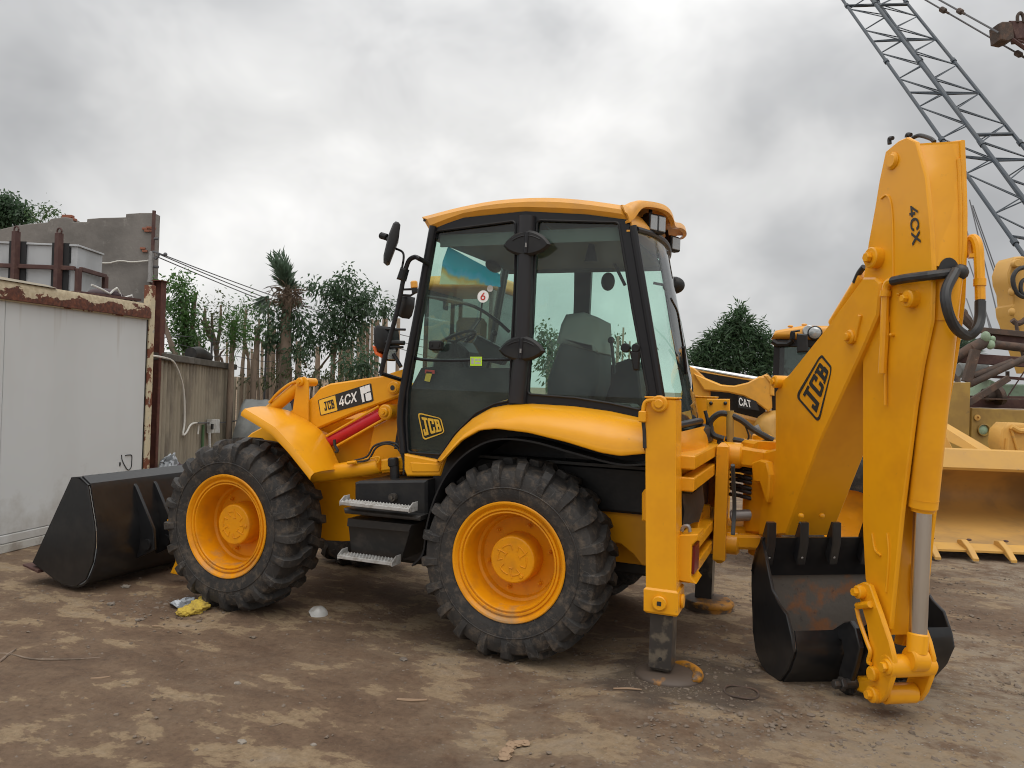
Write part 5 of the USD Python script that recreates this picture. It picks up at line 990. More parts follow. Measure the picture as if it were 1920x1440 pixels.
# rusty joist and litter on the roof edge
single('roof_joist', MB().prism([cw(1.2, 2.755, -.25), cw(2.25, 2.79, -.25), cw(2.25, 2.82, -.25), cw(1.2, 2.79, -.25)], -CN * .12), 'dark_red_steel', 'dark rusty joist lying along the cabin roof edge below the steel tank', 'joist')
pv = [cab_w(a, b, -.3) for a, b in ((172, 534), (188, 541), (206, 551), (212, 545), (219, 540), (224, 549), (229, 560), (238, 557), (247, 554), (249, 563), (251, 576))]
single('plastic_pipe', MB().tube(pv, .014, 7), 'white_plastic', 'bent white plastic pipe zigzagging over the cabin roof edge', 'pipe')
single('roof_bundle', MB().ball(cab_w(197, 553, -.5), (.22, .2, .08), 2).ball(cab_w(226, 565, -.5), (.2, .2, .07), 2), 'purple_tarp', 'dark crumpled bundle on the cabin roof under the white pipe', 'bundle')
# ------------------------------------------------------------------ steel tank in a dark red frame, on the flat roof behind
TD = 12.0
tc = far(146, 461, TD); tb_ = far(146, 536, TD); zT, zB = tc[2], tb_[2] - .35
tr = Zp(zT, (192, 477))[0]; tl = Zp(zT, (0, 455))[0]; tl = tc + (tl - tc) * 1.8
SH = thing('flat_roof_shed', A([tc[0], tc[1], 0]), 'grey flat roofed shed carrying the steel tank behind the site cabin', 'shed')
TK = thing('steel_tank', tc * A([1, 1, 0]) + A([0, 0, zB]), 'galvanised box tank held in a dark red frame above the site cabin roof', 'tank')
e_l = (tl - tc); e_r = (tr - tc); nl = np.cross(e_l, [0, 0, 1]); nl /= np.linalg.norm(nl); nl = nl if nl @ (CAM - tc) > 0 else -nl; nr = np.cross(e_r, [0, 0, 1]); nr /= np.linalg.norm(nr); nr = nr if nr @ (CAM - tc) > 0 else -nr
dn = A([0, 0, zB - zT])
sb4 = [tc + e_r * 1.4 + e_l * .0, tc - nl * .0 + nr * .0]
base = [tc + nl * .25 + nr * .25, tl + nl * .25, tl + e_r * 1.6, tr + e_r * .6 + nr * .25]
part(SH, 'shed_wall', MB().prism([A([q[0], q[1], 0]) for q in base], (0, 0, zB - .12)), 'concrete_wall'); part(SH, 'roof_slab', MB().prism([A([q[0], q[1], zB - .119]) for q in base], (0, 0, .10)), 'sill_grey')
part(TK, 'tank_body', MB().prism([tc, tl, tl + e_r, tr], dn, .02), 'galvanised')
lid = [tc + nl * .03 + nr * .03, tl + nl * .03, tl + e_r, tr + nr * .03]
part(TK, 'lid_rim', MB().prism([q + A([0, 0, -.015]) for q in lid], (0, 0, .03), .005), 'galvanised')
def onl_t(px): return Zp(zT, (px, 461))[0]
def along(f): return tc + e_l * f
for f in (.115, .42, .80, 1.0):
    q = along(f)
    part(TK, 'rubber_pad', MB().prism([q + nl * .012 + e_l / np.linalg.norm(e_l) * .13 * k + A([0, 0, z]) for k, z in ((-1, .03), (1, .03), (1, -.78), (-1, -.78))], nl * .02), 'rubber_pad')
    p = part(TK, 'frame_post', MB().box(q + nl * .08 + A([0, 0, -.30]), (.085, .085, .95), None, .008), 'dark_red_steel')
    part(p, 'lifting_eye', MB().tube([q + nl * .08 + A([.05 * math.cos(t), 0, .20 + .05 * math.sin(t)]) for t in np.linspace(0, 2 * math.pi, 13)], .014, 6), 'dark_red_steel')
zr = -.36
mb = MB(); bar(mb, tc + nl * .06 + A([0, 0, zr]), tl + nl * .06 + A([0, 0, zr]), .06, .065, .006); part(TK, 'frame_rail', mb, 'dark_red_steel')
mb = MB(); bar(mb, tc + nr * .06 + A([0, 0, zr]), tr + nr * .06 + A([0, 0, zr]), .06, .065, .006); part(TK, 'frame_rail', mb, 'dark_red_steel')
for q in (tc + nl * .05 + nr * .05, tr + nr * .06): part(TK, 'frame_post', MB().box(q + A([0, 0, (zr + zB - zT) / 2]), (.07, .07, abs(zB - zT - zr)), None, .006), 'dark_red_steel')
part(TK, 'black_mark', MB().prism([along(.055) + nl * .002 + A([0, 0, z]) for z in (-.03, -.28)] + [along(.045) + nl * .002 + A([0, 0, z]) for z in (-.28, -.03)], nl * .002), 'black_print')
# ------------------------------------------------------------------ big rendered wall with broken top
WDp = 15.5; WN = A([FW[0], FW[1], 0]); WN /= np.linalg.norm(WN); WQ = far(288, 500, WDp)
def wl(off, *pts): return [meet(a, b, WQ + WN * off, WN) for a, b in pts]
WL = thing('ruined_wall', A([WQ[0], WQ[1], 0]), 'tall grey rendered wall with a stepped broken top behind the tank', 'wall')
top_ = wl(0, (288, 399), (262, 399), (236, 401), (235.5, 407), (212, 408), (186, 408.5), (163, 410.5), (162.5, 416), (149, 416), (136, 416.5), (134, 409), (122, 407), (95, 410), (88, 417), (60, 419), (30, 423), (0, 430), (-220, 445))
bot = [A([top_[-1][0], top_[-1][1], 0]), A([top_[0][0], top_[0][1], 0])]
part(WL, 'wall_body', MB().prism(top_ + bot, WN * .3, .012), 'concrete_wall')
rw = random.Random(5)
for k, (px, py) in enumerate([(272, 429), (280, 427), (287, 428), (276, 433), (284, 433), (268, 466), (272, 471)]):
    q = wl(-.012, (px, py))[0]; part(WL, 'brick', MB().box(q, (.10, .05, .045), rotz(math.radians(21)), .006), 'brick_red')
for px, py in ((126, 411), (133, 412), (128, 406)): part(WL, 'brick', MB().box(wl(.1, (px, py))[0], (.20, .10, .055), rotz(math.radians(21)), .006), 'brick_red')
PL = thing('service_pole', A([WQ[0], WQ[1], 0]), 'thin rusty pole with stub insulators at the right end of the ruined wall', 'pole')
a, b = wl(-.08, (289, 395), (283, 640)); a2 = A([a[0], a[1], 0]); part(PL, 'pole_pipe', MB().cyl(a2, a, .035, 10), 'dark_red_steel')
for py in (447.5, 500.5): q = wl(-.08, (287, py), (297, py)); part(PL, 'insulator_stub', MB().cyl(q[0], q[1], .028, 10), 'wire')
part(PL, 'grey_conduit', MB().cyl(*wl(-.12, (284, 472), (281, 530)), .05, 12, b=.01), 'grey_steel')
part(PL, 'wire_bracket', MB().tube(wl(-.14, (281, 473), (291, 472), (298, 478), (292, 486), (290, 482)), .02, 6, 3).ball(wl(-.14, (310, 477))[0], (.04,) * 3, 1), 'wire')
single('wall_cable', MB().tube(wl(-.04, (190, 493), (205, 493), (225, 489), (245, 491), (265, 490), (281, 488)), .014, 6, 4), 'white_cable', 'white cable running along the ruined wall to the pole', 'cable')
for k, (p0, p1, sag) in enumerate([((291, 472), (900, 655), 10), ((292, 474), (900, 668), 12), ((291, 480), (900, 690), 9)]):
    a = far(*p0, WDp - .3); b = far(*p1, 30); pts = [a * (1 - t) + b * t - A([0, 0, sag * .03 * 4 * t * (1 - t)]) for t in np.linspace(0, 1, 17)]
    single('overhead_wire', MB().tube(pts, .012, 5), 'wire', ['uppermost of the three overhead wires from the thin pole', 'middle of the three overhead wires from the thin pole', 'lowest of the three overhead wires from the thin pole'][k], 'wire', 'overhead wires')
# rusty H column at the cabin corner
q0 = far(298, 600, 10.35); CO = thing('rusty_column', A([q0[0], q0[1], 0]), 'dark rusty H section column beside the cabin corner post', 'column')
hx, hy = A([FW[1], -FW[0], 0]), A([FW[0], FW[1], 0]); zt_ = far(297, 528, 10.35)[2]
for nm, c, sx, sy in (('flange', -.065, .012, .13), ('flange', .05, .012, .13), ('web', -.008, .115, .012)):
    part(CO, nm, MB().box(A([q0[0], q0[1], zt_ / 2]) + hx * c, (sx, sy, zt_), np.stack([hx, hy, A([0, 0, 1.0])], 1)), 'rust')
part(CO, 'top_plate', MB().box(A([q0[0], q0[1], zt_ + .006]), (.16, .16, .012), np.stack([hx, hy, A([0, 0, 1.0])], 1)), 'rust')
# ------------------------------------------------------------------ corrugated fence
F0 = A([-6.32, 2.0, 0]); F1 = A([-8.05, 5.35, 0]); FD = (F1 - F0) / np.linalg.norm(F1 - F0); FN = A([FD[1], -FD[0], 0])
FL = np.linalg.norm(F1 - F0)
def fz(t): return 2.06 - .02 * t
FE = thing('corrugated_fence', F0, 'stained beige corrugated fence with dark capping behind the front wheel', 'fence')
npan = 4
for k in range(npan):
    t = np.linspace(FL * k / npan + .006, FL * (k + 1) / npan - .006, 61); off = .032 * np.sin(t / .15 * 2 * math.pi) + (.012 if k % 2 else 0)
    g = A([[F0 + FD * a + FN * o + A([0, 0, z]) for z in (-.02, .5, 1.2, fz(a) - .02)] for a, o in zip(t, off)])
    part(FE, 'fence_panel', MB().sheet(g, .01), 'fence_fibre', smooth=60)
for k in range(3):
    a = FL * k / 3; b = FL * (k + 1) / 3 - .01; mb = MB(); bar(mb, F0 + FD * a + A([0, 0, fz(a) + .03]), F0 + FD * b + A([0, 0, fz(b) + .03]), .16, .10, .01); part(FE, 'cap_board', mb, 'dark_cap')
def onf(px, py, off=.05): return meet(px, py, F0 + FN * off, FN)
single('rubber_roll', MB().tube([onf(357, 677, 0) + A([0, 0, .12]), onf(372, 676, 0) + A([0, 0, .12]), onf(390, 682, 0) + A([0, 0, .10])], [.09, .10, .08], 12), 'dirty_black', 'black rubber roll lying on top of the corrugated fence', 'roll')
single('fence_cable', MB().tube([onf(a, b, .07) for a, b in ((284, 667), (300, 669), (324, 677), (338, 705), (345, 740), (346, 790), (343, 815), (350, 810), (357, 797), (367, 793), (372, 797), (371, 814))], .014, 7, 4), 'white_cable', 'cream cable looping down the corrugated fence', 'cable')
MBX = thing('meter_box', onf(394, 812), 'white electric meter box on the corrugated fence', 'meter box')
q = [onf(a, b, .06) for a, b in ((387, 812), (401, 812), (401, 786), (387, 786))]; part(MBX, 'box_body', MB().prism(q, FN * .10, .01), 'white_plastic'); c = onf(398, 800, .165); part(MBX, 'window', MB().box(c, (.03, .03, .09), None, .002), 'black_print')
part(MBX, 'conduit', MB().cyl(onf(393, 812, .11), onf(393, 845, .11), .022, 10), 'white_plastic')
single('green_pipe', MB().cyl(onf(381, 796, .08), onf(381, 796, .08) * A([1, 1, 0]), .022, 8), 'green_pipe', 'thin green pipe standing against the corrugated fence', 'pipe')
single('dark_conduit', MB().tube([onf(372, 793, .1), onf(420, 792, .1), onf(436, 790, .1), far(560, 772, 14)], .012, 6), 'wire', 'thin dark conduit running from the meter box behind the machine', 'conduit')
# tarpaulin heap, pickets
rng = np.random.default_rng(11)
def heap(pxa, pxb, pya, depth, seed, hw=.6):
    a = far(pxa, pya, depth); b = far(pxb, pya, depth); n = 22
    g = np.zeros((n, 14, 3))
    for i in range(n):
        for j in range(14):
            s, t = i / (n - 1), j / 13; p = a * (1 - s) + b * s; h = p[2] * min(1, 4 * s + .25, 4 * (1 - s) + .25)
            r = math.cos(math.pi * (t - .5)); q = A([p[0], p[1], h * r ** .5]) + A([FW[0], FW[1], 0]) * (t - .5) * 2 * hw
            nn = meshkit.fbm(A([[s * 4, t * 4, seed]]), 4, seed)[0] - .5; g[i, j] = q + A([nn * .3 * FW[0], nn * .3 * FW[1], nn * .30 * r])
    return MB().sheet(g, -.01)
single('grey_tarpaulin', heap(437, 560, 748, 13.5, 3), 'grey_tarp', 'crumpled grey tarpaulin heap beyond the end of the corrugated fence', 'tarpaulin', smooth=60)
single('dark_tarpaulin', heap(505, 575, 728, 14.6, 7), 'purple_tarp', 'dark maroon tarpaulin heap behind the front loader linkage', 'tarpaulin', smooth=60)
PK = thing('picket_fence', A([*far(470, 715, 16)[:2], 0]), 'low pale concrete picket fence above the grey tarpaulin', 'fence')
for k in range(10):
    px = 440 + k * 9.5; t_, b_ = far(px, 706 + (k % 3), 16), far(px, 760, 16); part(PK, 'picket', MB().box(A([t_[0], t_[1], t_[2] / 2]), (.06, .05, t_[2]), None, .006), 'fence_fibre')
a, b = far(436, 728, 16.06), far(535, 728, 16.06); mb = MB(); bar(mb, a, b, .05, .06); part(PK, 'picket_rail', mb, 'fence_fibre')
WF = thing('wire_fence', A([*far(400, 700, 12.8)[:2], 0]), 'sagging strands of wire between thin posts above the corrugated fence', 'wire fence')
for k, py in enumerate((632, 648, 664, 680)):
    pts = [far(px, py + 4 * math.sin(px * .05 + k) + (px - 300) * .05, 12.8 + (px - 300) * .008) for px in range(298, 560, 14)]; part(WF, 'wire_strand', MB().tube(pts, .006, 4), 'wire')
for px in (300, 398, 500): q = far(px, 622, 12.9 + (px - 300) * .008); part(WF, 'wire_post', MB().cyl(A([q[0], q[1], 0]), q, .02, 6), 'wire')
single('litter_sheet', heap(296, 330, 862, 10.3, 5, .15), 'plastic_scrap', 'torn grey plastic scraps at the foot of the corrugated fence', 'plastic scrap', smooth=40)
single('soil_bank', heap(255, 420, 872, 10.6, 9, .8), 'purple_tarp', 'dark bank of soil at the foot of the corrugated fence', 'soil bank', smooth=60)

# ------------------------------------------------------------------ trees
def leaves(mb, C, rng, n, L, W, droop=.5, out=None):
    C = A(C, float).reshape(-1, 3); m = len(C); c = C[rng.integers(0, m, n)] if n else C; n = len(c)
    d = rng.normal(size=(n, 3)); 
    if out is not None: d = d * .55 + out
    d[:, 2] -= droop; d /= np.linalg.norm(d, axis=1, keepdims=True)
    s = np.cross(d, rng.normal(size=(n, 3))); s /= np.linalg.norm(s, axis=1, keepdims=True)
    l = L * rng.uniform(.6, 1.3, (n, 1)); w = W * rng.uniform(.7, 1.2, (n, 1)); u = np.cross(s, d)
    v = np.stack([c, c + d * l * .45 + s * w * .5 + u * w * .12, c + d * l - A([0, 0, .15]) * l, c + d * l * .45 - s * w * .5 + u * w * .12], 1).reshape(-1, 3)
    k = np.arange(n)[:, None] * 4; return mb.add(v, np.vstack([k + [0, 1, 2], k + [0, 2, 3]]))
def crown_mesh(clumps, depth, rng, twigs, per, L, W, droop=.5, jitter=.075):
    mb = MB()
    for cx_, cy_, rx, ry in clumps:
        c = far(cx_, cy_, depth); s = depth / FPX; k = max(8, int(2.3 * twigs * rx * ry / 400))
        p = rng.normal(size=(k, 3)); p /= np.linalg.norm(p, axis=1, keepdims=True); p *= rng.uniform(.15, 1, (k, 1)) ** .45
        q = c + p[:, :1] * RT * rx * s + p[:, 1:2] * A([0, 0, 1]) * ry * s + p[:, 2:] * FW * min(rx, ry) * s * 1.1
        dr = (q - c); dr /= np.linalg.norm(dr, axis=1, keepdims=True) + 1e-9
        cc = np.repeat(q, per, 0) + rng.normal(size=(k * per, 3)) * jitter + np.repeat(dr, per, 0) * rng.uniform(-.1, .12, (k * per, 1))
        leaves(mb, cc, rng, 0, L, W, droop, np.repeat(dr, per, 0) * .8)
    return mb
def trunk_mesh(mb, px, depth, widths, toground=True, k=4, seed=0):
    P = [far(a, b, depth) for a, b in px]; s = depth / FPX; w = [x * s / 2 for x in widths]
    if toground: P.append(A([P[-1][0], P[-1][1], -.05])); w.append(w[-1] * 1.15)
    pts = spline(P, k); rr = np.interp(np.linspace(0, 1, len(pts)), np.linspace(0, 1, len(w)), w) * (1 + .12 * np.sin(np.arange(len(pts)) * 1.7 + seed)); 
    return mb.tube(pts, rr, 8)
TS = [0]
def tree(name, label, cat, depth, trunks, clumps=(), mat='leaf_mid', bark='bark', twigs=10, per=9, L=.13, W=.05, droop=.5, group=None, limbs=()):
    TS[0] += 1; rg = np.random.default_rng(100 + TS[0])
    q = far(*trunks[0][0][-1], depth); T = thing(name, A([q[0], q[1], 0]), label, cat, group)
    for i, (px, w) in enumerate(trunks): part(T, 'trunk', trunk_mesh(MB(), px, depth + .12 * i, w, True, 4, TS[0]), bark, smooth=60)
    for px, w in limbs: part(T, 'limb', trunk_mesh(MB(), px, depth, w, False, 4, TS[0]), bark, smooth=60)
    if clumps: part(T, 'crown', crown_mesh(clumps, depth - .1, rg, twigs, int(per * 1.35), L * .68, W * .72, droop), mat, smooth=False)
    return T
tree('lopped_tree', 'leaning bare trunk with a green tuft right behind the rusty column', 'tree', 12.5, [([(304, 575), (307, 600), (314, 625), (324, 655), (330, 690)], [7, 8, 9, 11, 12])], [(306, 572, 8, 12), (324, 668, 16, 12)], L=.1, W=.045)
tree('lopped_tree', 'leafiest lopped tree, bright green crown hanging left of its stump', 'tree', 13.5, [([(344, 560), (346, 610), (348, 650), (350, 690)], [11, 13, 15, 17]), ([(367, 548), (362, 590), (359, 640), (357, 690)], [7, 9, 10, 12])],
     [(328, 535, 20, 14), (346, 540, 16, 20), (335, 562, 24, 14), (347, 590, 18, 18), (332, 590, 14, 10), (340, 616, 18, 14), (352, 630, 20, 20), (365, 610, 10, 18), (340, 640, 10, 8), (366, 640, 8, 16)], 'leaf_bright', twigs=11, per=10, L=.13, W=.05, droop=.35)
tree('lopped_tree', 'thin short lopped stem beside the leafiest lopped tree', 'tree', 13.2, [([(372, 632), (374, 655), (375, 690)], [3, 4, 5])], [(372, 632, 8, 10)], 'leaf_mid', L=.1, W=.04)
tree('lopped_tree', 'lopped tree forking into many curved upright limbs with sparse olive leaves', 'tree', 13.8, [([(405, 645), (406, 665), (407, 700)], [11, 9, 10]), ([(421, 655), (412, 668), (418, 700)], [3, 4, 6])], [(385, 590, 14, 22), (398, 600, 16, 22), (410, 610, 14, 20), (416, 571, 7, 12), (420, 630, 9, 16), (380, 612, 10, 14)], 'leaf_olive', twigs=6, per=6, L=.11, W=.04, droop=-.1,
     limbs=[([(385, 578), (384, 600), (395, 625), (404, 648)], [5, 7, 8, 9]), ([(378, 600), (390, 628), (403, 648)], [4, 5, 8]), ([(414, 572), (413, 610), (408, 645)], [4, 5, 7]), ([(397, 590), (399, 620), (405, 648)], [4, 5, 7])])
tree('lopped_tree', 'lopped trunk with shaggy bright grass-like leaves on one side', 'tree', 13.4, [([(438, 600), (437, 640), (434, 670), (433, 700)], [9, 10, 9, 11])], [(434, 610, 10, 16), (446, 612, 13, 18), (444, 640, 11, 14)], 'leaf_bright', twigs=16, per=9, L=.26, W=.022, droop=-.2)
tree('lopped_tree', 'tall slim pale trunk topped by a small leafy tuft', 'tree', 14.2, [([(462, 580), (458, 620), (459, 650), (454, 700)], [5, 6, 7, 7]), ([(459, 640), (463, 660), (466, 700)], [5, 6, 6])], [(461, 574, 16, 15), (458, 620, 6, 10)], 'leaf_mid', 'bark_pale', twigs=12, per=8, L=.11, W=.045, droop=.1)
tree('lopped_tree', 'dark lopped trunk with a drooping leaf tuft on its left, beside a pale stake', 'tree', 14.0, [([(482, 614), (482, 640), (479, 670), (476, 700)], [9, 10, 10, 11])], [(476, 612, 12, 8), (488, 620, 9, 9)], 'leaf_mid', L=.11, W=.045)
for k, (px, py, w, dd, lab) in enumerate([(486, 598, 4, 14.6, 'slim pale stake right of the dark lopped trunk'), (505, 602, 8, 15.5, 'straight pale post left of the tall palm, behind leaves'), (513, 610, 10, 15.2, 'thicker pale post just left of the tall palm'), (560, 640, 12, 15.4, 'stout bark post right of the tall palm'), (596, 650, 10, 16, 'pale post under the broad leafy tree'), (625, 640, 9, 16, 'pale post right under the broad leafy tree'),
        (640, 655, 12, 15.8, 'brown post pair left one right of the broad leafy tree'), (652, 650, 11, 15.6, 'brown post pair right one right of the broad leafy tree'), (660, 640, 8, 15.9, 'slim brown post beside the brown post pair'), (681, 603, 11, 15.2, 'pale post first of the row left of the head lamp'), (690, 608, 8, 15.3, 'pale post second of the row left of the head lamp'), (698, 598, 6, 15.6, 'slim tall pale post of the row by the head lamp'),
        (707, 600, 10, 15.2, 'pale post nearest behind the head lamp'), (722, 597, 12, 15.4, 'stout pale post between head lamp and cab rail'), (747, 597, 8, 15.3, 'pale post seen between hand rail and cab pillar'), (472, 655, 5, 15.6, 'thin pale stem left of the dark lopped trunk'), (426, 640, 5, 15.4, 'thin pale stem left of the shaggy lopped trunk'), (492, 640, 6, 16, 'pale stem between the dark lopped trunk and the leafy shrub'), (672, 625, 7, 16, 'pale stem left of the row by the head lamp')]):
    mb = MB(); a = far(px, py, dd); s = dd / FPX; mb.tube([a, a * .5 + A([a[0], a[1], 0]) * .5 + A([.03, 0, 0]), A([a[0] + .03, a[1], 0])], [w * s * .45, w * s * .5, w * s * .6], 8)
    single('tree_post', mb, 'bark_pale', lab, 'post', 'upright lopped stems among the trees')
tree('broad_tree', 'broad tree with dark drooping compound leaves left of the cab', 'tree', 14.6, [([(652, 560), (640, 620), (628, 660), (622, 720)], [4, 6, 7, 8]), ([(640, 640), (600, 690), (585, 720)], [3, 4, 5])],
     [(648, 520, 16, 16), (630, 540, 26, 16), (655, 545, 26, 18), (606, 545, 22, 12), (585, 535, 10, 8), (690, 556, 22, 22), (683, 580, 24, 16), (660, 575, 26, 20), (632, 575, 22, 20), (610, 600, 24, 20), (640, 605, 28, 22), (600, 632, 22, 18), (635, 640, 26, 18), (668, 610, 24, 16), (655, 640, 16, 16)], 'leaf_dark', twigs=9, per=9, L=.14, W=.055, droop=.75,
     limbs=[([(690, 560), (668, 590), (640, 630)], [3, 3, 5]), ([(600, 545), (618, 580), (636, 630)], [3, 3, 5]), ([(660, 660), (640, 672), (620, 690)], [3, 3, 4]), ([(550, 655), (566, 670), (575, 690)], [3, 3, 4])])
tree('broad_tree', 'small leafy sprig tree just left of the hand rail', 'tree', 14.9, [([(722, 585), (720, 640), (716, 700)], [3, 4, 5])], [(718, 580, 16, 11), (728, 572, 8, 8), (708, 590, 10, 7)], 'leaf_dark', L=.13, W=.05, droop=.7, twigs=12)
tree('leafy_shrub', 'dense leafy shrub mass round the foot of the tall palm', 'shrub', 14.4, [([(520, 640), (520, 680), (520, 720)], [4, 5, 6])], [(505, 590, 18, 10), (520, 605, 14, 14), (555, 595, 24, 20), (510, 625, 18, 10), (530, 630, 24, 18), (565, 625, 24, 20), (505, 640, 14, 10), (550, 660, 22, 16), (580, 650, 16, 18), (530, 575, 14, 16)], 'leaf_dark', twigs=8, per=9, L=.14, W=.055, droop=.75)
tree('leafy_shrub', 'low dark shrub below the head lamp', 'shrub', 13.2, [([(690, 690), (690, 720)], [4, 5])], [(685, 680, 20, 24), (670, 690, 16, 16), (650, 676, 14, 10)], 'leaf_dark', twigs=10, per=9, L=.13, W=.055)
tree('leafy_shrub', 'low brown and green undergrowth behind the front linkage', 'shrub', 14.2, [([(600, 710), (600, 740)], [4, 5])], [(560, 700, 22, 18), (600, 705, 26, 16), (640, 700, 20, 16), (520, 705, 20, 14), (480, 712, 20, 10), (660, 712, 20, 12)], 'leaf_olive', twigs=8, per=8, L=.12, W=.045)
# tall palm
rgp = np.random.default_rng(77)
q = far(538, 600, 14.3); PT = thing('palm_tree', A([q[0], q[1], 0]), 'tall wind-blown palm standing above the other trees left of the cab', 'palm tree')
part(PT, 'trunk', trunk_mesh(MB(), [(540, 535), (540, 560), (537, 600), (535, 650), (533, 720)], 14.3, [8, 22, 20, 24, 26]), 'bark', smooth=60)
mb = MB(); c = far(541, 556, 14.25); leaves(mb, c + rgp.normal(size=(420, 3)) * A([.15, .15, .12]), rgp, 0, .2, .025, .3); part(PT, 'fibre_skirt', mb, 'fibre_brown', smooth=False, kind='stuff')
def frond(c, tip, rgp, n=26, L=.4, spread=.5):
    mb = MB(); c, tip = A(c), A(tip); ax = tip - c; Lx = np.linalg.norm(ax); ax = ax / Lx; sd = np.cross(ax, FW); sd /= np.linalg.norm(sd)
    bend = lambda t: c + ax * Lx * t + A([0, 0, -.12 * Lx]) * t * t
    mb.tube([bend(t) for t in np.linspace(0, 1, 8)], [.014, .004], 5)
    P, D = [], []
    for t in np.linspace(.22, 1, n):
        for s in (1, -1): P.append(bend(t)); D.append(ax * 1.0 + sd * s * spread * rgp.uniform(.6, 1.2) + FW * rgp.normal() * .35 + A([0, 0, -.25 + rgp.normal() * .12]))
    P, D = A(P), A(D); D /= np.linalg.norm(D, axis=1, keepdims=True); l = (L * rgp.uniform(.6, 1.1, len(P)))[:, None]; sd2 = np.cross(D, FW); sd2 /= np.linalg.norm(sd2, axis=1, keepdims=True)
    v = np.stack([P, P + D * l * .4 + sd2 * .013, P + D * l, P + D * l * .4 - sd2 * .013], 1).reshape(-1, 3); k = np.arange(len(P))[:, None] * 4
    return mb.add(v, np.vstack([k + [0, 1, 2], k + [0, 2, 3]]))
for tx, ty, Lf in ((507, 474, .13), (515, 476, .16), (521, 467, .15), (528, 470, .17), (534, 477, .16), (529, 490, .2), (541, 500, .17), (522, 500, .2), (537, 495, .19), (546, 512, .16), (524, 520, .18), (551, 527, .14), (516, 486, .16)):
    part(PT, 'frond', frond(far(540, 545, 14.3), far(tx, ty, 14.3 + rgp.uniform(-.4, .4)), rgp, 17, Lf * 1.35, .40), 'leaf_palm', smooth=False)
q = far(497, 570, 14.8); P2 = thing('palm_tree', A([q[0], q[1], 0]), 'small fan palm frond showing left of the tall palm', 'palm tree')
part(P2, 'trunk', trunk_mesh(MB(), [(503, 556), (503, 620), (502, 720)], 14.9, [3, 4, 6]), 'bark', smooth=60)
for tx, ty in ((482, 566), (483, 574), (488, 579), (494, 580), (500, 579), (486, 560), (504, 574)): part(P2, 'frond', frond(far(503, 555, 14.8), far(tx, ty, 14.7), rgp, 9, .16, .4), 'leaf_palm', smooth=False)
tree('broad_tree', 'leafy tree seen through the quarter glass left of the seat', 'tree', 14.8, [([(1036, 640), (1034, 700), (1034, 740)], [4, 6, 7])], [(1024, 640, 12, 22), (1044, 648, 14, 18), (1030, 672, 22, 16), (1052, 680, 12, 16), (1014, 625, 6, 12), (1040, 700, 24, 14)], 'leaf_mid', twigs=12, per=8, L=.14, W=.055)
tree('broad_tree', 'sparse sapling seen through the quarter glass right of the seat', 'tree', 15.4, [([(1150, 650), (1151, 700), (1152, 740)], [3, 4, 5])], [(1148, 640, 8, 14), (1156, 660, 10, 14), (1146, 676, 12, 12), (1206, 650, 8, 10)], 'leaf_mid', twigs=9, per=7, L=.13, W=.05)
for px, py, w, lab in ((1030, 636, 9, 'stout pale post through the quarter glass left of the seat'), (1047, 630, 6, 'slim pale post through the quarter glass left of the seat'), (1159, 630, 6, 'short pale post through the quarter glass by the window catch'), (1169, 614, 4, 'tallest slim post through the quarter glass by the window catch'), (1181, 640, 4, 'slim post between window catch and rear pillar')):
    a = far(px, py, 15.2); s_ = 15.2 / FPX; single('tree_post', MB().tube([a, a * .5 + A([a[0], a[1], 0]) * .5, A([a[0] + .03, a[1], 0])], [w * s_ * .45, w * s_ * .5, w * s_ * .6], 8), 'bark_pale', lab, 'post', 'upright lopped stems among the trees')
# over the ruined wall, and the dark tree right of the cab
tree('wall_tree', 'round dark tree rising over the ruined wall at the left edge', 'tree', 19, [([(10, 400), (8, 440), (6, 480)], [10, 11, 12])], [(8, 388, 20, 22), (26, 396, 18, 16), (40, 398, 12, 12), (-12, 392, 26, 26), (12, 414, 24, 14), (44, 408, 10, 8)], 'leaf_dark', twigs=26, per=10, L=.15, W=.07)
tree('wall_tree', 'sparse sapling sprouting from the top of the ruined wall', 'tree', 17.5, [([(72, 418), (76, 432), (78, 480)], [2, 3, 5])], [(60, 398, 7, 10), (92, 392, 9, 7), (98, 398, 6, 4), (72, 414, 12, 6), (84, 404, 6, 6)], 'leaf_mid', twigs=9, per=6, L=.13, W=.045, droop=.2, limbs=[([(93, 392), (80, 410), (74, 420)], [1.5, 2, 2]), ([(58, 396), (66, 410), (73, 422)], [1.5, 2, 2])])
tree('dark_tree', 'dense dark green conical tree right of the cab behind the second loader', 'tree', 22, [([(1382, 600), (1382, 700), (1382, 760)], [8, 14, 18])],
     [(1384, 582, 7, 10), (1380, 596, 14, 12), (1397, 606, 13, 11), (1366, 612, 15, 10), (1352, 622, 14, 9), (1410, 618, 15, 9), (1384, 622, 22, 14), (1335, 636, 16, 9), (1318, 648, 14, 8), (1424, 634, 12, 9), (1436, 646, 14, 9), (1355, 644, 24, 14), (1400, 644, 28, 15), (1304, 662, 10, 7), (1330, 664, 26, 14), (1375, 668, 34, 16), (1425, 668, 26, 15), (1452, 664, 12, 10), (1345, 690, 34, 14), (1400, 694, 36, 16), (1440, 692, 22, 16), (1308, 690, 18, 14), (1316, 676, 14, 8)], 'leaf_deep', twigs=22, per=10, L=.30, W=.065, droop=.1)

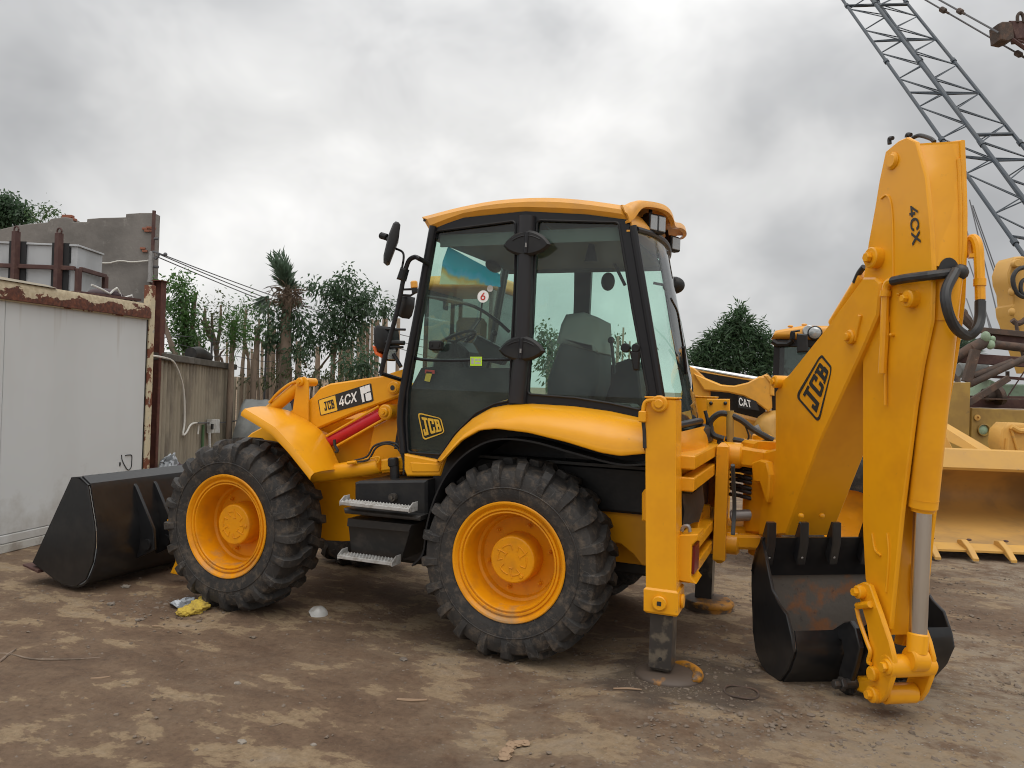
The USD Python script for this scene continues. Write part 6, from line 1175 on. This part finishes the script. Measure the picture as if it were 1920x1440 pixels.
# ------------------------------------------------------------------ second yellow loader, parked behind the rear of the machine
YP = 2.7
PLD = thing('parked_loader', (1.2, 3.6, 0), 'second yellow loader with dark glazed cab parked behind the backhoe boom', 'loader')
simple('loader_yellow', (.72, .34, .035), .42, col2=(.60, .29, .04), scale=3.0, bump=.06, bscale=9.0, coat=.15, col3=(.35, .2, .06), scale3=16.0, lo3=.64, hi3=.76)
part(PLD, 'arm_plate', MB().prism(Y(YP, (1288, 684), (1302, 690), (1330, 716), (1336, 830), (1300, 850), (1282, 850), (1276, 740)), (0, .08, 0), .012), 'loader_yellow')
part(PLD, 'lift_arm', MB().prism(Y(YP - .05, (1300, 700), (1330, 712), (1352, 721), (1376, 723), (1402, 717), (1424, 705), (1438, 706), (1446, 720), (1447, 765), (1440, 772), (1420, 757), (1395, 743), (1365, 736), (1320, 732)), (0, .12, 0), .015), 'loader_yellow')
part(PLD, 'recess_shade_sheet', MB().prism(Y(YP + .25, (1295, 690), (1425, 712), (1440, 800), (1300, 800)), (0, .05, 0)), 'black_plastic')  # flat black sheet stands in for the shade of the recess
part(PLD, 'chrome_rod', MB().cyl(*Y(YP + .06, (1292, 690), (1430, 713)), .03, 14), 'chrome')
part(PLD, 'lift_arm', MB().prism(Y(YP + .9, (1300, 700), (1330, 712), (1402, 717), (1438, 700), (1450, 712), (1450, 740), (1440, 770), (1395, 743), (1320, 732)), (0, .12, 0), .015), 'loader_yellow')
part(PLD, 'arm_hook', MB().prism(Y(YP - .06, (1432, 704), (1440, 703), (1451, 716), (1451, 742), (1443, 742), (1443, 718)), (0, .14, 0), .01), 'loader_yellow')
pq = Y(YP - .052, (1384, 764), (1424, 770), (1418, 752), (1384, 741)); nn2 = part(PLD, 'name_plate', MB().decal(sbox(0, 0, 1, 1), pq, nY, .002), 'black_print')
part(nn2, 'lettering', MB().decal(fitbox(letters('CAT'), .04, .18, .66, .86), pq, nY, .004), 'white_print', label='white letters on a black plate')
hq = Y(YP - .1, (1410, 800), (1420, 782), (1434, 772), (1475, 768), (1475, 858), (1440, 858), (1416, 838)); part(PLD, 'hood', MB().prism(hq, (0, 1.0, 0), .10), 'faded_yellow', smooth=60)
part(PLD, 'body', MB().prism(Y(YP + .1, (1278, 800), (1320, 760), (1440, 790), (1560, 740), (1600, 740), (1600, 900), (1330, 900), (1278, 870)), (0, 1.3, 0), .03), 'loader_yellow')
part(PLD, 'grey_hose', MB().tube(Y(YP - .15, (1412, 800), (1420, 815), (1436, 845), (1440, 860)), .06, 10, 4), 'grey_steel')
cx0, cx1 = Y(YP + .2, (1455, 700), (1600, 700)); cy0 = YP + .2
def cz(py): return Y(cy0, (1480, py))[0][2]
x0, x1 = cx0[0], cx0[0] + 1.45
for nm, x, y in (('cab_post', x0, cy0), ('cab_post', x1, cy0), ('cab_post', x0, cy0 + 1.3), ('cab_post', x1, cy0 + 1.3)): part(PLD, nm, MB().bx(x - .03, x + .03, y - .03, y + .03, 1.4, cz(632), .012), 'frame_black')
part(PLD, 'cab_post', MB().bx(x0 + .33, x0 + .39, cy0 - .03, cy0 + .03, 1.4, cz(632), .01), 'frame_black')
part(PLD, 'cab_glass', MB().bx(x0 + .02, x1 - .02, cy0 - .006, cy0, 1.5, cz(634)), 'loader_glass', smooth=False)
part(PLD, 'cab_glass', MB().bx(x0 + .02, x1 - .02, cy0 + 1.3, cy0 + 1.306, 1.5, cz(634)), 'loader_glass', smooth=False)
part(PLD, 'cab_glass', MB().bx(x0 - .006, x0, cy0 + .03, cy0 + 1.27, 1.5, cz(634)), 'loader_glass', smooth=False)
rz = cz(633); part(PLD, 'cab_roof', MB().prism([[x0 - .06, cy0 - .08, rz - .02], [x0 - .02, cy0 - .08, rz + .07], [x0 + .25, cy0 - .08, rz + .125], [x1, cy0 - .08, rz + .125], [x1 + .1, cy0 - .08, rz + .05], [x1 + .1, cy0 - .08, rz - .02]], (0, 1.46, 0), .035), 'roof_yellow', smooth=50)
part(PLD, 'roof_header', MB().bx(x0 - .03, x1, cy0 - .04, cy0 + .02, rz - .10, rz - .02, .008), 'frame_black')
part(PLD, 'cab_seat', MB().bx(x0 + .7, x0 + 1.0, cy0 + .4, cy0 + .9, 1.5, 2.2, .05), 'seat_dark')
part(PLD, 'cab_mirror', MB().prism(Y(cy0 - .25, (1494, 625), (1514, 626), (1516, 660), (1494, 661)), (0, .08, 0), .015), 'black_plastic')
part(PLD, 'mirror_stay', MB().tube(Y(cy0 - .2, (1486, 634), (1484, 622), (1500, 620)), .012, 6).box(Y(cy0 - .15, (1486, 630))[0], (.05, .05, .09), None, .01), 'frame_black')
q = Y(cy0 - .12, (1528, 624))[0]; wlp = part(PLD, 'work_lamp', MB().cyl(q + A([0, .06, 0]), q, .075, 18, b=.01), 'frame_black'); part(wlp, 'lamp_glass', MB().ball(q, (.062, .03, .062), 2), 'lamp_glass')
q = Y(cy0 - .1, (1516, 620))[0]; part(PLD, 'work_lamp', MB().cyl(q + A([0, .06, 0]), q, .06, 18, b=.01), 'lamp_glass')
q = Y(cy0 - .1, (1457, 645))[0]; part(PLD, 'front_bracket', MB().tube([q + A([-.05, 0, .03]), q, q + A([.10, 0, .0]), q + A([.16, -.02, .04])], .03, 8), 'black_plastic')
for q in ((1482, 612), (1508, 609)): part(PLD, 'roof_stud', MB().ball(Y(cy0, q)[0], (.03, .03, .015), 1), 'roof_yellow')
for x, y in ((-.1, YP + .1), (2.25, YP + .1)):
    wv = MB(); prof = [(.30, -.16), (.42, -.19), (.55, -.2), (.62, -.17), (.64, 0), (.62, .17), (.55, .2), (.42, .19), (.30, .16)]; wv.lathe(prof, (x, y, .64), (0, 1, 0), 36)
    w_ = part(PLD, 'wheel', wv, 'tyre_rubber'); part(w_, 'rim', MB().lathe([(.31, -.15), (.29, -.10), (.15, -.04), (.0, -.06)], (x, y, .64), (0, 1, 0), 28), 'yellow_rim')

# the same kind of machine, larger and turned away, stands beyond the cab
pl2 = UsdGeom.Xform.Define(stage, '/World/parked_loader_001')
cc = far(890, 600, 10.9); off = A([x0 + .72 - 1.2, cy0 + .65 - 3.6]) * .74
pl2.AddTranslateOp().Set(Gf.Vec3d(float(cc[0] - off[1]), float(cc[1] + off[0]), 0)); pl2.AddRotateZOp().Set(-90.0); pl2.AddScaleOp().Set(Gf.Vec3f(.74, .74, 1.27))
pl2.GetPrim().GetReferences().AddInternalReference(PLD); pl2.GetPrim().SetInstanceable(True)
tag(pl2.GetPrim(), 'yellow loader seen through the cab glass, its roof and rear window beyond the windscreen', 'loader')
# ------------------------------------------------------------------ wide bucket loader on the right
LA = A([math.cos(math.radians(20.2)), math.sin(math.radians(20.2)), 0]); LB = A([-LA[1], LA[0], 0])
L0 = Zp(.02, (1738, 1041))[0]
WLD = thing('wheel_loader', L0, 'pale yellow wheel loader resting its wide toothed bucket on the ground at the right', 'wheel loader')
def lp(a, b, z): return L0 + LA * a + LB * b + A([0, 0, z])
prof = [(0, .12), (.45, .15), (.85, .19), (1.25, .26), (1.55, .38), (1.66, .54), (1.60, .74), (1.40, .90), (1.08, 1.02)]
ps = spline([[a, 0, b] for a, b in prof], 4)[:, [0, 2]]
aL, aR = -1.42, 2.5
g = A([[lp(a, b, z) for a in np.linspace(aL, aR, 5)] for b, z in ps])
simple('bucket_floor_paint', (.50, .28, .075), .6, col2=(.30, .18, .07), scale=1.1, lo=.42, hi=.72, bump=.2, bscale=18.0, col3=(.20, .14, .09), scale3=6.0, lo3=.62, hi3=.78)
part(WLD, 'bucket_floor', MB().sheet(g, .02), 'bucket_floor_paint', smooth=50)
for a, s in ((aL, -1), (aR, 1)): part(WLD, 'bucket_cheek', MB().prism([lp(a, b, z) for b, z in prof + [(.90, 1.02), (.55, .62), (.1, .2)]], LA * .03 * s, .005), 'faded_yellow')
part(WLD, 'bucket_top_rail', MB().prism([lp(aL - .03, b, z) for b, z in ((.88, .955), (.86, .99), (.98, 1.215), (1.05, 1.23), (1.12, 1.16), (1.10, .97))], LA * (aR - aL + .06), .02), 'faded_yellow')
part(WLD, 'cutting_edge', MB().prism([lp(aL - .02, b, z) for b, z in ((-.10, .075), (-.10, .10), (.10, .145), (.10, .11))], LA * (aR - aL + .04), .004), 'faded_yellow')
for k in range(-3, 6):
    a = .02 + k * .437
    if aL - .05 < a < aR + .05:
        t_ = part(WLD, 'bucket_tooth', MB().prism([lp(a - .05, b, z) for b, z in ((-.24, .0), (-.24, .03), (-.12, .13), (.02, .20), (.10, .19), (.12, .15), (-.10, .06))], LA * .075, .006), 'faded_yellow')
        part(t_, 'tooth_bolt', MB().ball(lp(a + .05, .03, .2), (.03, .03, .014), 1), 'dark_red_steel')
for px in (1632, 1771, 1788, 1847, 1879):
    q = meet(px, 866, lp(0, 1.06, 0), LB); part(WLD, 'rail_lug', MB().prism([q + LA * .07 + A([0, 0, -.05]), q - LA * .07 + A([0, 0, -.05]), q - LA * .04 + A([0, 0, .02]), q + LA * .02 + A([0, 0, .045])], LB * .05, .008), 'faded_yellow')
def onb(b, *pts): return [meet(x, y, lp(0, b, 0), LB) for x, y in pts]
part(WLD, 'lift_arm', MB().prism(onb(1.5, (1738, 760), (1766, 800), (1801, 868), (1776, 868), (1752, 810)), LB * .12, .012), 'faded_yellow')
part(WLD, 'lift_arm', MB().prism(onb(1.75, (1735, 770), (1752, 810), (1772, 868), (1742, 868)), LB * .12, .012), 'faded_yellow')
part(WLD, 'lift_arm', MB().prism([lp(1.9, 1.5, .9), lp(2.05, 1.5, .9), lp(1.3, 2.6, 1.6), lp(1.2, 2.6, 1.4)], LA * .12, .012), 'faded_yellow')
part(WLD, 'bucket_back_frame', MB().prism([lp(-1.0, 1.72, .4), lp(2.2, 1.72, .4), lp(2.2, 1.72, .9), lp(-1.0, 1.72, .9)], LB * .2, .02), 'faded_yellow')
sd = onb(1.9, (1884, 868), (1877, 830), (1880, 806), (1893, 793), (1930, 794), (1975, 800), (1975, 868)); sdp = part(WLD, 'engine_cover', MB().prism(sd, LB * .35, .03), 'faded_yellow', smooth=45)
part(sdp, 'cover_rib', MB().tube(onb(1.89, (1895, 802), (1905, 835), (1912, 862)), .02, 7, 3).tube(onb(1.89, (1889, 822), (1888, 845), (1891, 866)), .03, 7, 3), 'faded_yellow')
part(sdp, 'cover_rim', MB().tube(onb(1.88, (1896, 800), (1912, 808), (1930, 806), (1960, 808)), .04, 8, 3), 'faded_yellow')
# ------------------------------------------------------------------ old crane house behind it
CR = thing('crane_house', lp(1.2, 3.6, 0) * A([1, 1, 0]), 'old khaki machine house with rusty gantry pipes behind the wheel loader', 'machine house')
def ob(b, *pts): return onb(b, *pts)
part(CR, 'side_panel', MB().prism(ob(3.2, (1700, 717), (1820, 717), (1816, 900), (1700, 900)), LB * 1.4, .01), 'khaki_paint')
part(CR, 'front_panel', MB().prism(ob(3.5, (1822, 765), (2050, 775), (2050, 900), (1818, 900)), LB * 1.2, .01), 'khaki_paint')
pr = ob(3.49, (1844, 806))[0]; r_ = part(CR, 'round_port', MB().lathe([(.095, .0), (.10, -.02), (.09, -.025), (.08, .0), (.08, .02), (.0, .02)], pr, LB, 24), 'khaki_paint'); part(r_, 'port_plug', MB().lathe([(.078, .01), (.06, .0), (.03, -.01), (.0, -.012)], pr, LB, 16), 'pale_green')
pr = ob(3.49, (1832, 783))[0]; r_ = part(CR, 'round_port', MB().lathe([(.05, .0), (.05, -.015), (.02, -.02), (.02, 0), (.0, 0)], pr, LB, 18), 'faded_yellow')
part(CR, 'panel_bolt', MB().cyl(ob(3.45, (1865, 864))[0], ob(3.45, (1864, 850))[0], .02, 8), 'khaki_paint')
single('folded_sacks', MB().ball(ob(2.2, (1798, 862))[0], (.12, .1, .10), 2).ball(ob(2.2, (1812, 866))[0], (.13, .1, .06), 2).ball(ob(2.15, (1803, 854))[0], (.08, .08, .05), 2), 'plastic_scrap', 'grey folded sacks stuffed between loader bucket and khaki panel', 'sacks')
part(CR, 'gap_shade_strip', MB().prism(ob(3.9, (1822, 742), (2050, 745), (2050, 770), (1822, 764)), LB * .6), 'dark_red_steel')  # solid dark strip painted in place of the shade in the gap
part(CR, 'deck_edge', MB().prism(ob(3.6, (1850, 747), (2050, 749), (2050, 752), (1850, 749)), LB * .2), 'crane_rust')
mb = MB(); a, b = ob(3.4, (1815, 756), (1891, 709)); bar(mb, a, b, .06, .10, .005); part(CR, 'slanted_angle', mb, 'crane_rust')
part(CR, 'green_cabin', MB().prism(ob(4.4, (1858, 712), (1876, 720), (1990, 722), (1990, 750), (1850, 748)), LB * .8, .02), 'pale_green')
part(CR, 'winch_drum', MB().cyl(ob(3.9, (1846, 742))[0], ob(3.9, (1866, 738))[0], .12, 18).cyl(ob(3.8, (1868, 742))[0], ob(3.8, (1876, 740))[0], .17, 20), 'crane_rust')
def pipe(b, p0, p1, r, nm='gantry_pipe', mat='crane_rust'): a, c = ob(b, p0, p1); part(CR, nm, MB().cyl(a, c, r, 14, b=.01), mat)
pipe(4.0, (1783, 676), (1822, 650), .075); pipe(4.0, (1820, 655), (1848, 640), .10); pipe(4.2, (1864, 646), (1990, 660), .075); pipe(3.9, (1823, 706), (1900, 678), .06)
pipe(3.8, (1816, 722), (1930, 668), .055)
def beam(b, p0, p1, w, h, nm='gantry_beam', mat='crane_rust'): mb = MB(); a, c = ob(b, p0, p1); bar(mb, a, c, w, h, .006); part(CR, nm, mb, mat)
beam(4.3, (1838, 619), (1990, 634), .10, .10); beam(4.35, (1850, 634), (1990, 645), .06, .14, mat='dark_red_steel'); beam(4.1, (1790, 670), (1990, 684), .10, .17, mat='dark_red_steel'); beam(3.7, (1829, 656), (1812, 716), .10, .14)
beam(4.5, (1791, 672), (1780, 715), .05, .06); beam(4.2, (1889, 696), (1889, 715), .05, .05); beam(4.0, (1860, 706), (1990, 716), .04, .05, mat='dark_red_steel'); beam(3.9, (1885, 750), (1925, 690), .02, .02, mat='dark_red_steel')
q = ob(3.95, (1848, 632))[0]; part(CR, 'green_valve', MB().ball(q, (.075, .08, .10), 2).ball(ob(3.95, (1857, 646))[0], (.07, .07, .085), 2).ball(ob(3.95, (1861, 636))[0], (.05, .05, .06), 1), 'pale_green')
q = ob(3.9, (1803, 588), (1812, 600), (1826, 617)); part(CR, 'chain_link', MB().tube(q, [.08, .09, .06], 8, 3).ball(q[0], (.10, .08, .10), 1), 'crane_rust')
part(CR, 'pale_canister', MB().cyl(ob(4.6, (1797, 694))[0], ob(4.6, (1850, 694))[0], .14, 18, b=.03), 'grey_tarp')
part(CR, 'ratchet_frame', MB().tube(ob(3.7, (1781, 712), (1783, 700), (1790, 705), (1791, 714)), .025, 7, 3), 'crane_rust')
# ------------------------------------------------------------------ lattice boom crane
LBM = thing('lattice_crane_boom', far(1990, 480, 18) * A([1, 1, 0]), 'blue grey lattice crane boom rising across the top right sky', 'crane boom')
ch = {}
for nm, p0, d0, p1, d1 in (('l', (1588, 11), 26, (1766, 262), 20), ('r', (1699, 4), 26, (1913, 268), 20), ('f', (1640, 6), 25.3, (1841, 270), 19.4), ('k', (1645, 2), 26.8, (1838, 266), 20.7)):
    a = far(*p0, d0); b = far(*p1, d1); ch[nm] = (a, b)
def on(nm, t): a, b = ch[nm]; return a + (b - a) * t
T0, T1 = -.45, 2.05
for nm, r in (('l', .046), ('r', .048), ('f', .055), ('k', .046)): part(LBM, 'chord', MB().cyl(on(nm, T0), on(nm, T1), r, 10), 'crane_blue')
nb = 27; ts = np.linspace(T0, T1, nb)
for pr in (('l', 'f'), ('f', 'r'), ('r', 'k'), ('k', 'l')):
    for i in range(nb - 1):
        a, b = (pr if (i + (pr[0] in 'rk')) % 2 else pr[::-1])
        part(LBM, 'lattice_bar', MB().tube([on(a, ts[i]), on(b, ts[i + 1])], .018, 5), 'crane_blue')
        if i % 4 == 0: part(LBM, 'lattice_bar', MB().tube([on(a, ts[i]), on(b, ts[i])], .03, 5), 'crane_blue')
for t in (T0 + .45, .48, 1.0, 1.5):
    for nm in 'lrfk': part(LBM, 'chord_joint', MB().cyl(on(nm, t - .008), on(nm, t + .008), .072, 10), 'crane_blue')
part(LBM, 'bracing_cross', MB().tube([on('l', .0), on('r', .02)], .05, 6), 'crane_blue')
part(LBM, 'cross_tie', MB().tube([on('f', .95), on('r', .95)], .05, 6), 'crane_blue')
for k, (p0, p1) in enumerate([((1818, 375), (1878, 622)), ((1821, 385), (1903, 624)), ((1824, 385), (1909, 624)), ((1812, 428), (1857, 622)), ((1816, 490), (1861, 622)), ((1812, 560), (1826, 600))]):
    single('crane_rope', MB().tube([far(*p0, 19), far(*p1, 16.2)], .014, 5), 'wire', ['leftmost long rope from the boom to the rusty gantry', 'second long rope close beside another to the rusty gantry', 'third long rope ending furthest right on the gantry', 'short rope left of the long ropes above the gantry', 'steeper rope ending beside the green valve', 'short rope running to the rusty chain link'][k], 'rope', 'ropes to the gantry')
for k, (p0, p1, lab) in enumerate([((1715, -12), (1935, 116), 'lower pendant rope in the top right corner with clamps'), ((1740, -12), (1872, 61), 'upper pendant rope in the top right corner reaching the sheave block')]):
    rp_ = thing('pendant_rope', far(*p0, 27) * A([1, 1, 0]), lab, 'rope'); a, b = far(*p0, 27), far(*p1, 24)
    part(rp_, 'rope', MB().cyl(a, b, .03, 6), 'wire')
    for c in ([(1773, 22), (1912, 100)], [(1804, 24)])[k]:
        q = a + (b - a) * ((c[0] - p0[0]) / (p1[0] - p0[0])); dd = (b - a) / np.linalg.norm(b - a); part(rp_, 'rope_clamp', MB().cyl(q - dd * .12, q + dd * .12, .09, 8, b=.03).cyl(q + dd * .12, q + dd * .28, .04, 6), 'crane_rust')
SB = thing('sheave_block', far(1895, 55, 24) * A([1, 1, 0]), 'dark rusty sheave block hanging at the top right edge', 'pulley block')
def sp(*pts): return [far(x, y, 24) for x, y in pts]
part(SB, 'block_body', MB().prism(sp((1872, 44), (1880, 40), (1900, 40), (1903, 72), (1890, 77), (1875, 74)), FW * .5, .03), 'crane_rust')
part(SB, 'side_cheek', MB().prism(sp((1893, 38), (1915, 38), (1935, 44), (1935, 70), (1905, 74)), FW * .4 + RT * .1, .03), 'dark_red_steel')
part(SB, 'shackle', MB().tube(sp((1908, 42), (1908, 30), (1913, 24), (1918, 30), (1920, 42)), .05, 8, 4), 'crane_rust')
part(SB, 'tie_bar', MB().tube(sp((1898, 74), (1935, 100)), .06, 6).tube(sp((1908, 76), (1935, 84)), .04, 6), 'dark_red_steel')
# yellow excavator arm at the right edge
EX = thing('excavator_arm', far(1925, 600, 14) * A([1, 1, 0]), 'pale yellow excavator arm with black hoses cut by the right edge', 'excavator arm')
def ep(*pts): return [far(x, y, 14) for x, y in pts]
part(EX, 'arm_body', MB().prism(ep((1898, 488), (1904, 481), (1918, 480), (1975, 500), (1985, 700), (1938, 700), (1922, 655), (1910, 620), (1899, 592), (1897, 574), (1901, 570), (1899, 548), (1892, 530), (1890, 512)), FW * .5, .025), 'faded_yellow')
q = far(1905, 494, 13.95); part(EX, 'arm_pin', MB().cyl(q + FW * .06, q - FW * .06, .07, 18, b=.01), 'faded_yellow')
part(EX, 'arm_hose', MB().tube([far(x, y, 13.85) for x, y in ((1925, 500), (1908, 506), (1899, 522), (1904, 545), (1916, 556), (1930, 556))], .04, 8, 4).tube([far(x, y, 13.85) for x, y in ((1930, 520), (1916, 528), (1914, 545), (1922, 556))], .035, 8, 4), 'rubber_hose')
part(EX, 'lower_hose', MB().tube([far(x, y, 13.85) for x, y in ((1898, 600), (1906, 606), (1916, 604), (1930, 592))], .05, 8, 4).tube([far(x, y, 13.8) for x, y in ((1905, 604), (1908, 625), (1914, 650), (1922, 680))], .03, 8, 3), 'crane_rust')
for py in (547, 585): q = far(1897, py, 13.9); part(EX, 'edge_lug', MB().ball(q, (.06, .06, .08), 1), 'faded_yellow')
tree('palm_bush', 'small palm bush peeking out between the boom and the rusty gantry', 'palm', 20, [([(1796, 670), (1796, 700)], [8, 10])], [(1800, 662, 14, 12), (1786, 655, 8, 14)], 'leaf_palm', twigs=40, per=8, L=.55, W=.06, droop=-.3)

# ------------------------------------------------------------------ litter on the ground
def onG(px, py, dz=0.0):
    p = Zp(0.0, (px, py))[0]
    for _ in range(3): p = Zp(float(ground_z(p[0], p[1])), (px, py))[0]
    return p + A([0, 0, dz])
def lump(c, r, seed, amp=.5, sub_=3):
    m = trimesh.creation.icosphere(sub_); v = m.vertices; n = meshkit.fbm(v * 2.4 + seed, 4, seed) - .5; v = v * (1 + amp * 2 * n)[:, None]; return v * A(r) + A(c), m.faces
mb = MB(); 
for k, (px, py, r) in enumerate(((385, 1135, .075), (375, 1143, .08), (362, 1148, .08), (350, 1151, .07), (342, 1153, .05), (379, 1138, .06))): mb.add(*lump(onG(px, py, .02 + .015 * (k < 2)), (r, r * .8, r * .55), k + 3, .45))
single('foam_rag', mb, 'foam_yellow', 'lumpy mustard yellow foam rag lying by the front wheel', 'rag', smooth=60)
c = onG(597, 1152); t_ = np.linspace(0, 1, 7)
BWL = MB().lathe([(.001, .062), (.035, .060), (.058, .050), (.070, .025), (.078, -.004), (.072, -.004), (.064, .022), (.05, .043), (.001, .055)], c, (0.22, .1, 1), 28)
v, f = BWL.out(); v = v + A([0, 0, 1]) * (meshkit.fbm(v * 14, 3, 4) - .5)[:, None] * .05; single('plastic_bowl', (v, f), 'white_plastic', 'upturned dirty white plastic bowl between the two near wheels', 'bowl', smooth=60)
c = onG(1390, 1300, .008); single('rusty_ring', MB().tube([c + A([.098 * math.cos(t), .098 * math.sin(t), .004 * math.sin(3 * t)]) for t in np.linspace(0, 2 * math.pi, 49)], .006, 6), 'crane_rust', 'thin rusty ring lying in front of the backhoe bucket', 'ring')
def stick(pts, r, lab, name='wood_stick', mat='dry_stick'): single(name, MB().tube([onG(a, b, r * .9) for a, b in pts], [r * .7, r, r * .5], 6, 3), mat, lab, 'stick')
stick([(744, 1314), (770, 1316), (800, 1315)], .010, 'pale dry stick lying in the middle foreground'); stick([(1150, 1293), (1180, 1293), (1203, 1295)], .007, 'thin pale stick in front of the near stabiliser foot')
stick([(170, 1274), (190, 1273), (207, 1270)], .007, 'short pale stick on mud in the left foreground'); stick([(285, 1175), (296, 1175), (308, 1177)], .006, 'small pale twig near the foam rag')
stick([(505, 1364), (520, 1360), (530, 1356)], .004, 'dark thin twig in the lower foreground', mat='bark')
stick([(-10, 1226), (20, 1228), (60, 1237), (110, 1238), (150, 1237), (188, 1234)], .006, 'long thin curved vine at the left edge of the ground', 'dry_vine', 'bark'); stick([(0, 1242), (15, 1230), (30, 1219)], .009, 'short thick vine piece crossing the long vine', 'dry_vine', 'bark')
mb = MB()
for px, py, r in ((950, 1412, .035), (960, 1400, .03), (972, 1397, .03), (985, 1396, .025), (946, 1422, .03)): mb.add(*lump(onG(px, py, .008), (r, r, r * .4), px, .6, 2))
single('dead_leaf', mb, 'dry_stick', 'curled dead brown leaf at the bottom centre', 'leaf', smooth=False)
for px, py, r, lab in ((236, 1101, .05, 'small pale yellow chip in front of the loader bucket'), (259, 1163, .03, 'small pinkish chip left of the foam rag'), (208, 1133, .045, 'dark small stone left of the rubble'), (582, 1166, .02, 'tiny pale chip below the plastic bowl'), (757, 1237, .04, 'small tan chip in the middle foreground'), (454, 1392, .035, 'small grey stone in the lower left foreground'), (588, 1397, .022, 'small square pale chip in the lower foreground'), (445, 1282, .03, 'grey flake in the middle left foreground')):
    mb = MB(); r *= .72; mb.add(*lump(onG(px, py, r * .1), (r, r * .8, r * .42), px, .6, 2)); single('stone_chip', mb, 'stone', lab, 'stone', smooth=False)
single('scrap_sheet', MB().sheet(A([[onG(px, py) + A([0, 0, .03 + .03 * math.sin(px * .9 + py * .4)]) for py in (1133, 1138, 1143)] for px in (318, 326, 334, 342, 350, 357, 364)]), .003), 'plastic_scrap', 'crumpled dark plastic scrap tucked under the foam rag', 'plastic scrap', smooth=50)
# gravel and crumbs: one mesh
rg = np.random.default_rng(42); ico = trimesh.creation.icosphere(0); oct_v, oct_f = ico.vertices, ico.faces
pts, rad = [], []
def scatter(n, fx, fy, smin, smax):
    x, y = fx(n), fy(n); s = smin * (smax / smin) ** (rg.random(n) ** 2.2)
    pts.append(np.stack([x, y, ground_z(x, y)], 1)); rad.append(s)
scatter(4200, lambda n: rg.uniform(-4.5, 4.5, n), lambda n: rg.uniform(-4.6, .5, n), .003, .017)
scatter(8200, lambda n: 1.1 + np.abs(rg.normal(size=n)) * 1.9, lambda n: rg.uniform(-4.2, 4.2, n), .004, .022)
c = onG(310, 1135); scatter(260, lambda n: rg.normal(c[0], .28, n), lambda n: rg.normal(c[1], .22, n), .004, .02)
c = onG(1245, 1285); scatter(260, lambda n: rg.normal(c[0], .16, n), lambda n: rg.normal(c[1], .09, n), .003, .008)
c = onG(1000, 1250); scatter(400, lambda n: rg.normal(c[0], .9, n), lambda n: rg.normal(c[1], .5, n), .003, .010)
P_, R_ = np.vstack(pts), np.concatenate(rad); n = len(P_)
S_ = R_[:, None] * rg.uniform(.6, 1.3, (n, 3)) * A([1, 1, .55]); an = rg.uniform(0, 6.28, n)
vv = oct_v[None] * (1 + .25 * rg.normal(size=(n, len(oct_v), 1))) * S_[:, None]; ca_, sa_ = np.cos(an)[:, None], np.sin(an)[:, None]
vv = np.stack([vv[..., 0] * ca_ - vv[..., 1] * sa_, vv[..., 0] * sa_ + vv[..., 1] * ca_, vv[..., 2]], -1) + P_[:, None]
M['gravel'] = usdkit.material(stage, '/World/Looks/gravel', {'g': ('geometry', {}), 'r': ('rgb_ramp', {'ramp': [(0, (.16, .125, .095)), (.3, (.27, .225, .18)), (.65, (.42, .37, .31)), (1, (.66, .62, .55))]}), 'p': ('principled_bsdf', {'roughness': .9})}, [('g.random_per_island', 'r.fac'), ('r.color', 'p.base_color')], surface='p.BSDF')
single('gravel', (vv.reshape(-1, 3), (np.arange(n)[:, None, None] * len(oct_v) + oct_f[None]).reshape(-1, 3)), 'gravel', 'scattered gravel and crumbs over the yard', None, kind='stuff', smooth=False)
